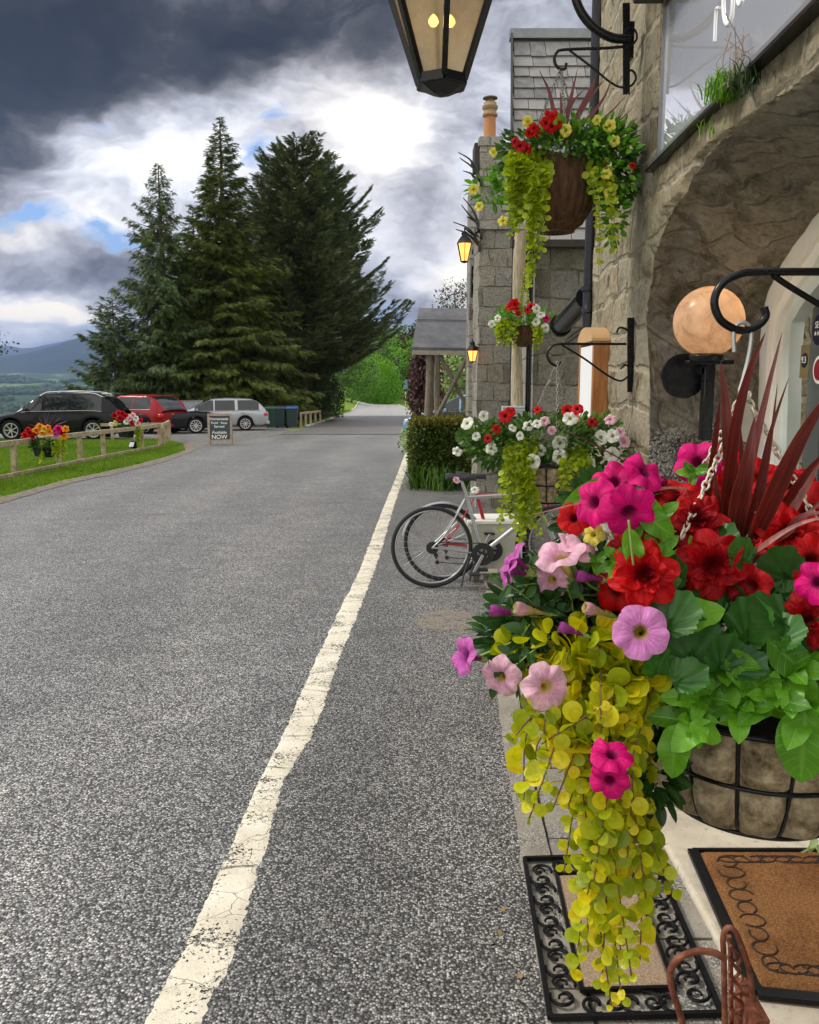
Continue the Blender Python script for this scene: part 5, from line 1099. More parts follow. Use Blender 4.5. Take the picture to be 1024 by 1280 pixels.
# chalk board
def aboard():
    g = G(276, 556.5); root = empty('chalk_board', tuple(g), R(8), 'black chalk A-board with white writing and worn wood frame at the car park mouth', 'sign'); H_, W_ = 1.03, .78
    MFR = plain('worn sign frame', (.30, .24, .18), .8, var=.35, scale=12); MCH = plain('chalkboard', (.03, .045, .05), .7, var=.3, scale=8); MBR = plain('red brown board', (.12, .05, .03), .7, var=.3)
    t = R(9)
    for sgn, nm in ((1, 'front_frame'), (-1, 'rear_leg')):
        Rm = np.array(Matrix.Rotation(-t*sgn, 3, 'X')); off = np.array([0, -sgn*.17, 0]); mb = MB()
        for x in (-W_/2+.035, W_/2-.035): mb.box(off+Rm@np.array([x, 0, H_/2]), (.07, .035, H_), Rm)
        for z in ((H_-.035, .16) if sgn > 0 else (H_-.035, .3)): mb.box(off+Rm@np.array([0, .001, z]), (W_-.15, .03, .07), Rm)
        mb.build(nm, MFR, root)
    Rm = np.array(Matrix.Rotation(-t, 3, 'X')); mb = MB(); mb.box(np.array([0, -.17, 0])+Rm@np.array([0, 0, .55]), (W_-.15, .02, .76), Rm); pn = mb.build('panel', MCH, root)
    mb = MB(); R2 = np.array(Matrix.Rotation(t, 3, 'X')); mb.box(np.array([0, .17, 0])+R2@np.array([0, 0, .6]), (W_-.15, .02, .7), R2); mb.build('rear_panel', MBR, root)
    MCK = col('chalk', (.85, .85, .82), .9); z = .86
    for body, sz, dz in (('Homemade', .125, .0), ('Food · Soup', .105, .125), ('Served', .12, .12), ('Available', .13, .19), ('NOW', .19, .15)):
        z -= dz; c_ = np.array([0, -.17, 0])+Rm@np.array([-.02, -.013, z-.0]); text(body, sz, MCK, pn, tuple(c_), (R(90)-t, 0, 0))
aboard()
# wheelie bins
def bin_(px, mat, label, lidm, Y=42.3):
    b = empty('wheelie_bin', (P(px, 500, Y)[0], Y, gz(0, Y)+.01), R(random.uniform(-6, 6)), label, 'bin', 'wheelie bins'); mb = MB()
    r0 = [(-.22, -.25), (.22, -.25), (.22, .22), (-.22, .22)]; r1 = [(-.28, -.34), (.28, -.34), (.28, .34), (-.28, .34)]; V = [(*q_, .06) for q_ in r0]+[(*q_, .96) for q_ in r1]
    mb.add(V, [[3, 2, 1, 0], [4, 5, 6, 7]]+[[i, (i+1) % 4, 4+(i+1) % 4, 4+i] for i in range(4)]); mb.box((0, -.335, .93), (.6, .06, .06)); bevel(mb.build('body', mat, b), .03, 3)
    mb = MB(); mb.add(np.array([(-.3, -.38, .96), (.3, -.38, .96), (.3, .36, .98), (-.3, .36, .98), (-.27, -.33, 1.03), (.27, -.33, 1.03), (.27, .3, 1.08), (-.27, .3, 1.08)]), [[0, 3, 2, 1], [4, 5, 6, 7]]+[[i, (i+1) % 4, 4+(i+1) % 4, 4+i] for i in range(4)]); bevel(mb.build('lid', lidm, b), .02, 2)
    for sx in (-1, 1): mb = MB(); mb.lathe([(0, -.03), (.1, -.03), (.1, .03), (0, .03)], (sx*.25, .24, .1), 16, 'x'); mb.build('wheel', MTYRE, b)
MGB = plain('green bin plastic', (.012, .05, .028), .5, var=.2); MBB = plain('blue bin plastic', (.015, .07, .2), .5, var=.15); MGB2 = plain('dark bin plastic', (.014, .03, .032), .5, var=.2)
bin_(339, MGB, 'dark green wheelie bin nearest the silver estate car', MGB); bin_(350.5, MGB2, 'dark wheelie bin between a green one and the one with a blue lid', MGB2); bin_(365, MGB2, 'wheelie bin with a blue lid beside the short wooden fence', MBB)
# notice board behind the cars
nb_ = empty('notice_board', (P(238, 508, 43)[0], 43, gz(0, 43)), R(5), 'grey notice board on two legs between the red car and the silver car', 'sign'); mb = MB(); mb.box((0, 0, 1.0), (1.2, .05, .62)); bevel(mb.build('panel', plain('grey panel', (.24, .26, .30), .5, var=.2, scale=4), nb_), .01)
mb = MB(); mb.box((0, -.03, 1.33), (1.28, .03, .05)); mb.box((0, -.03, .68), (1.28, .03, .05)); mb.build('frame', MCHR, nb_)
for x in (-.55, .55): mb = MB(); mb.box((x, .04, .5), (.06, .06, 1.1)); mb.build('leg', MRAIL, nb_)
# small sign by the far road
g = G(507, 512); sg = empty('road_sign', (P(507, 490, 85)[0], 85, tz(P(507, 490, 85)[0], 85)), 0, 'small blue green road sign on a post beside the far road', 'sign'); h = P(507, 474, 85)[2]-sg.location[2]
mb = MB(); mb.tube([(0, 0, -.2), (0, 0, h-.3)], .04, 8); mb.build('post', MCHR, sg); mb = MB(); mb.box((0, -.05, h-.55), (.42, .03, 1.1)); bevel(mb.build('panel', plain('teal sign back', (.10, .24, .26), .5), sg), .01)
# black lamp on the lawn
g = G(164, 563); fl = empty('floodlight', (g[0], g[1]+.25, g[2]), R(-30), 'small black floodlight standing on the grass by the fence', 'floodlight'); mb = MB(); mb.box((0, 0, .17), (.24, .12, .2), np.array(Matrix.Rotation(R(-25), 3, 'X'))); bevel(mb.build('body', MBLACK, fl), .015)
mb = MB(); mb.box((0, -.07, .16), (.18, .012, .14), np.array(Matrix.Rotation(R(-25), 3, 'X'))); mb.build('glass', MHEAD, fl); mb = MB(); mb.box((0, .02, .03), (.12, .12, .06)); mb.build('base', MBLACK, fl)
# ================================================================ lamps, brackets, mats, bicycles and other things at the inn
def Gh(px, py, h):                       # on a level h above the slope
    d = ray(px, py); t = (CAMH-h)/(-d[2]-SL*d[1]); return np.array([0, 0, CAMH])+d*t
def obj0(p): return tuple(float(v) for v in p)
MIRON = MBLACK
# --- hanging lantern
def lantern(loc, r0, r1, h, label, lit, n=6, rot=0, arm=None, group='wall lanterns of the inn', bulbs=1, es=6.):
    """r0 radius at the foot, r1 at the shoulder, h height of the glass"""
    root = empty('lantern', loc, rot, label, 'lantern', group); a = -math.pi/2+np.arange(n)*2*math.pi/n
    mb = MB(); t = r1*.085
    for k in range(n): mb.bar((r0*math.cos(a[k]), r0*math.sin(a[k]), 0), (r1*math.cos(a[k]), r1*math.sin(a[k]), h), t, t)
    for r_, z, th in ((r0, 0, t*1.6), (r1, h, t*1.3)):
        for k in range(n): p, q = a[k], a[(k+1) % n]; mb.bar((r_*math.cos(p), r_*math.sin(p), z), (r_*math.cos(q), r_*math.sin(q), z), t, th)
    mb.lathe([(0, -t*2.6), (r0*.35, -t*2.2), (r0*.95, -t*.9), (r0*1.02, 0), (0, .0)], (0, 0, 0), n, R3=np.array(Matrix.Rotation(-math.pi/2, 3, 'Z')))
    mb.build('frame', MIRON, root)
    mb = MB(); mb.lathe([(r1*1.12, h), (r1*1.0, h+r1*.25), (r1*.55, h+r1*.8), (r1*.42, h+r1*.85), (r1*.42, h+r1*1.15), (r1*.5, h+r1*1.2), (r1*.2, h+r1*1.5), (r1*.08, h+r1*1.55), (r1*.1, h+r1*1.75), (0, h+r1*1.85)], (0, 0, 0), n, R3=np.array(Matrix.Rotation(-math.pi/2, 3, 'Z'))); mb.lathe([(r1*1.12, h), (0, h+.002)], (0, 0, 0), n, R3=np.array(Matrix.Rotation(-math.pi/2, 3, 'Z'))); mb.build('cap', MIRON, root)
    for k in range(n):
        p, q = a[k], a[(k+1) % n]; f = .96; V = [(r0*f*math.cos(p), r0*f*math.sin(p), t*.6), (r0*f*math.cos(q), r0*f*math.sin(q), t*.6), (r1*f*math.cos(q), r1*f*math.sin(q), h), (r1*f*math.cos(p), r1*f*math.sin(p), h)]; mb = MB(); mb.add(V, np.array([[0, 1, 2, 3]])); mb.build('pane', lit, root)
    bm = Mt('lamp flame'); bm.bsdf((1, .6, .2), .5, emis=(1, .50, .10), es=es)
    for k in range(bulbs): mb = MB(); x = (k-(bulbs-1)/2)*r1*.26; mb.lathe([(0, -.5), (.3, -.42), (.5, -.1), (.42, .2), (.2, .5), (0, .65)], (0, 0, 0), 12); o = mb.build('bulb', bm.m, root, True, loc=(x, 0, h*.52)); o.scale = (r1*.16,)*3
    if arm is not None:
        for pts, r_ in arm:
            q = [(p[0]-loc[0], p[1]-loc[1], p[2]-loc[2]) for p in pts]; mb = MB(); mb.tube(bez(q, 8), r_, 10); o = mb.build('arm', MIRON, root, 50); o.rotation_euler = (0, 0, -rot)
    return root
m = Mt('dusty lantern glass'); nz = m.noise(7, 6, .65); tr = m.n('BsdfTransparent', Color=(.93, .86, .72)); df = m.n('BsdfPrincipled', Base_Color=m.ramp(nz, [(.3, (.42, .36, .25)), (.7, (.62, .56, .42))]), Roughness=.2); tl = m.n('BsdfTranslucent', Color=(.8, .7, .5)); mx0 = m.n('MixShader', _0=.5); m.t.links.new(df.outputs[0], mx0.inputs[1]); m.t.links.new(tl.outputs[0], mx0.inputs[2])
mx = m.n('MixShader', _0=m.mapr(nz, .25, .75, .45, .75)); m.t.links.new(tr.outputs[0], mx.inputs[1]); m.t.links.new(mx0.outputs[0], mx.inputs[2]); m.t.links.new(mx.outputs[0], m.out.inputs[0]); MLG = m.m
YL = 3.72; lb = P(552, 103, YL); hgt = P(0, -45, YL)[2]-lb[2]; sc_ = YL/FP
aw = F(0, 0, 0); ax = lambda a, b: P(a, b, YL)
top = P(552, -150, YL)
big = lantern(obj0(lb), 29*sc_, 75*sc_, hgt, 'large black lantern with glowing bulb hanging over the road from a curved iron arm', MLG, bulbs=2, rot=R(4), arm=[([ax(788, 49), ax(765, 47), ax(742, 34), ax(724, 10), ax(716, -25), ax(722, -75), ax(700, -160), ax(640, -190), ax(575, -170), top], .018)])
mb = MB(); p = ax(788, 49); mb.box(np.array([0, 0, 0]), (.03, .05, .14)); o = mb.build('wall_plate', MIRON, big, loc=obj0(p-lb+np.array([.01, 0, .01]))); o.rotation_euler = (0, 0, -R(4))
m = Mt('lit amber glass'); MAMG = m.bsdf((.8, .45, .12), .3, emis=(1, .42, .08), es=1.1)
YS = 11.9; lb2 = P(580.5, 327, YS); w_ = P(600, 300, YS); lantern(obj0(lb2), .05, .105, .24, 'small lit amber lantern below the antlers on the inn wall', MAMG, arm=[([P(600, 296, YS+.2), P(590, 292, YS), P(580.5, 285, YS)], .012)], es=6)
lb3 = P(590.5, 452, YS); lantern(obj0(lb3), .045, .085, .15, 'small lit amber lantern at the corner of the log porch roof', MAMG, arm=[([P(600, 436, YS+.2), P(596, 434, YS), P(590.5, 436, YS)], .012)], es=6)
# --- antlers
def antler(name, px, label):
    b = P(*px[0][0], 12.0); root = empty(name, obj0(b), 0, label, 'antlers', 'antlers mounted on the inn wall'); m_ = MANT
    mb = MB(); mb.lathe([(0, -.03), (.07, -.03), (.08, 0), (0, .01)], (.03, 0, -.02), 12, 'x'); mb.build('mount', MDARKW, root)
    for c in px:
        q = np.array([P(a, b_, 12.0)-b for a, b_ in c]); q[:, 1] += np.linspace(0, -.15, len(q)); q = bez(q, 6); mb = MB(); mb.tube(q, np.linspace(.024, .006, len(q)), 7); mb.build('antler', m_, root, True)
MANT = plain('dark antler', (.055, .045, .04), .6, var=.4, scale=30)
antler('mounted_antlers', [[(600, 226), (595, 212), (586, 201), (572, 194)], [(599, 224), (593, 213), (586, 208), (574, 201)], [(600, 226), (592, 222), (588, 219), (578, 217)], [(596, 212), (590, 208), (588, 205)], [(600, 226), (596, 224), (592, 229)]], 'topmost dark antlers on the inn wall under the chimney')
antler('mounted_antlers', [[(600, 290), (596, 275), (589, 262), (578, 250)], [(600, 290), (595, 278), (586, 270), (576, 259)], [(600, 290), (596, 286), (592, 292)], [(596, 277), (588, 274), (583, 274)]], 'middle dark antlers on the inn wall above the small lantern')
antler('mounted_antlers', [[(598, 306), (592, 294), (583, 286), (566, 280)], [(598, 306), (590, 298), (580, 292), (569, 289)], [(598, 306), (594, 296), (593, 288)]], 'lowest dark antlers on the inn wall beside the small lantern')

# --- globe lamp inside the arch
YG = 3.16; gc = P(886, 402, YG); gr = 42*YG/FP; gl = empty('globe_lamp', obj0(gc), 0, 'lit round glass globe lamp on a black bracket inside the stone arch', 'lamp')
m = Mt('streaky amber globe'); n1 = m.noise(9, 8, .75, m.co(), .3); c1 = m.ramp(n1, [(.3, (.30, .24, .19)), (.5, (.62, .52, .42)), (.7, (.80, .72, .62))]); zc_ = m.n('SeparateXYZ', _0=m.co()).outputs['Z']
d1 = m.n('BsdfPrincipled', Base_Color=c1, Roughness=.22); em = m.n('BsdfTranslucent', Color=m.mix(1., c1, (.62, .50, .40), 'MULTIPLY')); t1 = m.n('BsdfTransparent', Color=(1, .78, .52)); m1 = m.n('MixShader', _0=.62); m2 = m.n('MixShader', _0=.30)
L_ = m.t.links; L_.new(d1.outputs[0], m1.inputs[1]); L_.new(em.outputs[0], m1.inputs[2]); L_.new(m1.outputs[0], m2.inputs[1]); L_.new(t1.outputs[0], m2.inputs[2]); L_.new(m2.outputs[0], m.out.inputs[0])
a = np.linspace(-math.pi/2, math.pi/2, 33); mb = MB(); mb.lathe(np.stack([gr*np.cos(a), gr*np.sin(a)], -1), (0, 0, 0), 48); mb.build('globe', m.m, gl, True)
pl_ = bpy.data.lights.new('globe_bulb', 'POINT'); pl_.energy = .8; pl_.color = (1, .74, .50); pl_.shadow_soft_size = .03; po = bpy.data.objects.new('globe_bulb', pl_); COL.objects.link(po); po.parent = gl; po.location = (.02, 0, .03)
mb = MB(); mb.lathe([(0, -gr-.018), (.06, -gr-.018), (.065, -gr+.004), (.05, -gr+.012), (0, -gr+.012)], (0, 0, 0), 20); mb.box((.02, .03, -gr-.02), (.17, .05, .016)); mb.box((.03, .06, -gr-.16), (.04, .04, .30)); mb.box((.03, .17, -gr-.05), (.04, .24, .03)); bevel(mb.build('bracket', MIRON, gl, 40), .004)
mb = MB(); mb.lathe([(0, -.01), (.085, -.01), (.085, .01), (.06, .03), (0, .03)], (-.045, .12, -gr-.07), 24, 'y'); mb.build('back_plate', MIRON, gl, 40)

# --- wrought iron brackets
def bracket(Y, plate, bar, scrolls, label, r_=.007, hook=None):
    b = P(*plate[0], Y); root = empty('basket_bracket', obj0(b), 0, label, 'bracket', 'wrought iron basket brackets'); q = lambda l: np.array([P(a, c, Y)-b for a, c in l])
    mb = MB(); pq = q(plate); mb.bar(pq[0], pq[-1], .028, .008, up=(0, 1, 0)); mb.build('wall_plate', MIRON, root)
    mb = MB(); mb.tube(bez(q(bar), 8), r_, 10); mb.build('arm', MIRON, root, 60)
    for s_ in scrolls: mb = MB(); mb.tube(bez(q(s_), 8), r_*.8, 8); mb.build('scroll', MIRON, root, 60)
    return root
bracket(3.70, [(788.5, 397), (788.5, 490)], [(783, 430), (740, 430), (700, 430), (689, 434), (684, 443), (688, 453), (696, 457), (701, 452)], [[(702, 431), (730, 448), (758, 468), (775, 476), (785, 470), (787, 461), (781, 456), (776, 461)], [(786, 431), (787, 418), (782, 411), (774, 410), (771, 416)]], 'black scrolled bracket beside the wooden menu case holding the white petunia basket', .0055)
bracket(3.72, [(783, 4), (783, 118)], [(790, 57), (760, 60), (706, 62), (696, 66), (693, 76), (698, 85), (706, 86), (708, 79)], [[(712, 63), (740, 84), (762, 102), (776, 109), (789, 107), (795, 97), (790, 88), (782, 92)], [(790, 57), (796, 48), (794, 38), (786, 35), (781, 41)]], 'black scrolled bracket under the lantern arm holding the high basket', .006)
YB1 = 1.26
br1 = bracket(YB1, [(1262, 300), (1262, 520)], [(1262, 340), (1100, 340), (960, 340), (925, 343), (902, 356), (893, 378), (902, 401), (925, 413), (946, 408), (957, 396), (955, 384)], [[(966, 344), (1000, 366), (1100, 425), (1200, 480), (1258, 500)]], 'thick black hooked bracket reaching from the doorway over the red flowers', .0058)
# --- menu case on the wall
MWOODO = Mt('varnished orange timber'); _m = MWOODO; _p = _m.co(); MWOODO = _m.bsdf(_m.ramp(_m.noise(8, 6, .65, _m.scale(_p, (5, 5, .6))), [(.3, (.24, .085, .022)), (.55, (.42, .17, .05)), (.75, (.55, .27, .09))]), .4, _m.bump(_m.noise(20, 4), .3, .002))
q = W(748, 470); l = wl(q); mc = empty('menu_case', obj0(F(-.0, 4.42, 0)), RZ, 'varnished timber menu case with rounded top on the wall behind the downpipe', 'menu case'); z0, z1 = P(750, 530, 4.4)[2], P(750, 428, 4.4)[2]
mb = MB(); 
for y in (-.20, .20): mb.box((-.04, y, (z0+z1)/2), (.08, .035, z1-z0))
mb.box((-.04, 0, z0+.015), (.078, .36, .03)); mb.box((-.012, 0, (z0+z1)/2), (.02, .36, z1-z0-.06)); bevel(mb.build('case', MWOODO, mc), .004)
mb = MB(); a = np.linspace(0, math.pi, 17); pr_ = np.array([(x_, .22*math.cos(t), z1+.075*math.sin(t)) for x_ in (-.09, .0) for t in a]); n_ = 17; mb.add(pr_, [list(range(n_))[::-1], list(range(n_, 2*n_))]+[[i, i+1, n_+i+1, n_+i] for i in range(n_-1)]+[[n_-1, 0, n_, 2*n_-1]]); mb.build('top_board', plain('pale timber', (.55, .34, .16), .5, var=.15, scale=6), mc)
mb = MB(); mb.box((-.066, 0, (z0+z1)/2+.0), (.02, .362, z1-z0-.04)); mb.build('menu_sheet', MPW, mc) 
# --- grey slatted box on the wing wall, pale box behind the bicycles
p = P(641, 514, 7.7); gb = empty('slatted_box', obj0(p), 0, 'small pale grey slatted box on a stand behind the white petunias', 'box'); mb = MB(); mb.box((0, 0, 0), (.19, .12, .09)); 
for k in range(4): mb.box((0, -.064, -.035+k*.024), (.2, .012, .017))
bevel(mb.build('slats', plain('pale grey plastic', (.42, .46, .46), .5), gb), .003); mb = MB(); mb.box((0, .01, -.72), (.05, .05, 1.36)); mb.build('stand', MDARKW, gb)
p = G(612, 700); wb = empty('planter_box', (P(618, 640, 7.3)[0], 7.3, gz(0, 7.3)), R(4), 'pale cream box planter standing behind the bicycles', 'planter'); mb = MB(); mb.add(np.array([(sx*(.19 if k == 0 else .24), sy*(.14 if k == 0 else .18), z) for k, z in ((0, .12), (1, .52)) for sx, sy in ((-1, -1), (1, -1), (1, 1), (-1, 1))]), [[3, 2, 1, 0], [4, 5, 6, 7], [0, 1, 5, 4], [1, 2, 6, 5], [2, 3, 7, 6], [3, 0, 4, 7]]); bevel(mb.build('box', plain('cream painted box', (.55, .55, .45), .6, var=.15, scale=5), wb), .01)
mb = MB(); mb.box((0, 0, .535), (.52, .4, .03)); bevel(mb.build('rim', MCREAM, wb), .005)
for sx in (-1, 1):
    for sy in (-1, 1): mb = MB(); mb.box((sx*.17, sy*.12, .06), (.05, .05, .16)); mb.build('foot', MOLDT, wb)

# --- door mats
MRUB = plain('black rubber', (.006, .006, .0065), .4, var=.3, scale=60, spec=.22)
m = Mt('coir'); pos = m.n('NewGeometry').outputs['Position']; c = m.ramp(m.noise(170, 4, .8, pos), [(.3, (.09, .035, .012)), (.5, (.30, .135, .05)), (.7, (.52, .28, .12))]); c = m.mix(m.mapr(m.noise(5, 5, .6, pos), .45, .65, 0, .55), c, m.mix(1., c, (.5, .42, .4), 'MULTIPLY')); MCOIR = m.bsdf(c, .95, m.bump(m.noise(220, 4, .8, pos), 1., .008), spec=.1)
m = Mt('pale worn coir'); pos = m.n('NewGeometry').outputs['Position']; c = m.ramp(m.noise(150, 4, .8, pos), [(.3, (.20, .13, .08)), (.5, (.42, .30, .20)), (.7, (.60, .48, .35))]); MCOIR2 = m.bsdf(c, .95, m.bump(m.noise(200, 4, .8, pos), 1., .006), spec=.1)
def quadmap(c00, c10, c01, c11):         # (u,v) in 0..1 -> world; c00 near-left ... 
    return lambda u, v: (1-u)*(1-v)*c00+u*(1-v)*c10+(1-u)*v*c01+u*v*c11
A_ = [Gh(686, 1277, .03), Gh(905, 1271, .03), Gh(654, 1075, .03), Gh(818, 1070, .03)]; org = (A_[0]+A_[3])/2; Q = quadmap(*[a-org for a in A_])
mt = empty('rubber_mat', obj0(org), 0, 'black rubber scrollwork mat with pale coir centre on the footway', 'doormat'); LU, LV = np.linalg.norm(A_[1]-A_[0]), np.linalg.norm(A_[2]-A_[0])
mb = MB(); bw = .10; bu, bv = bw/LU, bw/LV
def rect(u0, v0, u1, v1, w, h):
    c = [Q(u0, v0), Q(u1, v0), Q(u1, v1), Q(u0, v1)]
    for i in range(4): mb.bar(c[i]+[0, 0, h/2], c[(i+1) % 4]+[0, 0, h/2], w, h)
rect(.008, .005, .992, .995, .012, .014); rect(bu, bv, 1-bu, 1-bv, .010, .014); rect(.022, .014, .978, .986, .004, .009)
def curl(uc, vc, s_, flip, hor=False):
    t = np.linspace(-.4, 4.9, 22); rr = .036*(1-.13*t); x = rr*np.cos(t)*(-1 if flip else 1); y = rr*np.sin(t)*s_
    if hor: x, y = y, x
    pts = np.array([Q(uc+a/LU, vc+b/LV)+[0, 0, .007] for a, b in zip(x, y)]); mb.tube(pts, .0048, 6)
    pts = np.array([Q(uc+a/LU, vc+b/LV)+[0, 0, .006] for a, b in zip(.014*np.cos(t), .014*np.sin(t))]); mb.tube(pts[:16], .0035, 5)
nv = 12
for k in range(nv):
    v = bv*.5+(1-bv)*(k+.5)/nv
    for uc, f in ((bu*.5, k % 2 == 0), (1-bu*.5, k % 2 == 1)): curl(uc, v, 1 if k % 2 else -1, f)
for k in range(5):
    u = bu+(1-2*bu)*(k+.5)/5
    for vc in (bv*.5, 1-bv*.5): curl(u, vc, 1 if k % 2 else -1, k % 2 == 0, True)
mb.build('border', MRUB, mt, 50)
def coir(mb, Q, u0, v0, u1, v1, h, n=60):
    u, v = np.meshgrid(np.linspace(u0, u1, n), np.linspace(v0, v1, n), indexing='ij'); Pm = np.array([[Q(a, b) for a, b in zip(r1_, r2_)] for r1_, r2_ in zip(u, v)]); Pm[..., 2] += h*np.minimum(1, np.minimum(np.minimum(u-u0, u1-u), np.minimum(v-v0, v1-v))*40)+.003*(fbm(Pm*60, 3)-.45)+.001; mb.grid(Pm)
mb = MB(); coir(mb, Q, bu, bv, 1-bu, 1-bv, .008); mb.build('coir_panel', MCOIR2, mt, True)
B_ = [Gh(946, 1241, .055), Gh(1150, 1262, .055), Gh(866, 1063, .055), Gh(1075, 1063, .055)]; org = (B_[0]+B_[3])/2; Q2 = quadmap(*[a-org for a in B_])
ct = empty('coir_mat', obj0(org), 0, 'brown coir doormat with black edging and scroll pattern on the doorstep', 'doormat'); mb = MB(); coir(mb, Q2, .03, .03, .97, .97, .016, 80); mb.build('coir_panel', MCOIR, ct, True)
mb = MB()
c = [Q2(0, 0), Q2(1, 0), Q2(1, 1), Q2(0, 1)]
for i in range(4): mb.bar(c[i], c[(i+1) % 4], .035 if i != 2 else .012, .014)
mb.build('edging', MRUB, ct)
LU2, LV2 = np.linalg.norm(B_[1]-B_[0]), np.linalg.norm(B_[2]-B_[0]); mb = MB()
def ring(uc, vc, ru, rv, gap=5.2, ph=0):
    t = np.linspace(ph, ph+gap, 18); pts = np.array([Q2(uc+ru*math.cos(a)/LU2, vc+rv*math.sin(a)/LV2)+[0, 0, .0185] for a in t]); mb.tube(pts, .0028, 5)
for k in range(9): ring(.16+.0*k, .1+.8*(k+.5)/9, .022+.008*(k % 2), .030, ph=k*1.3)
for k in range(8): ring(.16+.68*(k+.5)/8, .88, .034, .020, ph=k*1.7)
for k in range(8): ring(.16+.68*(k+.5)/8, .12, .034, .020, ph=k*1.9)
for k in range(9): ring(.84, .1+.8*(k+.5)/9, .022, .030, ph=k)
mb.build('scroll_pattern', plain('scorched coir', (.035, .018, .01), .95), ct)

# --- rusty boot scraper at the edge of the footway
m = Mt('rusty iron'); MRUST = m.bsdf(m.ramp(m.noise(22, 6, .7), [(.3, (.07, .022, .012)), (.5, (.20, .065, .035)), (.7, (.36, .15, .09))]), .75, m.bump(m.noise(50, 5, .7), .8, .004), .2, spec=.3)
YR = 1.72; bs = P(905, 1330, YR); bs[2] = 0; scp = empty('boot_scraper', obj0(bs), 0, 'rusty cast iron boot scraper with hooped handle between the two mats', 'boot scraper'); q = lambda l, dy=0: np.array([P(a, b, YR+dy)-bs for a, b in l])
mb = MB(); mb.tube(bez(q([(862, 1345), (856, 1290), (840, 1235), (838, 1214), (850, 1197), (872, 1189), (893, 1191), (907, 1199)]), 8), .0075, 12); mb.build('hoop', MRUST, scp, 60)
mb = MB(); l1 = q([(906, 1350), (906, 1270), (905, 1200), (904, 1172), (909, 1160), (918, 1163), (926, 1180), (936, 1210), (940, 1240), (941, 1262)], .02); mb.tube(bez(l1, 8), .0065, 10)
mb.tube(bez(q([(914, 1350), (914, 1260), (913, 1185), (911, 1170)], .05), 8), .006, 8)
for i in range(7):
    y = 1182+i*21; w = 6+i*2.6; pts = q([(913, y), (913+w*.6, y+4), (915+w, y+13), (913+w*.4, y+19), (911, y+12)], .04); mb.tube(bez(pts, 5), .0042, 7); mb.tube(bez(q([(916+w*.5, y+8), (920+w, y+16), (916+w, y+26)], .07), 5), .0036, 6)
mb.build('end_standard', MRUST, scp, 60)
mb = MB(); p_ = q([(950, 1262)])[0]; mb.box(p_+[-.012, .03, -.12], (.02, .12, .24)); mb.box(p_+[-.01, .03, .0], (.035, .14, .012)); mb.box((.03, .05, -.01), (.3, .26, .04)); bevel(mb.build('foot', MRUST, scp), .004)

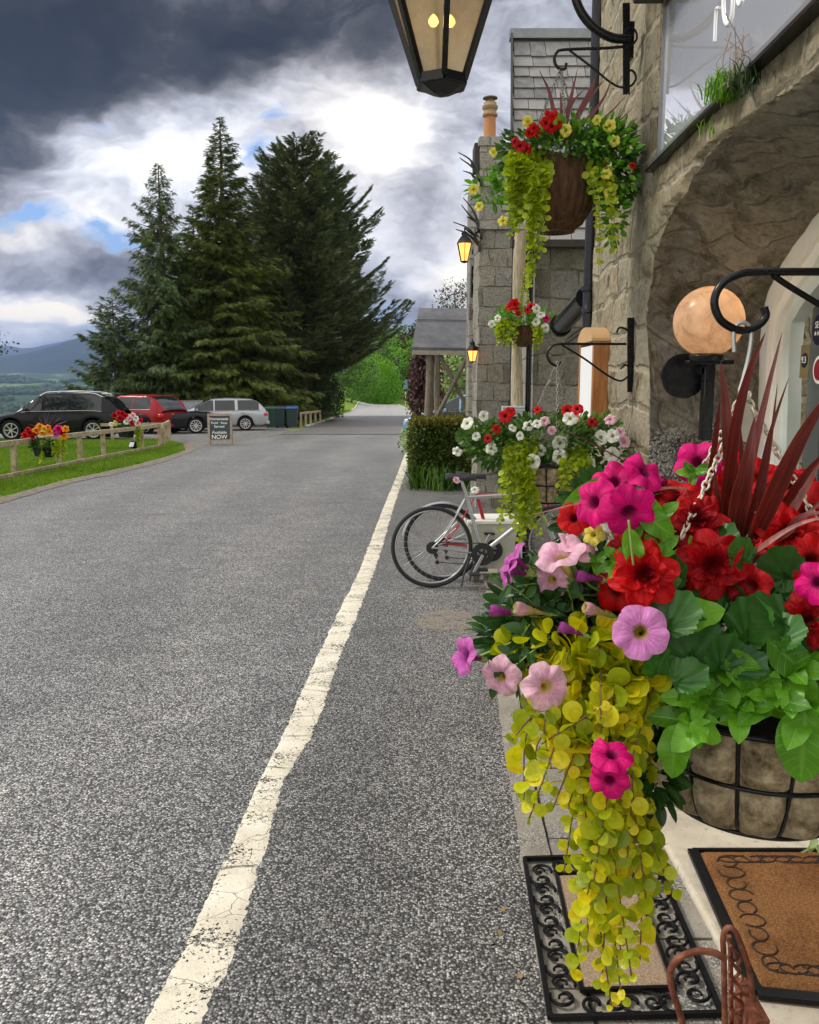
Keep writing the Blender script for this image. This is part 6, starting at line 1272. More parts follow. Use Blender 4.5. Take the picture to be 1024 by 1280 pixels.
# --- bicycles
MSPK = plain('steel spokes', (.45, .45, .46), .3, .9); MTY2 = plain('bicycle tyre', (.02, .02, .022), .8, var=.2, scale=80); MALU = plain('silver tubing', (.48, .49, .5), .3, .7, var=.06); MCRED = plain('red frame paint', (.40, .012, .022), .25, .2, var=.06, coat=.8); MBLK2 = plain('black bike parts', (.02, .02, .022), .5, var=.2)
def bicycle(loc, yaw, lean, label, mfr, mseat, guard=False, rr=.342):
    root = empty('bicycle', loc, yaw, label, 'bicycle', 'bicycles parked beside the inn'); root.rotation_euler = (lean, 0, yaw)
    wbs = 1.04
    def W_(x, nm):
        w = empty('wheel', (x, 0, rr), 0, parent=root); w.name = nm; t = np.linspace(0, 2*math.pi, 72, endpoint=False)
        ci = lambda r_: np.stack([r_*np.cos(t), 0*t, r_*np.sin(t)], -1)
        mb = MB(); mb.tube(ci(rr-.016), .017, 10, closed=True); mb.build('tyre', MTY2, w, True); mb = MB(); mb.tube(ci(rr-.038), .0085, 8, closed=True); mb.build('rim', MALU if nm == 'wheel' else MALU, w, True)
        mb = MB()
        for k in range(32):
            a = 2*math.pi*k/32; s_ = (-1)**k; a2 = a+(.9 if k % 4 < 2 else -.9); mb.tube([( .018*math.cos(a2), s_*.03, .018*math.sin(a2)), ((rr-.045)*math.cos(a), 0, (rr-.045)*math.sin(a))], .0011, 4, caps=False)
        mb.build('spokes', MSPK, w); mb = MB(); mb.lathe([(0, -.055), (.008, -.055), (.012, -.035), (.024, -.03), (.012, -.02), (.012, .02), (.024, .03), (.012, .035), (.008, .055), (0, .055)], (0, 0, 0), 16, 'y'); mb.build('hub', MALU, w, 40)
    W_(0, 'wheel'); W_(wbs, 'wheel')
    bb = np.array([.42, 0, rr-.06]); ra = np.array([0, 0, rr]); st = np.array([.285, 0, rr+.44]); hb, ht = np.array([.90, 0, rr+.32]), np.array([.865, 0, rr+.47]); fa = np.array([wbs, 0, rr])
    mb = MB(); mb.tube([bb, st], .016, 12); mb.tube([bb, hb], .020, 12); mb.tube([st-[0, 0, .03], ht-[0, 0, .03]], .016, 12); mb.tube([hb-[-.01, 0, .03], ht+[-.005, 0, .02]], .019, 12); mb.build('frame', mfr, root, 50)
    mb = MB()
    for s_ in (-1, 1): mb.tube(bez([ra+[0, s_*.055, 0], ra+[.12, s_*.05, .13], st+[-.01, s_*.015, -.04]], 5), .007, 8); mb.tube(bez([ra+[0, s_*.055, 0], ra+[.1, s_*.05, -.01], bb+[-.03, s_*.025, 0]], 5), .008, 8)
    mb.build('stays', mfr, root, 50)
    mb = MB()
    for s_ in (-1, 1): mb.tube(bez([hb+[.012, s_*.045, -.05], (hb+fa)/2+[.01, s_*.05, .0], fa+[0, s_*.05, 0]], 5), .011, 8)
    mb.box(hb+[.012, 0, -.05], (.03, .11, .03)); mb.build('fork', MALU, root, 50)
    mb = MB(); mb.tube([st, st+[-.045, 0, .13]], .0135, 10); mb.build('seatpost', MALU, root, 50)
    s0 = st+[-.05, 0, .145]; mb = MB(); ys = np.linspace(-1, 1, 9); rows = []
    for f, w, z in ((-.125, .02, .020), (-.115, .06, .032), (-.06, .068, .026), (.0, .038, .014), (.06, .020, .012), (.12, .015, .010), (.135, .004, .0)):
        rows.append([s0+[f, w*y, z-.028*y*y] for y in ys])
    rows = np.array(rows); mb.grid(rows); low = rows.copy(); low[..., 2] -= .016; mb.grid(low, True)
    for e in (rows[:, 0], rows[:, -1]): pass
    mb.grid(np.stack([rows[:, 0], low[:, 0]], 1)); mb.grid(np.stack([rows[:, -1], low[:, -1]], 1), True); mb.grid(np.stack([rows[0], low[0]], 0)); mb.tube([s0+[-.07, -.02, -.01], s0+[.07, -.02, -.01]], .004, 6); mb.tube([s0+[-.07, .02, -.01], s0+[.07, .02, -.01]], .004, 6); mb.build('saddle', mseat, root, 60)
    mb = MB(); mb.tube([ht, ht+[-.02, 0, .08], ht+[.06, 0, .1]], .014, 10); mb.tube(bez([ht+[.03, -.29, .13], ht+[.06, -.12, .10], ht+[.06, .12, .10], ht+[.03, .29, .13]], 6), .0125, 10); mb.build('handlebar', MALU, root, 50)
    for s_ in (-1, 1): mb = MB(); mb.tube([ht+[.035, s_*.19, .12], ht+[.01, s_*.31, .135]], .017, 10); mb.build('grip', MBLK2, root, 50)
    mb = MB()
    for r_, y in ((.095, -.045), (.075, -.038)): mb.lathe([(r_*.62, y-.002), (r_, y-.002), (r_, y+.002), (r_*.62, y+.002), (r_*.62, y-.002)], bb, 40, 'y')
    for k in range(5): a = k*1.2566; mb.bar(bb+[0, -.042, 0], bb+[.08*math.cos(a), -.042, .08*math.sin(a)], .018, .004, up=(0, 1, 0))
    for k in range(6): r_ = .052-.006*k; mb.lathe([(0, -.05+.004*k), (r_, -.05+.004*k), (r_, -.0485+.004*k), (0, -.0485+.004*k)], ra, 28, 'y')
    mb.build('chainset', MBLK2, root, 40)
    mb = MB(); ch = [ra+[0, -.043, .042], bb+[0, -.043, .093], bb+[.093, -.043, 0], bb+[0, -.043, -.093], ra+[.02, -.043, -.12], ra+[.03, -.043, -.05]]; mb.tube([ch[0], ch[1]], .004, 5); mb.tube([ch[3], ch[4]], .004, 5); mb.build('chain', MBLK2, root)
    for s_, a in ((-1, R(-118)), (1, R(62))):
        c0 = bb+[0, s_*.065, 0]; c1 = c0+[.17*math.cos(a), s_*.012, .17*math.sin(a)]; mb = MB(); mb.bar(c0, c1, .026, .012, up=(0, 1, 0)); cr = bevel(mb.build('crank', MALU, root), .004); mb = MB(); mb.box(c1+[0, s_*.06, 0], (.09, .085, .018)); bevel(mb.build('pedal', MBLK2, root), .004)
    mb = MB(); mb.bar(ra+[.0, -.06, -.02], ra+[.035, -.065, -.09], .02, .014); mb.lathe([(0, -.004), (.018, -.004), (.018, .004), (0, .004)], ra+[.03, -.06, -.06], 12, 'y'); mb.lathe([(0, -.004), (.018, -.004), (.018, .004), (0, .004)], ra+[.04, -.06, -.12], 12, 'y'); mb.build('derailleur', MBLK2, root)
    mb = MB(); mb.tube(bez([bb+[-.1, -.04, -.0], bb+[-.16, -.11, -.14], bb+[-.19, -.15, -rr+.09]], 5), .008, 8); mb.build('kickstand', MBLK2, root, 50)
    if guard:
        t = np.linspace(R(25), R(170), 26); mb = MB(); mb.grid(np.array([[ [(rr+.022-.012*y*y)*math.cos(a), .026*y, rr+(rr+.022-.012*y*y)*math.sin(a)] for y in (-1, -.5, 0, .5, 1)] for a in t])); mb.build('mudguard', MALU, root, True)
    return root
g1 = G(540, 735.5); bicycle((g1[0], g1[1], gz(0, g1[1])+.008), R(3), R(-3), 'silver framed bicycle with black saddle, rear wheel nearest the road line', MALU, MBLK2)
g2 = G(553, 727); bicycle((g2[0], g2[1], gz(0, g2[1])+.008), R(-2), R(-2), 'red framed bicycle behind the silver one beside the inn', MCRED, MBLK2, True, .335)
# --- growth on the window ledge
def ledge(px, py, n, ln, label, mat, s):
    p = W(px, py, -.03); return tuft('ledge_plant', obj0(p), n, ln, mat, label, .03, s, .9, 'weeds', 1.1)
ledge(908, 128, 240, .065, 'bushy green weed growing from the stone ledge under the window', MBRI, 5)
ledge(932, 120, 60, .07, 'short dark weed hanging on the arch just below the bushy green one', MDRK, 6)
ledge(886, 178, 16, .05, 'sprig of weed lower down the ledge toward the downpipe', MBRI, 7)
mb = MB(); r = np.random.default_rng(2)
pw = W(914, 112, -.03)
for k in range(16): q = np.array([(r.normal(0, .02), r.normal(0, .02), 0), (r.normal(0, .03), r.normal(0, .03), .07), (r.normal(0, .05), r.normal(0, .06), r.uniform(.1, .16))]); mb.tube(bez(q, 4), .0012, 4)
tag(mb.build('dry_stems', plain('dry stems', (.28, .2, .16), .8), loc=obj0(pw)), 'thin dry brown stems standing in the green weed under the window', 'weeds')
# --- haze over the valley
# ================================================================ hanging baskets
def leaf_t(wid=.5, n=9, m_=5, fold=.12, curl=.18, tipp=1., wav=.0, base=.12):
    """leaf of length 1 along +Y, with a folded midrib"""
    t = np.linspace(0, 1, n); w = wid*.5*(np.sin(np.pi*np.clip(t*.97+.03, 0, 1)**.92)**.62)*(1-.06*t); w[0] = .02; w[-1] = .004
    u = np.linspace(-1, 1, m_); X = u[None]*w[:, None]; Y = np.repeat(t[:, None], m_, 1); Z = fold*np.abs(u)[None]*w[:, None]*2-curl*(t[:, None]**2)+wav*np.sin(t[:, None]*14)*np.abs(u)[None]*w[:, None]
    i = np.arange(n-1)[:, None]*m_; j = np.arange(m_-1)[None]; Fq = np.stack([i+j, i+j+1, i+m_+j+1, i+m_+j], -1).reshape(-1, 4)
    return (np.stack([X, Y, Z], -1).reshape(-1, 3), Fq), np.stack([np.repeat(u[None], n, 0), Y], -1).reshape(-1, 2)
def round_t(lobes=0, ruf=0., notch=.0, rings=4, n=18, cup=.08, scal=0.):
    """roundish leaf, stalk end at the origin, length about 1"""
    th = np.linspace(-math.pi, math.pi, n, endpoint=False); V = [(0, .5-.38*(notch > 0), 0)]; uv = [(0, 0)]
    for k in range(1, rings+1):
        f = k/rings
        for a in th:
            r_ = .5*(1+scal*math.cos(lobes*a)*f-notch*math.exp(-(abs(abs(a)-math.pi)/.35)**2)); cx, cy = math.sin(a)*r_*f, math.cos(a)*r_*f
            V.append((cx, .5+cy-.38*(notch > 0)*(1-f), cup*f*f+ruf*f*math.sin(lobes*a+f))); uv.append((a, f))
    Ft = np.array([[0, 1+(i+1) % n, 1+i] for i in range(n)]); Fq = [[1+(k-1)*n+i, 1+(k-1)*n+(i+1) % n, 1+k*n+(i+1) % n, 1+k*n+i] for k in range(1, rings) for i in range(n)]
    return (np.array(V), [Ft, np.array(Fq)] if Fq else [Ft]), np.array(uv)
def leafmat(name, cols, vein, kind='long', tr=.3, rough=.38, vs=.5):
    m = Mt(name); at_ = m.n('Attribute', {'attribute_name': 'leaf'}); sp = m.n('SeparateXYZ', _0=at_.outputs['Vector']); u, v = sp.outputs[0], sp.outputs[1]
    r = m.rnd(); nz = m.noise(60, 4, .6); k = len(cols)-1; c = m.ramp(m.math('ADD', m.math('MULTIPLY', r, .8), m.math('MULTIPLY', nz, .25)), [(.1+.8*i/k, q) for i, q in enumerate(cols)])
    if kind == 'long':
        au = m.math('ABSOLUTE', u); mid = m.mapr(au, .02, .14, 1, 0); side = m.math('SINE', m.math('MULTIPLY', m.math('SUBTRACT', v, m.math('MULTIPLY', au, .16)), 52.)); sv = m.mapr(side, .8, 1., 0, .55); vv = m.math('MAXIMUM', mid, sv)
    else:
        s1 = m.math('ABSOLUTE', m.math('SINE', m.math('MULTIPLY', u, 3.5))); vv = m.math('MULTIPLY', m.mapr(s1, 0, .16, 1, 0), m.mapr(v, .0, .9, 1., .3))
        zone = m.mapr(m.math('ABSOLUTE', m.math('SUBTRACT', v, .55)), 0, .16, .35, 0); c = m.mix(zone, c, m.mix(1., c, (.55, .6, .5), 'MULTIPLY'))
    c = m.mix(m.math('MULTIPLY', vv, vs), c, vein); t = m.mix(1., c, (1.35, 1.3, .5), 'MULTIPLY')
    return m.leafy(c, t, rough, tr, m.bump(m.math('ADD', m.math('MULTIPLY', vv, -1.), m.math('MULTIPLY', nz, .4)), .5, .0012), .45)
T_PET, U_PET = leaf_t(.52, 9, 5, .14, .16); T_BROAD, U_BROAD = leaf_t(.54, 12, 7, .14, .20, wav=.22); T_JEN, U_JEN = round_t(0, 0, 0, 2, 12, .10); T_JENS, U_JENS = round_t(0, 0, 0, 1, 7, .10)
T_GER, U_GER = round_t(7, .022, .75, 6, 56, .07, .06)
T_JEN, U_JEN = round_t(2, 0, .10, 3, 14, .0, -.05); _j = T_JEN[0]; _j[:, 2] += .16*np.abs(_j[:, 0])-.30*(_j[:, 1]-.45)**2; _j[:, 0] *= .92
# scallops on the rim of the geranium leaf
_V = T_GER[0]; _r = U_GER[:, 1]; _a = U_GER[:, 0]; _k = (1+.045*np.cos(28*_a)*(_r > .95)); _V[:, 0] *= _k; _V[:, 2] += .028*np.sin(4*_a+1)*_r**3+.012*np.sin(15*_a)*_r**5
MGDK = leafmat('dark petunia leaf', [(.012, .045, .010), (.022, .075, .014), (.04, .12, .02)], (.08, .19, .05))
MGLT = leafmat('bright petunia leaf', [(.05, .17, .008), (.10, .30, .012), (.17, .43, .02)], (.24, .50, .07))
MGER = leafmat('geranium leaf', [(.014, .07, .012), (.028, .115, .016), (.05, .17, .025)], (.10, .24, .05), 'round')
MJEN = leafmat('golden creeping jenny leaf', [(.20, .27, .006), (.40, .47, .008), (.60, .61, .010), (.82, .66, .012)], (.5, .48, .05), 'round', .4, vs=.15)
MJEN2 = leafmat('lime creeping jenny leaf', [(.20, .28, .012), (.32, .43, .016), (.50, .58, .02)], (.45, .5, .06), 'round', .4, vs=.15)
MSTEM = plain('pale stem', (.22, .30, .06), .5, var=.2, scale=60, bumpd=.0006); MSTB = plain('brown stem', (.16, .085, .03), .6, var=.3, scale=60, bumpd=.0006)
# ---- flowers
def petal_mat(name, edge, mid, throat, vein, vamt=.35, R0=.036, tr=.3, rough=.55):
    m = Mt(name); p = m.co(); s_ = m.n('SeparateXYZ', _0=p); x, y = s_.outputs[0], s_.outputs[1]
    r = m.math('SQRT', m.math('ADD', m.math('MULTIPLY', x, x), m.math('MULTIPLY', y, y))); rn = m.math('DIVIDE', r, R0); a = m.math('ARCTAN2', y, x)
    c = m.ramp(rn, [(.08, throat), (.2, throat), (.34, mid), (.75, edge), (1., edge)]); vn = m.math('ABSOLUTE', m.math('SINE', m.math('ADD', m.math('MULTIPLY', a, 12.5), m.math('MULTIPLY', m.noise(70, 2), 1.6)))); vv = m.math('MULTIPLY', m.mapr(vn, 0, .3, 1, 0), m.mapr(rn, .15, .95, 1, .12))
    c = m.mix(m.math('MULTIPLY', vv, vamt), c, vein); n = m.noise(130, 4, .6); c = m.mix(1., c, m.ramp(n, [(.3, .80), (.7, 1.14)]), 'MULTIPLY'); big = m.noise(28, 3, .6); c = m.mix(1., c, m.ramp(big, [(.35, .82), (.65, 1.1)]), 'MULTIPLY')
    return m.leafy(c, c, rough, tr, m.bump(m.math('ADD', m.math('MULTIPLY', vv, -1.2), m.math('MULTIPLY', n, 1.6)), .6, .0016), .25)
PM = dict(lilac=petal_mat('lilac petal', (.72, .26, .60), (.70, .22, .58), (.30, .22, .02), (.42, .03, .34), .5),
          pale=petal_mat('pale pink petal', (.86, .52, .64), (.80, .38, .56), (.55, .42, .12), (.62, .16, .38), .45),
          mauve=petal_mat('mauve petal', (.62, .14, .48), (.52, .09, .42), (.24, .02, .16), (.30, .02, .22), .5),
          magenta=petal_mat('magenta petal', (.76, .003, .20), (.62, .002, .16), (.20, .0, .06), (.36, .0, .10), .4),
          red=petal_mat('red petal', (.62, .003, .006), (.52, .002, .005), (.14, .0, .002), (.28, .0, .004), .4),
          dred=petal_mat('deep red petal', (.46, .002, .006), (.36, .001, .005), (.16, .0, .003), (.18, .0, .004), .35),
          white=petal_mat('white petal', (.84, .84, .78), (.80, .82, .70), (.42, .46, .14), (.62, .66, .45), .3),
          yellow=petal_mat('yellow petal', (.80, .72, .13), (.78, .66, .08), (.5, .45, .04), (.6, .5, .05), .3),
          orange=petal_mat('orange petal', (.85, .30, .01), (.85, .35, .01), (.5, .15, .01), (.6, .15, .01), .3), )
def flower_mesh(kind, seed=0, n=60):
    r = np.random.default_rng(seed); th = np.arange(n)*2*math.pi/n; mb = MB(); R0 = .036
    def limb(R_, prof, ruf, rot, lob=.15, open_=0.):
        ph = r.uniform(0, 6.28, 4); rows = []; nr = len(prof)
        for k, (f, z) in enumerate(prof):
            g = max(0, (f-.35)/.65); rr = R_*f*(1-lob*g**2.5*(1-np.abs(np.cos(2.5*(th+rot)))**.45)+.02*g*np.sin(9*th+ph[3])); zz = z+R_*g*(ruf*(.6*np.sin(5*th+ph[0])+.4*np.sin(7*th+ph[1])+.12*np.sin(13*th+ph[2])*g))-R_*.07*np.clip(f*2.2-.5, 0, 1)*np.exp(-(np.cos(2.5*(th+rot))/.35)**2)
            rows.append(np.stack([rr*np.cos(th), rr*np.sin(th), zz], -1))
        rows = np.array(rows); rows = np.concatenate([rows, rows[:, :1]], 1); mb.grid(rows, True)
    if kind == 'single': limb(R0, [(.05, -.040), (.06, -.030), (.085, -.018), (.125, -.008), (.20, -.0025), (.32, .0), (.48, .001), (.66, .0015), (.84, .001), (1., -.0012)], .09, r.uniform(0, 6), .15)
    if kind == 'floppy': limb(R0, [(.05, -.040), (.06, -.030), (.085, -.018), (.13, -.008), (.21, -.002), (.34, .001), (.5, .002), (.68, .0015), (.85, -.001), (1., -.005)], .19, r.uniform(0, 6), .22)
    if kind == 'trumpet': limb(R0, [(.05, -.046), (.08, -.036), (.12, -.026), (.17, -.016), (.26, -.007), (.40, -.0005), (.56, .003), (.72, .004), (.88, .003), (1., .000)], .15, r.uniform(0, 6), .2)
    if kind == 'bud': limb(R0*.5, [(.12, -.040), (.2, -.03), (.3, -.018), (.46, -.006), (.62, .004), (.66, .011), (.5, .017), (.30, .014), (.08, .006)], .16, 0, .06)
    if kind == 'double':
        def pet(ang, L_, wd, lift, curl, ruf, r0=.15, seed_=0):
            rr = np.random.default_rng(seed_+seed*31); ph = rr.uniform(0, 6.28, 3); u, v = np.meshgrid(np.linspace(-1, 1, 13), np.linspace(0, 1, 9), indexing='ij')
            w = wd*(np.sin(np.pi*(.12+.72*v))**.7); rad = L_*(r0+(1-r0)*v*(1-.13*u*u*v)); z = lift*L_*v**1.3-curl*L_*v**3+L_*ruf*v**2*(np.sin(2.6*u+ph[0])*.6+.4*np.sin(5.2*u+ph[1]))+.10*L_*np.abs(u)**2*v*(1-v); a = ang+u*w*(1-.2*v)
            mb.grid(np.stack([rad*np.cos(a), rad*np.sin(a), z], -1), True)
        for k in range(6): pet(k*1.047+.1*r.normal(), R0*1.0, .74, .02, .12, .16, .12, k)
        for k in range(5): pet(k*1.257+.5+.15*r.normal(), R0*.80, .76, .22, .10, .20, .12, k+10)
        for k in range(5): pet(k*1.257+1.1+.2*r.normal(), R0*.60, .80, .50, .12, .24, .1, k+20)
        for k in range(4): pet(k*1.571+.4+.2*r.normal(), R0*.40, .9, .95, .10, .28, .08, k+30)
        for k in range(3): pet(k*2.094+.9, R0*.24, 1.0, 1.7, .1, .2, .05, k+40)
        limb(R0, [(.07, -.040), (.10, -.030), (.15, -.018), (.2, -.006), (.3, .002)], .0, 0, 0)
    for k in range(len(mb.V)):
        q = mb.V[k]; rr = np.hypot(q[:, 0], q[:, 1])/R0; amp = R0*.10*np.clip(rr-.25, 0, 1); a_ = np.arctan2(q[:, 1], q[:, 0])
        q[:, 2] += amp*(fbm(np.stack([q[:, 0]*75+seed*9, q[:, 1]*75, q[:, 2]*20+seed], -1), 3, seed)-.45)*2.4
    return mb
FM = {}
def flower(par, p, face, rad, color, kind='single', seed=None, calyx=True, mats={}):
    """p where the limb is, face = outward direction, rad = radius of the limb in metres"""
    seed = seed if seed is not None else int(rng.integers(0, 4)); key = (kind, color, seed)
    if key not in FM:
        o = flower_mesh(kind, seed+hash(kind) % 7 if False else seed).build('flower', PM[color], par, True); subsurf(o, 1) if kind != 'x' else 0; FM[key] = o.data; fresh = o
    else: o = bpy.data.objects.new('flower', FM[key]); COL.objects.link(o); o.parent = par
    face = Vector(face).normalized(); q = face.to_track_quat('Z', 'Y'); sc_ = rad/.036
    o.location = p; o.rotation_mode = 'QUATERNION'; o.rotation_quaternion = q @ __import__('mathutils').Quaternion((0, 0, 1), rng.uniform(0, 6.28)); o.scale = (sc_,)*3
    if calyx:
        if 'cal' not in FM:
            mb = MB(); mb.lathe([(.0008, -.058), (.0018, -.05), (.0042, -.046), (.0046, -.04), (.0030, -.036)], n=10)
            for k in range(5): a = k*1.2566; d_ = np.array([math.cos(a), math.sin(a), 0]); mb.add(np.array([d_*.004+[0, 0, -.042]+np.cross(d_, [0, 0, 1])*.0028, d_*.004+[0, 0, -.042]-np.cross(d_, [0, 0, 1])*.0028, d_*.011+[0, 0, -.028]]), np.array([[0, 1, 2]]))
            c = mb.build('calyx', MSTEM, o, True); FM['cal'] = c.data
        else: c = bpy.data.objects.new('calyx', FM['cal']); COL.objects.link(c); c.parent = o
    return o
def campose(px, py, Y, r, u, t):         # direction from camera-frame components right, up, toward the viewer
    d = -ray(px, py); d /= np.linalg.norm(d); rt = np.cross([0, 0, 1.], d); rt /= np.linalg.norm(rt); up = np.cross(d, rt); return rt*r+up*u+d*t
def mass(mb, T, uv, n, cen, rad, size, seed, rough=.3, fill=.5, out=1., cut=None):
    r = np.random.default_rng(seed); p, v = blobpts(n, cen, rad, rough, fill, seed)
    if cut is not None: k = cut(p); p, v = p[k], v[k]
    k = len(p); d = v*out+r.normal(0, .55, (k, 3)); mb.scatter(T, p, basis(d, r.normal(0, .6, (k, 3))+v*.8+[0, 0, .5]), rng.uniform(size[0], size[1], k), uv); return mb
def vine(mb, sm, pts, size, T=T_JEN, uv=U_JEN, gap=.02, face=(0, -1, .25), rnd_=.5, stem=.0011, n=10, taper=.35):
    """a trailing shoot with pairs of leaves"""
    q = bez(pts, n); s_ = np.concatenate([[0], np.cumsum(np.linalg.norm(np.diff(q, axis=0), axis=1))]); sm.tube(q, stem, 5, caps=False)
    k = max(2, int(s_[-1]/gap)); ss_ = (np.arange(k)+.6)*s_[-1]/k; P_ = np.stack([np.interp(ss_, s_, q[:, i]) for i in range(3)], -1); Tg = np.stack([np.interp(ss_, s_, np.gradient(q[:, i])) for i in range(3)], -1); Tg /= np.linalg.norm(Tg, axis=1)[:, None]
    a = rng.uniform(0, 6.28)
    for side in (0, 1):
        ang = a+np.arange(k)*math.pi/2+side*math.pi; ref = np.cross(Tg, [.3, .1, 1.]); ref /= np.linalg.norm(ref, axis=1)[:, None]+1e-9; bi = np.cross(Tg, ref)
        d = ref*np.cos(ang)[:, None]+bi*np.sin(ang)[:, None]+Tg*.25+rng.normal(0, .2, (k, 3)); up = np.asarray(face)+rng.normal(0, rnd_, (k, 3)); mb.scatter(T, P_, basis(d, up), size*rng.uniform(.75, 1.25, k)*(1-taper*np.linspace(0, 1, k)**3), uv)
def chain(par, a, b, link=.016, wire=.0016, mat=None, name='chain', sag=0.):
    a, b = np.asarray(a, float), np.asarray(b, float); L_ = np.linalg.norm(b-a); n = int(L_/(link*.74)); mb = MB(); t = np.linspace(0, 2*math.pi, 14, endpoint=False); d = (b-a)/L_
    for k in range(n):
        f = (k+.5)/n; c = a+(b-a)*f+np.array([0, 0, -sag*4*f*(1-f)]); roll = k*math.pi/2+.3*rng.normal(); M_ = basis(np.array([d+rng.normal(0, .05, 3)]), roll=np.array([roll]))[0]
        p = np.stack([link*.27*np.cos(t)*(1), link*.5*np.sin(t), 0*t], -1)@M_.T+c; mb.tube(p, wire, 6, closed=True)
    return mb.build(name, mat, par, True)
MCHW = plain('cream plastic chain', (.66, .58, .46), .45, var=.15, scale=80); MCHS = plain('grey steel chain', (.32, .30, .28), .45, .6, var=.2)
m = Mt('mossy wool liner'); p_ = m.co(); n1 = m.noise(34, 7, .72, p_); n2 = m.noise(9, 5, .65, p_); c = m.ramp(n1, [(.3, (.08, .055, .03)), (.46, (.32, .245, .15)), (.6, (.56, .45, .30)), (.75, (.74, .63, .46))])
c = m.mix(m.mapr(n2, .5, .66, 0, .8), c, (.10, .075, .045)); MWOOL = m.bsdf(c, .95, m.bump(m.math('ADD', n1, m.math('MULTIPLY', m.noise(130, 4, .7, p_), .5)), 1., .008), spec=.1)
m = Mt('brown woven liner'); p_ = m.co(); c = m.ramp(m.noise(60, 6, .7, m.scale(p_, (1, 1, .25))), [(.3, (.035, .018, .010)), (.55, (.11, .058, .032)), (.75, (.19, .11, .06))]); MWICK = m.bsdf(c, .85, m.bump(m.noise(60, 6, .7, m.scale(p_, (1, 1, .25))), .9, .005), spec=.2)
MSOIL = plain('dark compost', (.02, .014, .01), .95, var=.6, scale=60, bumpd=.006)
def bowl(par, R_, dep, liner, cells=16, rowsn=2, ribs=False, flat=.66, bulge=.011, wire=.0032):
    """liner bulging through the wires, wire frame, compost"""
    nth = cells*8; th = np.arange(nth+1)*2*math.pi/nth; ts = np.linspace(0, 1, rowsn*9+1); prof = []
    for t in ts:
        rr = R_*(flat+(1-flat)*(1-t)**.62) if not ribs else R_*math.sqrt(max(1-(t*.93)**2.9, .02)); prof.append((rr, -dep*t))
    V = []
    for t, (rr, z) in zip(ts, prof):
        b = bulge*(np.abs(np.sin(th*cells/2))**.45)*(abs(math.sin(math.pi*t*rowsn))**.4 if not ribs else 1)*(1-.0*t); nz = bulge*.5*(fbm(np.stack([np.cos(th)*9, np.sin(th)*9, 0*th+t*9], -1), 3)-.45); r_ = rr-.004+b+nz; V.append(np.stack([r_*np.cos(th), r_*np.sin(th), 0*th+z], -1))
    mb = MB(); mb.grid(np.array(V), True); e = np.array(V[-1]); mb.add(np.vstack([e[:-1], [[0, 0, e[0, 2]-.004]]]), np.array([[i, (i+1) % nth, nth] for i in range(nth)])[:, ::-1]); mb.build('liner', liner, par, True)
    mb = MB()
    for k in range(cells): a = 2*math.pi*k/cells; mb.tube([( (rr+.001)*math.cos(a), (rr+.001)*math.sin(a), z) for rr, z in prof[::2]]+[(prof[-1][0]*.3*math.cos(a), prof[-1][0]*.3*math.sin(a), prof[-1][1]-.006)], wire, 6)
    for j in range(rowsn+1):
        rr, z = prof[min(j*9, len(prof)-1)]; t = np.linspace(0, 2*math.pi, 60, endpoint=False); mb.tube(np.stack([(rr+.003)*np.cos(t), (rr+.003)*np.sin(t), 0*t+z], -1), wire*(1.4 if j == 0 else 1.1), 6, closed=True)
    mb.build('wire_frame', MIRON if not ribs else MWICK, par, True); mb = MB(); mb.lathe([(R_-.006, -.02), (0, .0)], n=24); mb.build('compost', MSOIL, par)

# ======== the large basket in front of the lens
YB = 1.26; RIM = P(948, 866, YB); RB = .182
hb = empty('hanging_basket', obj0(RIM), 0, 'large wire basket of red, magenta and lilac petunias with burgundy spikes nearest the viewer', 'hanging basket', 'hanging flower baskets')
bowl(hb, RB, .170, MWOOL, 15, 2, flat=.70, bulge=.026, wire=.0032)
rel = lambda px, py, Y: P(px, py, Y)-RIM
# hook and chains
mb = MB(); q = np.array([rel(a, b, YB) for a, b in ((918, 440), (917, 420), (919, 408), (929, 403), (938, 410), (939, 425), (935, 450), (928, 478), (925, 490), (931, 497), (937, 490))]); mb.tube(bez(q, 8), .0032, 10); mb.build('hook', plain('galvanised hook', (.5, .5, .48), .35, .7), hb, 60)
ap = rel(930, 492, YB)
for (a, b, Y) in ((796, 742, 1.36), (852, 672, 1.12), (1105, 800, 1.15), (1080, 760, 1.42)):
    e = rel(a, b, Y)
    chain(hb, ap+rng.normal(0, .003, 3), e, .0165, .0017, MCHW)
mb = MB(); 
tgq = [rel(924, 500, 1.255), rel(924, 548, 1.25), rel(938, 556, 1.25), rel(944, 508, 1.255)]; mb.add(np.vstack([tgq, np.array(tgq)+[0, .002, 0]]), [[0, 1, 2, 3], [7, 6, 5, 4], [0, 4, 5, 1], [1, 5, 6, 2], [2, 6, 7, 3], [3, 7, 4, 0]]); mb.build('plant_tag', plain('pale plastic tag', (.6, .58, .5), .5), hb)
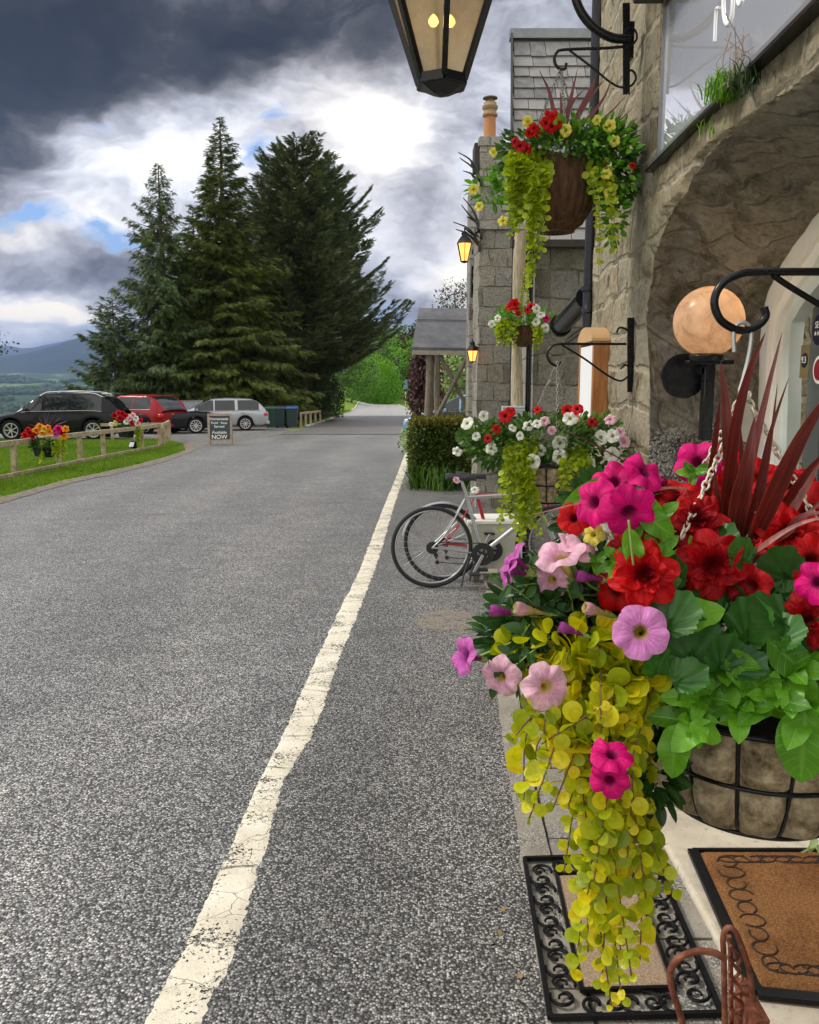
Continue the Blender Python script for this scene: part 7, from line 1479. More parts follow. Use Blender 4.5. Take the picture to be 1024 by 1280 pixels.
# leaves -------------------------------------------------
C0 = rel(930, 800, YB+.02)
dk = MB(); mass(dk, T_PET, U_PET, 1000, rel(900, 785, YB+.03), (.23, .15, .075), (.030, .055), 1, cut=lambda p: p[:, 2] > -.02); mass(dk, T_PET, U_PET, 420, rel(700, 770, 1.22), (.085, .09, .075), (.022, .042), 2); mass(dk, T_PET, U_PET, 160, rel(640, 800, 1.2), (.045, .05, .04), (.018, .034), 3)
mass(dk, T_PET, U_PET, 230, rel(1010, 700, 1.34), (.12, .1, .06), (.03, .05), 4); mass(dk, T_PET, U_PET, 190, rel(818, 965, 1.1), (.030, .03, .055), (.018, .032), 6); mass(dk, T_PET, U_PET, 150, rel(762, 650, 1.27), (.07, .06, .06), (.025, .045), 7)
dk.build('petunia_leaves', MGDK, hb, True)
gm = MB(); GL = [(868, 800, 1.09, 82), (940, 775, 1.10, 78), (905, 672, 1.16, 50), (838, 715, 1.14, 58), (975, 705, 1.13, 62), (848, 765, 1.08, 70), (925, 690, 1.12, 48), (960, 770, 1.08, 74), (985, 790, 1.07, 60), (815, 760, 1.11, 55), (880, 760, 1.12, 68), (905, 735, 1.14, 60), (1000, 735, 1.12, 60), (862, 845, 1.06, 60), (820, 825, 1.08, 52), (905, 815, 1.06, 60), (780, 720, 1.15, 50), (1020, 800, 1.08, 70), (935, 830, 1.07, 60)]
for i, (a, b, Y, s_) in enumerate(GL):
    Y -= .045
    fd = campose(a, b, Y, rng.normal(0, .5), .45+rng.normal(0, .4), 1.); dn = np.cross(fd, [1, 0, .0])*(-1); ang = rng.uniform(-1.2, 1.2); R_ = basis(np.array([[math.sin(ang)*1., 0, math.cos(ang)]]), fd); gm.scatter(T_GER, [rel(a, b, Y)-R_[0][:, 1]*s_*Y/FP*.5], R_, np.array([s_*Y/FP*.92]), U_GER)
gm.build('geranium_leaves', MGER, hb, True)
lt = MB(); ls = MB()
def rosette(px, py, Y, n, L_, face=(0, .35, 1), spread=1., mb_=None, T=T_BROAD, U=U_BROAD, a0=0, stem_to=None):
    f = campose(px, py, Y, *face); f /= np.linalg.norm(f); x = np.cross(f, [0, .1, 1.]); x /= np.linalg.norm(x); y = np.cross(x, f); c = rel(px, py, Y)
    for k in range(n):
        a = a0+k*2.4+rng.normal(0, .2); lv = k/n; d = (x*math.cos(a)+y*math.sin(a))*(spread*(.5+.6*(1-lv)))+f*(.25+.9*lv); l_ = L_*(1-.5*lv)*rng.uniform(.85, 1.15)*Y/FP
        mb_.scatter(T, [c-f*.012*(1-lv)], basis(np.array([d]), f*1.0-0.0*d), np.array([l_]), U)
for a in [(905, 838, 1.05, 9, 66), (985, 835, 1.03, 10, 74), (945, 822, 1.05, 8, 60), (1010, 880, 1.02, 8, 80), (925, 880, 1.03, 8, 58), (880, 870, 1.03, 8, 52), (965, 872, 1.02, 8, 66), (1030, 830, 1.04, 8, 70), (868, 900, 1.03, 6, 56), (905, 800, 1.10, 6, 40)]: rosette(*a, mb_=lt)
for a in [(800, 655, 1.1, 7, 24), (868, 590, 1.22, 6, 26), (822, 645, 1.1, 8, 36), (822, 690, 1.08, 6, 40), (776, 700, 1.07, 7, 34), (745, 700, 1.1, 6, 24), (870, 690, 1.1, 6, 36)]: rosette(*a, mb_=lt)
def oneleaf(b, t, Y, wd=1., face=(0, .1, 1), mb_=None, T=T_BROAD, U=U_BROAD):
    p, q = rel(*b, Y), rel(*t, Y-.01); L_ = np.linalg.norm(q-p); mb_.scatter(T, [p], basis(np.array([q-p]), campose(*b, Y, *face)), np.array([[L_*wd, L_, L_]]), U)
oneleaf((1008, 880), (1000, 985), 1.0, 1.15, mb_=lt); oneleaf((885, 900), (838, 935), 1.02, 1.2, (-.2, .4, 1), lt); oneleaf((862, 905), (905, 925), 1.01, 1.3, (.2, .3, 1), lt); oneleaf((960, 800), (1020, 852), 1.02, 1.1, mb_=lt); oneleaf((905, 812), (960, 872), 1.02, .9, mb_=lt); oneleaf((850, 905), (835, 975), 1.03, 1.1, (-.3, 0, 1), lt); oneleaf((795, 735), (852, 720), 1.06, 1.2, (0, .5, 1), lt); oneleaf((838, 780), (905, 755), 1.05, 1.3, (0, .6, 1), lt)
oneleaf((800, 640), (845, 672), 1.08, 1.1, mb_=lt); oneleaf((785, 660), (800, 720), 1.06, .8, mb_=lt); oneleaf((760, 600), (700, 640), 1.15, .7, mb_=dk if False else lt)
lt.build('young_leaves', MGLT, hb, True)
for pts in ([(905, 868), (880, 880), (852, 900), (832, 930), (822, 955)], [(985, 900), (1000, 870), (1010, 820)], [(795, 735), (790, 690), (786, 650)]): ls.tube(bez([rel(a, b, 1.05) for a, b in pts], 8), .0017, 8)
for pts in ([(600, 820), (650, 800), (700, 790), (760, 780)], [(650, 700), (700, 735), (750, 760)], [(640, 768), (690, 775), (740, 790)], [(705, 700), (735, 730), (770, 750)], [(720, 660), (745, 700), (780, 730)]): ls.tube(bez([rel(a, b, 1.14) for a, b in pts], 8), .0018, 6)
ls.build('stem', MSTEM, hb, True)
# small dark shoots on the left, with narrow leaves
sh = MB(); shs = MB()
for k in range(34):
    a0, b0 = rng.uniform(690, 780), rng.uniform(730, 830); a1, b1 = rng.uniform(612, 720), rng.uniform(700, 868); Y0 = rng.uniform(1.1, 1.25); vine(sh, shs, [rel(a0, b0, Y0+.03), rel((a0+a1)/2, (b0+b1)/2-12, Y0), rel(a1, b1, Y0-.02)], .032, T_PET, U_PET, .017, (0, -.8, .6), .5)
sh.build('shoot_leaves', MGDK, hb, True); shs.build('shoots', MSTEM, hb, True)
# golden creeping jenny
jm = MB(); js = MB()
V_ = []
for k in range(38):
    e = (rng.normal(757, 22), 1000+220*rng.beta(1.2, 2.2)) if k > 10 else (rng.normal(735, 38), rng.uniform(920, 1030)); s_ = (rng.uniform(690, 820), rng.uniform(800, 880)); V_.append((s_, e))
V_ += [((700, 840), (640, 925)), ((690, 850), (655, 1000)), ((710, 880), (660, 1028)), ((700, 900), (672, 968)), ((745, 860), (765, 1262)), ((740, 900), (778, 1256)), ((760, 880), (752, 1235)), ((790, 900), (800, 1200)), ((770, 900), (735, 1190)), ((800, 960), (842, 1120)), ((790, 960), (826, 1090)), ((740, 880), (720, 1215)), ((760, 900), (790, 1225)), ((750, 880), (705, 1090))]
for i, (s_, e) in enumerate(V_):
    Y0 = rng.uniform(1.02, 1.12); mx_ = (s_[0]*.55+e[0]*.45+rng.normal(0, 10), s_[1]*.55+e[1]*.45); vine(jm, js, [rel(s_[0], s_[1]-8, Y0+.06), rel(*mx_, Y0), rel(e[0], e[1], Y0+rng.normal(0, .012))], rng.uniform(.018, .031), gap=.0175, face=(-.15, -1, .35), rnd_=.42)
mass(jm, T_JEN, U_JEN, 260, rel(755, 850, 1.09), (.075, .04, .05), (.018, .034), 31, fill=.6); mass(jm, T_JEN, U_JEN, 60, rel(665, 815, 1.14), (.05, .03, .035), (.018, .028), 32)
mass(jm, T_JEN, U_JEN, 60, rel(735, 920, 1.07), (.045, .03, .05), (.02, .034), 33, fill=.7); mass(jm, T_JEN, U_JEN, 40, rel(720, 800, 1.08), (.06, .02, .02), (.02, .03), 34)
oj = jm.build('creeping_jenny', MJEN, hb, True); js.build('jenny_stems', MSTB, hb, True)
# flowers: px, py, depth, radius px, colour, form, facing (right, up, toward)
FL = [(801, 790, 1.02, 37, 'lilac', 'single', (0, .05, 1)), (683, 858, 1.03, 33, 'pale', 'floppy', (.35, -.1, 1)), (580, 820, 1.08, 27, 'mauve', 'trumpet', (-.9, .15, .55)), (626, 846, 1.08, 28, 'pale', 'floppy', (-.35, -.25, .8)), (700, 692, 1.10, 36, 'pale', 'trumpet', (-.35, .75, .5)), (722, 684, 1.12, 30, 'pale', 'trumpet', (.5, .75, .4)), (641, 697, 1.12, 25, 'mauve', 'trumpet', (-.75, .55, .1)), (636, 712, 1.11, 24, 'mauve', 'trumpet', (-.9, .2, .25)), (622, 764, 1.11, 22, 'mauve', 'bud', (-1, .1, .1)), (655, 762, 1.09, 26, 'pale', 'bud', (-1, .15, .3)), (740, 762, 1.06, 24, 'pale', 'bud', (-.8, .2, .5)), (730, 721, 1.08, 22, 'mauve', 'bud', (-1, .12, .2)), (708, 786, 1.05, 21, 'mauve', 'bud', (-1, .3, .2)), (690, 725, 1.12, 24, 'pale', 'floppy', (-.3, -.2, .8)),
      (768, 602, 1.14, 30, 'magenta', 'floppy', (-.2, .5, 1)), (742, 628, 1.10, 33, 'magenta', 'floppy', (-.6, .15, .7)), (786, 640, 1.07, 37, 'magenta', 'floppy', (.25, -.55, .9)), (806, 590, 1.13, 30, 'magenta', 'floppy', (.5, .6, .5)), (872, 578, 1.30, 30, 'magenta', 'floppy', (-.1, .3, 1)), (1022, 728, 1.02, 30, 'magenta', 'floppy', (-.3, .1, 1)), (765, 943, .955, 30, 'magenta', 'floppy', (.1, .75, .8)), (762, 976, .95, 28, 'magenta', 'floppy', (-.1, -.5, 1)),
      (718, 648, 1.14, 24, 'red', 'single', (.05, .2, 1)), (805, 718, 1.05, 50, 'red', 'double', (.05, .15, 1)), (768, 738, 1.09, 40, 'red', 'floppy', (-.6, -.3, .7)), (890, 705, 1.08, 50, 'dred', 'double', (.1, -.05, 1)), (872, 650, 1.14, 44, 'dred', 'double', (0, .5, .9)), (845, 628, 1.2, 40, 'red', 'floppy', (-.2, .5, .8)), (915, 622, 1.26, 46, 'red', 'double', (0, .4, 1)), (945, 600, 1.33, 38, 'red', 'floppy', (.1, .5, .9)), (985, 668, 1.12, 46, 'red', 'double', (.1, .3, 1)), (1012, 640, 1.22, 46, 'red', 'floppy', (0, .4, 1)), (985, 610, 1.3, 40, 'red', 'double', (0, .5, 1)), (1008, 775, 1.04, 44, 'dred', 'double', (.1, 0, 1)), (1015, 700, 1.08, 40, 'red', 'floppy', (.1, .2, 1)), (840, 690, 1.13, 34, 'dred', 'floppy', (-.2, .3, .8)), (940, 732, 1.07, 30, 'dred', 'floppy', (-.5, -.3, .8)), (915, 740, 1.08, 24, 'dred', 'bud', (.6, -.8, .5)), (800, 660, 1.14, 36, 'red', 'floppy', (-.1, .4, 1)), (780, 690, 1.12, 30, 'dred', 'floppy', (-.5, 0, .8)), (950, 680, 1.14, 24, 'red', 'bud', (-.2, .8, .6)), (1000, 715, 1.1, 40, 'dred', 'double', (.2, .1, 1)), (825, 605, 1.22, 20, 'magenta', 'bud', (.5, .8, .2)), (880, 590, 1.33, 24, 'magenta', 'floppy', (.5, -.2, 1)),
      (743, 655, 1.17, 24, 'white', 'floppy', (-.2, .3, .9)), (742, 668, 1.12, 15, 'yellow', 'floppy', (-.3, .3, .8)), (905, 575, 1.36, 30, 'red', 'floppy', (0, .4, 1)), (1035, 690, 1.15, 44, 'red', 'double', (-.1, .2, 1))]
for a, b, Y, r_, colr, kd, fc in FL:
    f = campose(a, b, Y, *fc); flower(hb, rel(a, b, Y), f, r_*Y/FP*(1.0 if kd != 'bud' else 1.1)*(.93 if 'red' in colr else 1), colr, kd)
# ---- burgundy cordyline
m = Mt('burgundy strap leaf'); at_ = m.n('Attribute', {'attribute_name': 'leaf'}); sp = m.n('SeparateXYZ', _0=at_.outputs['Vector']); u, v = sp.outputs[0], sp.outputs[1]; cv = m.n('CombineXYZ', _0=m.math('MULTIPLY', u, 5.), _1=m.math('MULTIPLY', v, 1.4), _2=m.rnd())
st = m.noise(2.2, 5, .7, cv.outputs[0]); c = m.ramp(st, [(.3, (.035, .006, .009)), (.5, (.12, .016, .015)), (.64, (.24, .04, .024)), (.8, (.42, .12, .04))]); c = m.mix(m.mapr(m.math('ABSOLUTE', u), .82, 1., 0, .5), c, (.40, .09, .06)); MCOR = m.leafy(c, m.mix(1., c, (1.5, .8, .5), 'MULTIPLY'), .34, .22, m.bump(st, .4, .0015), .5)
m = Mt('pinkish strap leaf'); c = m.ramp(m.noise(60, 4, .7, m.scale(m.co(), (1, 1, .15))), [(.3, (.22, .06, .05)), (.7, (.50, .25, .22))]); MCOR2 = m.leafy(c, c, .4, .3)
def strap(mb, pts, w, face=(0, .1, 1), Y=None, tw=0.):
    q = bez(np.array([rel(a, b, y) for a, b, y in pts]), 10); n = len(q); t = np.linspace(0, 1, n); T_ = np.gradient(q, axis=0); T_ /= np.linalg.norm(T_, axis=1)[:, None]; f = campose(pts[0][0], pts[0][1], 1.2, *face); X = np.cross(T_, f); X /= np.linalg.norm(X, axis=1)[:, None]; N = np.cross(X, T_)
    if tw: a = tw*t; X = X*np.cos(a)[:, None]+N*np.sin(a)[:, None]; N = np.cross(X, T_)
    ww = w*.88*(np.minimum(1, .55+t*1.6)*np.clip((1-t)/.55, 0, 1)**.75)+.0004; us = np.linspace(-1, 1, 5); rows = np.array([[q[i]+X[i]*ww[i]*.5*u_+N[i]*ww[i]*.22*(abs(u_)-.5) for u_ in us] for i in range(n)])
    mb.grid(rows); mb.uv.append(np.stack([np.tile(us, n), np.repeat(t, 5)], -1))
SB = [  # (points with depth), width m, facing, material
    ([(900, 690, 1.25), (905, 640, 1.2), (918, 540, 1.14), (935, 470, 1.11), (957, 415, 1.10)], .019, (.3, 0, 1), 0), ([(880, 665, 1.24), (884, 620, 1.22), (895, 540, 1.19), (900, 500, 1.19)], .015, (.8, 0, 1), 0),
    ([(925, 690, 1.22), (921, 640, 1.19), (912, 560, 1.17), (907, 500, 1.17), (901, 452, 1.17)], .022, (-.2, 0, 1), 0), ([(918, 700, 1.2), (922, 640, 1.15), (934, 580, 1.12), (944, 520, 1.12)], .027, (0, 0, 1), 0), ([(925, 700, 1.2), (928, 600, 1.17), (924, 515, 1.17)], .010, (0, 0, 1), 0),
    ([(928, 690, 1.22), (940, 580, 1.2), (957, 500, 1.2), (978, 415, 1.2)], .014, (-.5, 0, 1), 0), ([(920, 700, 1.2), (945, 620, 1.18), (962, 545, 1.17), (986, 472, 1.17)], .009, (.3, 0, 1), 0), ([(930, 700, 1.2), (948, 640, 1.16), (962, 560, 1.15), (972, 480, 1.15)], .008, (.3, 0, 1), 0),
    ([(930, 700, 1.18), (962, 630, 1.1), (1000, 550, 1.03), (1045, 480, .98)], .026, (.2, .2, 1), 0), ([(935, 700, 1.2), (975, 640, 1.15), (1010, 590, 1.1), (1060, 540, 1.05)], .014, (.2, .3, 1), 0), ([(935, 705, 1.2), (985, 645, 1.14), (1030, 570, 1.1)], .016, (.2, .3, 1), 1), ([(940, 705, 1.2), (990, 660, 1.14), (1040, 615, 1.1)], .010, (.2, .5, 1), 1),
    ([(940, 700, 1.18), (980, 670, 1.1), (1005, 645, 1.08), (1050, 640, 1.05)], .012, (.1, .6, 1), 0), ([(905, 640, 1.24), (860, 612, 1.2), (800, 615, 1.16), (730, 628, 1.12), (660, 645, 1.1)], .010, (0, 1, .5), 1), ([(890, 640, 1.26), (820, 600, 1.2), (760, 565, 1.15), (700, 535, 1.12)], .010, (0, 1, .6), 0), ([(870, 630, 1.28), (840, 612, 1.2), (795, 608, 1.16)], .010, (0, 1, .6), 0),
    ([(910, 720, 1.16), (935, 700, 1.1), (955, 682, 1.06), (1000, 655, 1.04), (1060, 640, 1.02)], .010, (0, .6, 1), 1), ([(895, 720, 1.18), (930, 705, 1.12), (960, 690, 1.08)], .012, (0, .3, 1), 0), ([(900, 710, 1.2), (898, 640, 1.17), (893, 585, 1.16)], .014, (0, 0, 1), 0)]
cd = empty('cordyline', (0, 0, 0), 0, parent=hb)
for i, (pts, w, fc, mt_) in enumerate(SB): mb = MB(); strap(mb, pts, w, fc); mb.build('strap_leaf', MCOR2 if mt_ else MCOR, cd, True)

MGMD = leafmat('soft petunia leaf', [(.025, .075, .014), (.05, .13, .02), (.09, .20, .03)], (.12, .25, .06))
# ======== baskets further along the wall
def far_basket(Y, rim, R_, dep, liner, label, ribs, hook, apex_off=.0, cells=14, chmat=None):
    rm = P(*rim, Y); b = empty('hanging_basket', obj0(rm), 0, label, 'hanging basket', 'hanging flower baskets'); bowl(b, R_, dep, liner, cells, 2 if not ribs else 1, ribs, .45 if not ribs else .5, .008 if not ribs else .006, .003)
    hp = P(*hook, Y)-rm
    for k in range(3): a = k*2.094+.6; chain(b, hp, (R_*math.cos(a), R_*math.sin(a), 0), .020, .0019, chmat or MCHS)
    return b, (lambda px, py, Y_=Y: P(px, py, Y_)-rm)
b2, r2 = far_basket(3.7, (686, 580), .155, .165, MWOOL, 'wire basket of white petunias with lime trailing vines above the bicycles', False, (697, 452))
def fillm(par, rl, Y, blobs, mat, size, name, T=T_PET, U=U_PET, seed=1, dens=1.):
    mb = MB()
    for i, (a, b, ra, rb, ry, n) in enumerate(blobs): mass(mb, T, U, int(n*dens), rl(a, b, Y), (ra*Y/FP, ry, rb*Y/FP), size, seed+i, fill=.6)
    return mb.build(name, mat, par, True)
fillm(b2, r2, 3.66, [(690, 548, 78, 30, .17, 900), (618, 556, 30, 28, .12, 380), (602, 545, 26, 16, .1, 170), (750, 565, 36, 40, .12, 360), (745, 600, 25, 28, .1, 160), (640, 590, 14, 24, .1, 120)], MGMD, (.020, .042), 'petunia_leaves', seed=50)
fillm(b2, r2, 3.6, [(700, 540, 70, 24, .15, 160), (606, 552, 30, 24, .12, 110), (752, 545, 30, 26, .1, 90)], foliage('small soft leaves', [(.05, .12, .02), (.1, .2, .03), (.18, .3, .06)]), (.015, .03), 'young_leaves', T=(LEAFP[0], LEAFP[1]), U=np.zeros((7, 2)), seed=60)
jm, js = MB(), MB()
for k in range(24):
    x0 = rng.uniform(630, 664); x1 = x0+rng.normal(0, 5); vine(jm, js, [r2(x0+8, 552, 3.62), r2(x0, 575, 3.5), r2(x1, rng.uniform(590, 682), 3.5)], .026, T_JENS, U_JENS, .020, (-.1, -1, .3), .4, .001, 6)
for k in range(16):
    x0 = rng.uniform(700, 738); vine(jm, js, [r2(x0-4, 562, 3.62), r2(x0, 580, 3.5), r2(x0+rng.normal(0, 3), rng.uniform(592, 624), 3.5)], .024, T_JENS, U_JENS, .020, (-.1, -1, .3), .4, .001, 6)
for k in range(5): x0 = rng.uniform(640, 672); vine(jm, js, [r2(x0, 600, 3.52), r2(x0+8, 640, 3.5), r2(x0+rng.normal(14, 5), rng.uniform(650, 690), 3.5)], .022, T_JENS, U_JENS, .022, (-.1, -1, .3), .4, .001, 6)
jm.build('creeping_jenny', MJEN2, b2, True); js.build('jenny_stems', MSTEM, b2, True)
W2 = [(584, 529, 'white', 9), (614, 561, 'white', 8), (572, 564, 'white', 7), (571, 600, 'pale', 5), (594, 612, 'white', 6), (641, 535, 'white', 6), (660, 532, 'white', 8), (672, 529, 'white', 7), (713, 523, 'white', 10), (700, 554, 'white', 10), (700, 571, 'white', 10), (666, 577, 'white', 10), (675, 563, 'white', 8), (751, 547, 'white', 10), (766, 545, 'white', 9), (765, 568, 'white', 10), (735, 580, 'white', 10), (763, 524, 'pale', 8), (681, 526, 'pale', 7), (781, 552, 'pale', 8), (632, 520, 'red', 9), (638, 515, 'red', 7), (621, 536, 'red', 6), (610, 548, 'dred', 6), (710, 513, 'red', 9), (722, 511, 'red', 8), (741, 527, 'dred', 7), (775, 540, 'pale', 7), (595, 545, 'white', 6), (605, 520, 'white', 7), (690, 538, 'pale', 6), (650, 545, 'white', 6), (672, 512, 'red', 5)]
for a, b, c_, rr in W2: flower(b2, r2(a, b, 3.5+rng.uniform(-.03, .05)), campose(a, b, 3.5, rng.normal(0, .35), .25+rng.normal(0, .3), 1), rr*3.5/FP*1.0, c_, ['single', 'floppy'][int(rng.integers(0, 2))], calyx=False)
b3, r3 = far_basket(3.72, (697, 206), .165, .27, MWICK, 'high brown ribbed basket of yellow petunias and red geraniums under the lantern arm', True, (701, 86), cells=22)
fillm(b3, r3, 3.66, [(695, 190, 70, 24, .16, 650), (762, 190, 34, 32, .12, 320), (770, 225, 22, 36, .1, 200), (655, 200, 30, 22, .1, 150)], MGMD, (.022, .045), 'petunia_leaves', seed=70)
fillm(b3, r3, 3.6, [(720, 175, 62, 24, .15, 260), (765, 200, 34, 50, .12, 340), (768, 270, 14, 36, .06, 130), (612, 238, 24, 16, .05, 110), (630, 222, 24, 12, .05, 60)], MGLT, (.022, .040), 'young_leaves', seed=80)
jm, js = MB(), MB()
for k in range(26): x0 = rng.uniform(632, 664); vine(jm, js, [r3(x0+10, 192, 3.62), r3(x0, 205, 3.5), r3(x0-3+rng.normal(0, 4), rng.uniform(225, 300), 3.5)], .027, T_JENS, U_JENS, .019, (-.1, -1, .3), .4, .001, 6)
for k in range(14): x0 = rng.uniform(660, 684); vine(jm, js, [r3(x0, 200, 3.6), r3(x0, 225, 3.48), r3(666+rng.normal(0, 7), rng.uniform(250, 368), 3.48)], .027, T_JENS, U_JENS, .019, (-.1, -1, .3), .4, .001, 6)
for k in range(5): x0 = rng.uniform(742, 775); vine(jm, js, [r3(x0-15, 200, 3.6), r3(x0-2, 240, 3.5), r3(x0, rng.uniform(270, 330), 3.5)], .026, T_JENS, U_JENS, .022, (-.1, -1, .3), .4, .0012, 6)
jm.build('creeping_jenny', MJEN2, b3, True); js.build('jenny_stems', MSTEM, b3, True)
for a, b, c_, rr in [(660, 152, 'yellow', 7), (707, 163, 'yellow', 8), (762, 157, 'yellow', 8), (617, 190, 'yellow', 6), (592, 237, 'yellow', 7), (599, 258, 'yellow', 6), (763, 241, 'yellow', 8), (768, 176, 'yellow', 7), (746, 150, 'yellow', 6), (629, 276, 'yellow', 7), (758, 217, 'yellow', 7), (791, 207, 'red', 4), (690, 148, 'red', 9), (683, 154, 'red', 8), (697, 152, 'red', 8), (690, 158, 'red', 8), (668, 160, 'red', 7), (662, 166, 'red', 6), (672, 166, 'red', 6), (650, 182, 'dred', 8), (658, 186, 'dred', 7), (644, 178, 'dred', 6), (686, 143, 'red', 6), (694, 144, 'red', 6)]:
    flower(b3, r3(a, b, 3.5), campose(a, b, 3.5, rng.normal(0, .4), .1+rng.normal(0, .3), 1), rr*3.5/FP*1.0, c_, ['single', 'floppy'][int(rng.integers(0, 2))], calyx=False)
cd3 = empty('cordyline', (0, 0, 0), 0, parent=b3)
def strap_far(rl, par, pts, w, Y): q = bez(np.array([rl(a, b, Y+(.0 if i else 0)) for i, (a, b) in enumerate(pts)]), 8); n = len(q); t = np.linspace(0, 1, n); X = np.cross(np.gradient(q, axis=0), [0, -1, 0]); X /= np.linalg.norm(X, axis=1)[:, None]; ww = w*np.clip((1-t)/.6, 0.04, 1); mb = MB(); mb.grid(np.stack([q-X*ww[:, None]/2, q+X*ww[:, None]/2+[0, -.004, 0]], 1)); mb.uv.append(np.stack([np.tile([-1, 1], n), np.repeat(t, 2)], -1)); mb.build('strap_leaf', MCOR, par, True)
for pts, w in (([(698, 178), (688, 120), (674, 88)], .016), ([(702, 178), (712, 130), (722, 86)], .022), ([(705, 178), (735, 120), (746, 92)], .024), ([(704, 178), (732, 130), (762, 92)], .018), ([(700, 176), (702, 140), (700, 112)], .018), ([(706, 178), (750, 130), (768, 90)], .014), ([(710, 180), (755, 148), (790, 112)], .012), ([(712, 180), (762, 160), (798, 128)], .012), ([(700, 176), (715, 130), (735, 108)], .014)): strap_far(r3, cd3, pts, w, 3.66)
b4, r4 = far_basket(7.6, (655, 408), .115, .17, MWICK, 'small brown basket of red and white flowers at the top of the timber post', True, (657, 350), cells=14)
fillm(b4, r4, 7.55, [(652, 396, 26, 13, .14, 420), (630, 405, 14, 20, .1, 200), (678, 402, 12, 16, .1, 140)], MGLT, (.022, .045), 'petunia_leaves', seed=90)
jm, js = MB(), MB()
for k in range(14): x0 = rng.uniform(622, 645); vine(jm, js, [r4(x0+5, 400, 7.5), r4(x0, 410, 7.42), r4(x0, rng.uniform(418, 438), 7.42)], .032, T_JENS, U_JENS, .026, (-.1, -1, .3), .4, .0014, 5)
for k in range(7): x0 = rng.uniform(668, 678); vine(jm, js, [r4(x0-3, 405, 7.5), r4(x0, 412, 7.42), r4(x0, rng.uniform(425, 446), 7.42)], .032, T_JENS, U_JENS, .026, (-.1, -1, .3), .4, .0014, 5)
for k in range(5): x0 = rng.uniform(650, 662); vine(jm, js, [r4(x0, 400, 7.5), r4(x0-1, 375, 7.46), r4(656, 340, 7.5)], .024, T_JENS, U_JENS, .03, (-.1, -1, .3), .4, .0014, 5)
jm.build('creeping_jenny', MJEN2, b4, True); js.build('jenny_stems', MSTB, b4, True)
for a, b, c_, rr in [(643, 380, 'red', 6), (637, 383, 'red', 5), (646, 386, 'red', 5), (664, 384, 'red', 5), (660, 388, 'red', 4), (683, 398, 'magenta', 4), (671, 386, 'white', 5), (676, 393, 'white', 5), (670, 402, 'white', 5), (682, 410, 'white', 5), (615, 405, 'white', 4), (622, 398, 'white', 4), (648, 392, 'red', 3)]:
    flower(b4, r4(a, b, 7.42), campose(a, b, 7.4, rng.normal(0, .4), .1+rng.normal(0, .3), 1), rr*7.42/FP*1.2, c_, 'floppy', calyx=False)
# small bracket for it on the post
bracket(7.7, [(655, 345), (655, 362)], [(655, 349), (656, 345), (658, 345), (659, 350)], [], 'short iron bracket on the timber post holding the small brown basket', .006)

# ======== troughs of flowers on the rail fence
def trough(px, Y, hgt, label, flowers, trails, spikes, jmat, rows_=180):
    x = (px-512)/FP*Y; base = np.array([x, Y-.1, gz(0, Y)+hgt]); t = empty('flower_trough', obj0(base), R(-38), label, 'flower trough', 'flower troughs hooked on the rail fence'); rl = lambda a, b, Y_=Y: np.array(Matrix.Rotation(R(38), 3, 'Z')@Vector(P(a, b, Y_)-base))
    mb = MB(); mb.add(np.array([(sx*(.27 if k else .24), sy*(.11 if k else .08), z) for k, z in ((0, -.2), (1, 0)) for sx, sy in ((-1, -1), (1, -1), (1, 1), (-1, 1))]), [[3, 2, 1, 0], [4, 5, 6, 7], [0, 1, 5, 4], [1, 2, 6, 5], [2, 3, 7, 6], [3, 0, 4, 7]]); bevel(mb.build('tub', MPLA, t), .012)
    mb = MB(); mass(mb, T_PET, U_PET, rows_*2, (0, 0, .05), (.33, .2, .12), (.05, .10), 7); mb.build('leaves', MGDK, t, True)
    jm, js = MB(), MB()
    for a, b, c_ in trails:
        for k in range(7): vine(jm, js, [rl(a+rng.normal(0, 2), b, Y-.2), rl(a+rng.normal(0, 2), (b+c_)/2, Y-.28), rl(a+rng.normal(0, 2), c_-rng.uniform(0, 10), Y-.28)], .055, T_JENS, U_JENS, .05, (0, -1, .3), .4, .003, 5)
    jm.build('trailing_vine', jmat, t, True); js.build('vine_stems', MSTEM, t, True)
    for a, b, r_, c_ in flowers: flower(t, rl(a, b, Y-.3), np.array(Matrix.Rotation(R(38), 3, 'Z')@Vector(campose(a, b, Y, rng.normal(0, .3), .5, 1))), r_*Y/FP, c_, 'double', calyx=False)
    mb = MB()
    for a, b in spikes: q = [rl((a+3*px)/4, 538, Y-.1), rl((a+px)/2, (538+b)/2, Y-.1), rl(a, b, Y-.1)]; mb.tube(bez(q, 5), np.linspace(.02, .003, len(bez(q, 5))), 4)
    if spikes: mb.build('spiky_leaves', MCOP2, t)
    return t
MCOP2 = plain('dark purple strap leaves', (.045, .012, .04), .5, var=.4)
Yf = fp[2][1]*.5+fp[3][1]*.5
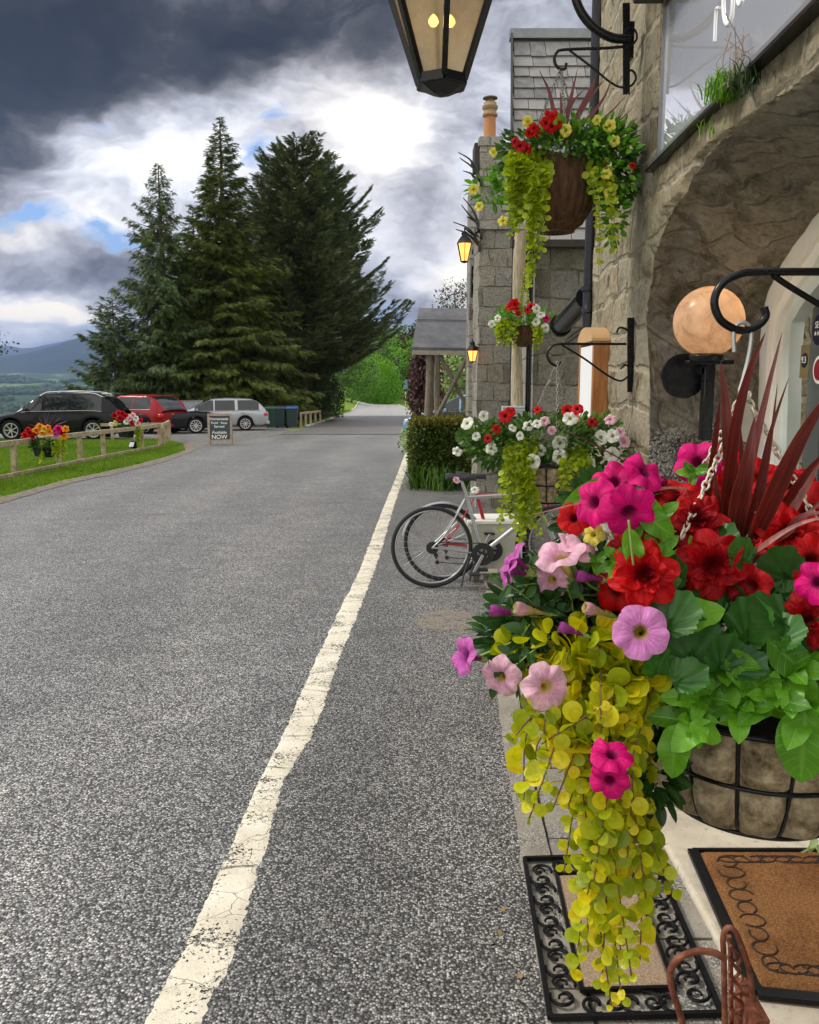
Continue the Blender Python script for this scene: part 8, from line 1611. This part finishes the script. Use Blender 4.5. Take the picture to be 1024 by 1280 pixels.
trough(57, Yf-.2, .52, 'black trough of red and orange flowers with purple spikes on the near rail', [(31, 544, 5, 'red'), (37, 541, 5, 'red'), (41, 546, 4, 'dred'), (45, 538, 5, 'orange'), (50, 533, 5, 'orange'), (55, 536, 5, 'yellow'), (60, 534, 4, 'orange'), (53, 541, 5, 'orange'), (62, 540, 5, 'orange'), (73, 536, 6, 'magenta'), (77, 541, 4, 'dred'), (82, 536, 5, 'orange'), (80, 545, 5, 'orange'), (35, 537, 4, 'red'), (70, 543, 4, 'mauve')], [(54, 550, 582), (72, 548, 578), (79, 548, 574), (67, 552, 575)], [(48, 520), (55, 514), (62, 510), (66, 518), (71, 516), (76, 522), (43, 526), (36, 530), (58, 516), (84, 526)], MJEN2)
Yg = fp[6][1]
trough(160, Yg-.2, .60, 'black trough of crimson and cream flowers by the corner of the rail fence', [(143, 519, 4, 'dred'), (148, 516, 4, 'red'), (153, 517, 4, 'dred'), (157, 520, 4, 'red'), (150, 523, 4, 'dred'), (162, 523, 4, 'pale'), (158, 527, 4, 'white'), (166, 519, 4, 'pale'), (170, 523, 4, 'white'), (172, 529, 4, 'pale'), (139, 530, 3, 'white'), (144, 528, 3, 'yellow'), (176, 525, 3, 'red'), (165, 530, 3, 'red')], [(174, 532, 562), (172, 534, 558)], [], MJEN2)
# variegated pot plant peeping in at the right by the coir mat
pp_ = G2 = Gh(1062, 1075, .05); pt = empty('potted_plant', obj0(pp_), 0, 'pale leaved potted plant at the edge of the coir mat', 'potted plant'); mb = MB(); mb.lathe([(0, 0), (.07, 0), (.1, .18), (.11, .18), (.11, .21), (.095, .21), (.09, .17), (0, .17)], n=28); mb.build('pot', plain('white glazed pot', (.6, .6, .56), .3), pt, 40)
mb = MB(); mass(mb, T_PET, U_PET, 150, (0, 0, .25), (.12, .12, .1), (.04, .07), 99); mass(mb, T_PET, U_PET, 24, (-.12, -.03, .12), (.05, .05, .08), (.03, .05), 98); mb.build('leaves', MWHV, pt, True)
def haze():
    mb = MB(); mb.box((0, 7000, 205), (30000, 14100, 730)); o = mb.build('haze', bpy.data.materials.new('pale blue air')); mt_ = o.data.materials[0]; mt_.use_nodes = True; t = mt_.node_tree; t.nodes.clear(); out = t.nodes.new('ShaderNodeOutputMaterial'); v = t.nodes.new('ShaderNodeVolumePrincipled')
    v.inputs['Color'].default_value = (.34, .50, .86, 1); v.inputs['Density'].default_value = .000085; v.inputs['Anisotropy'].default_value = .3; t.links.new(v.outputs[0], out.inputs['Volume']); tag(o, 'thin blue haze over the valley', 'haze', kind='stuff')
haze()
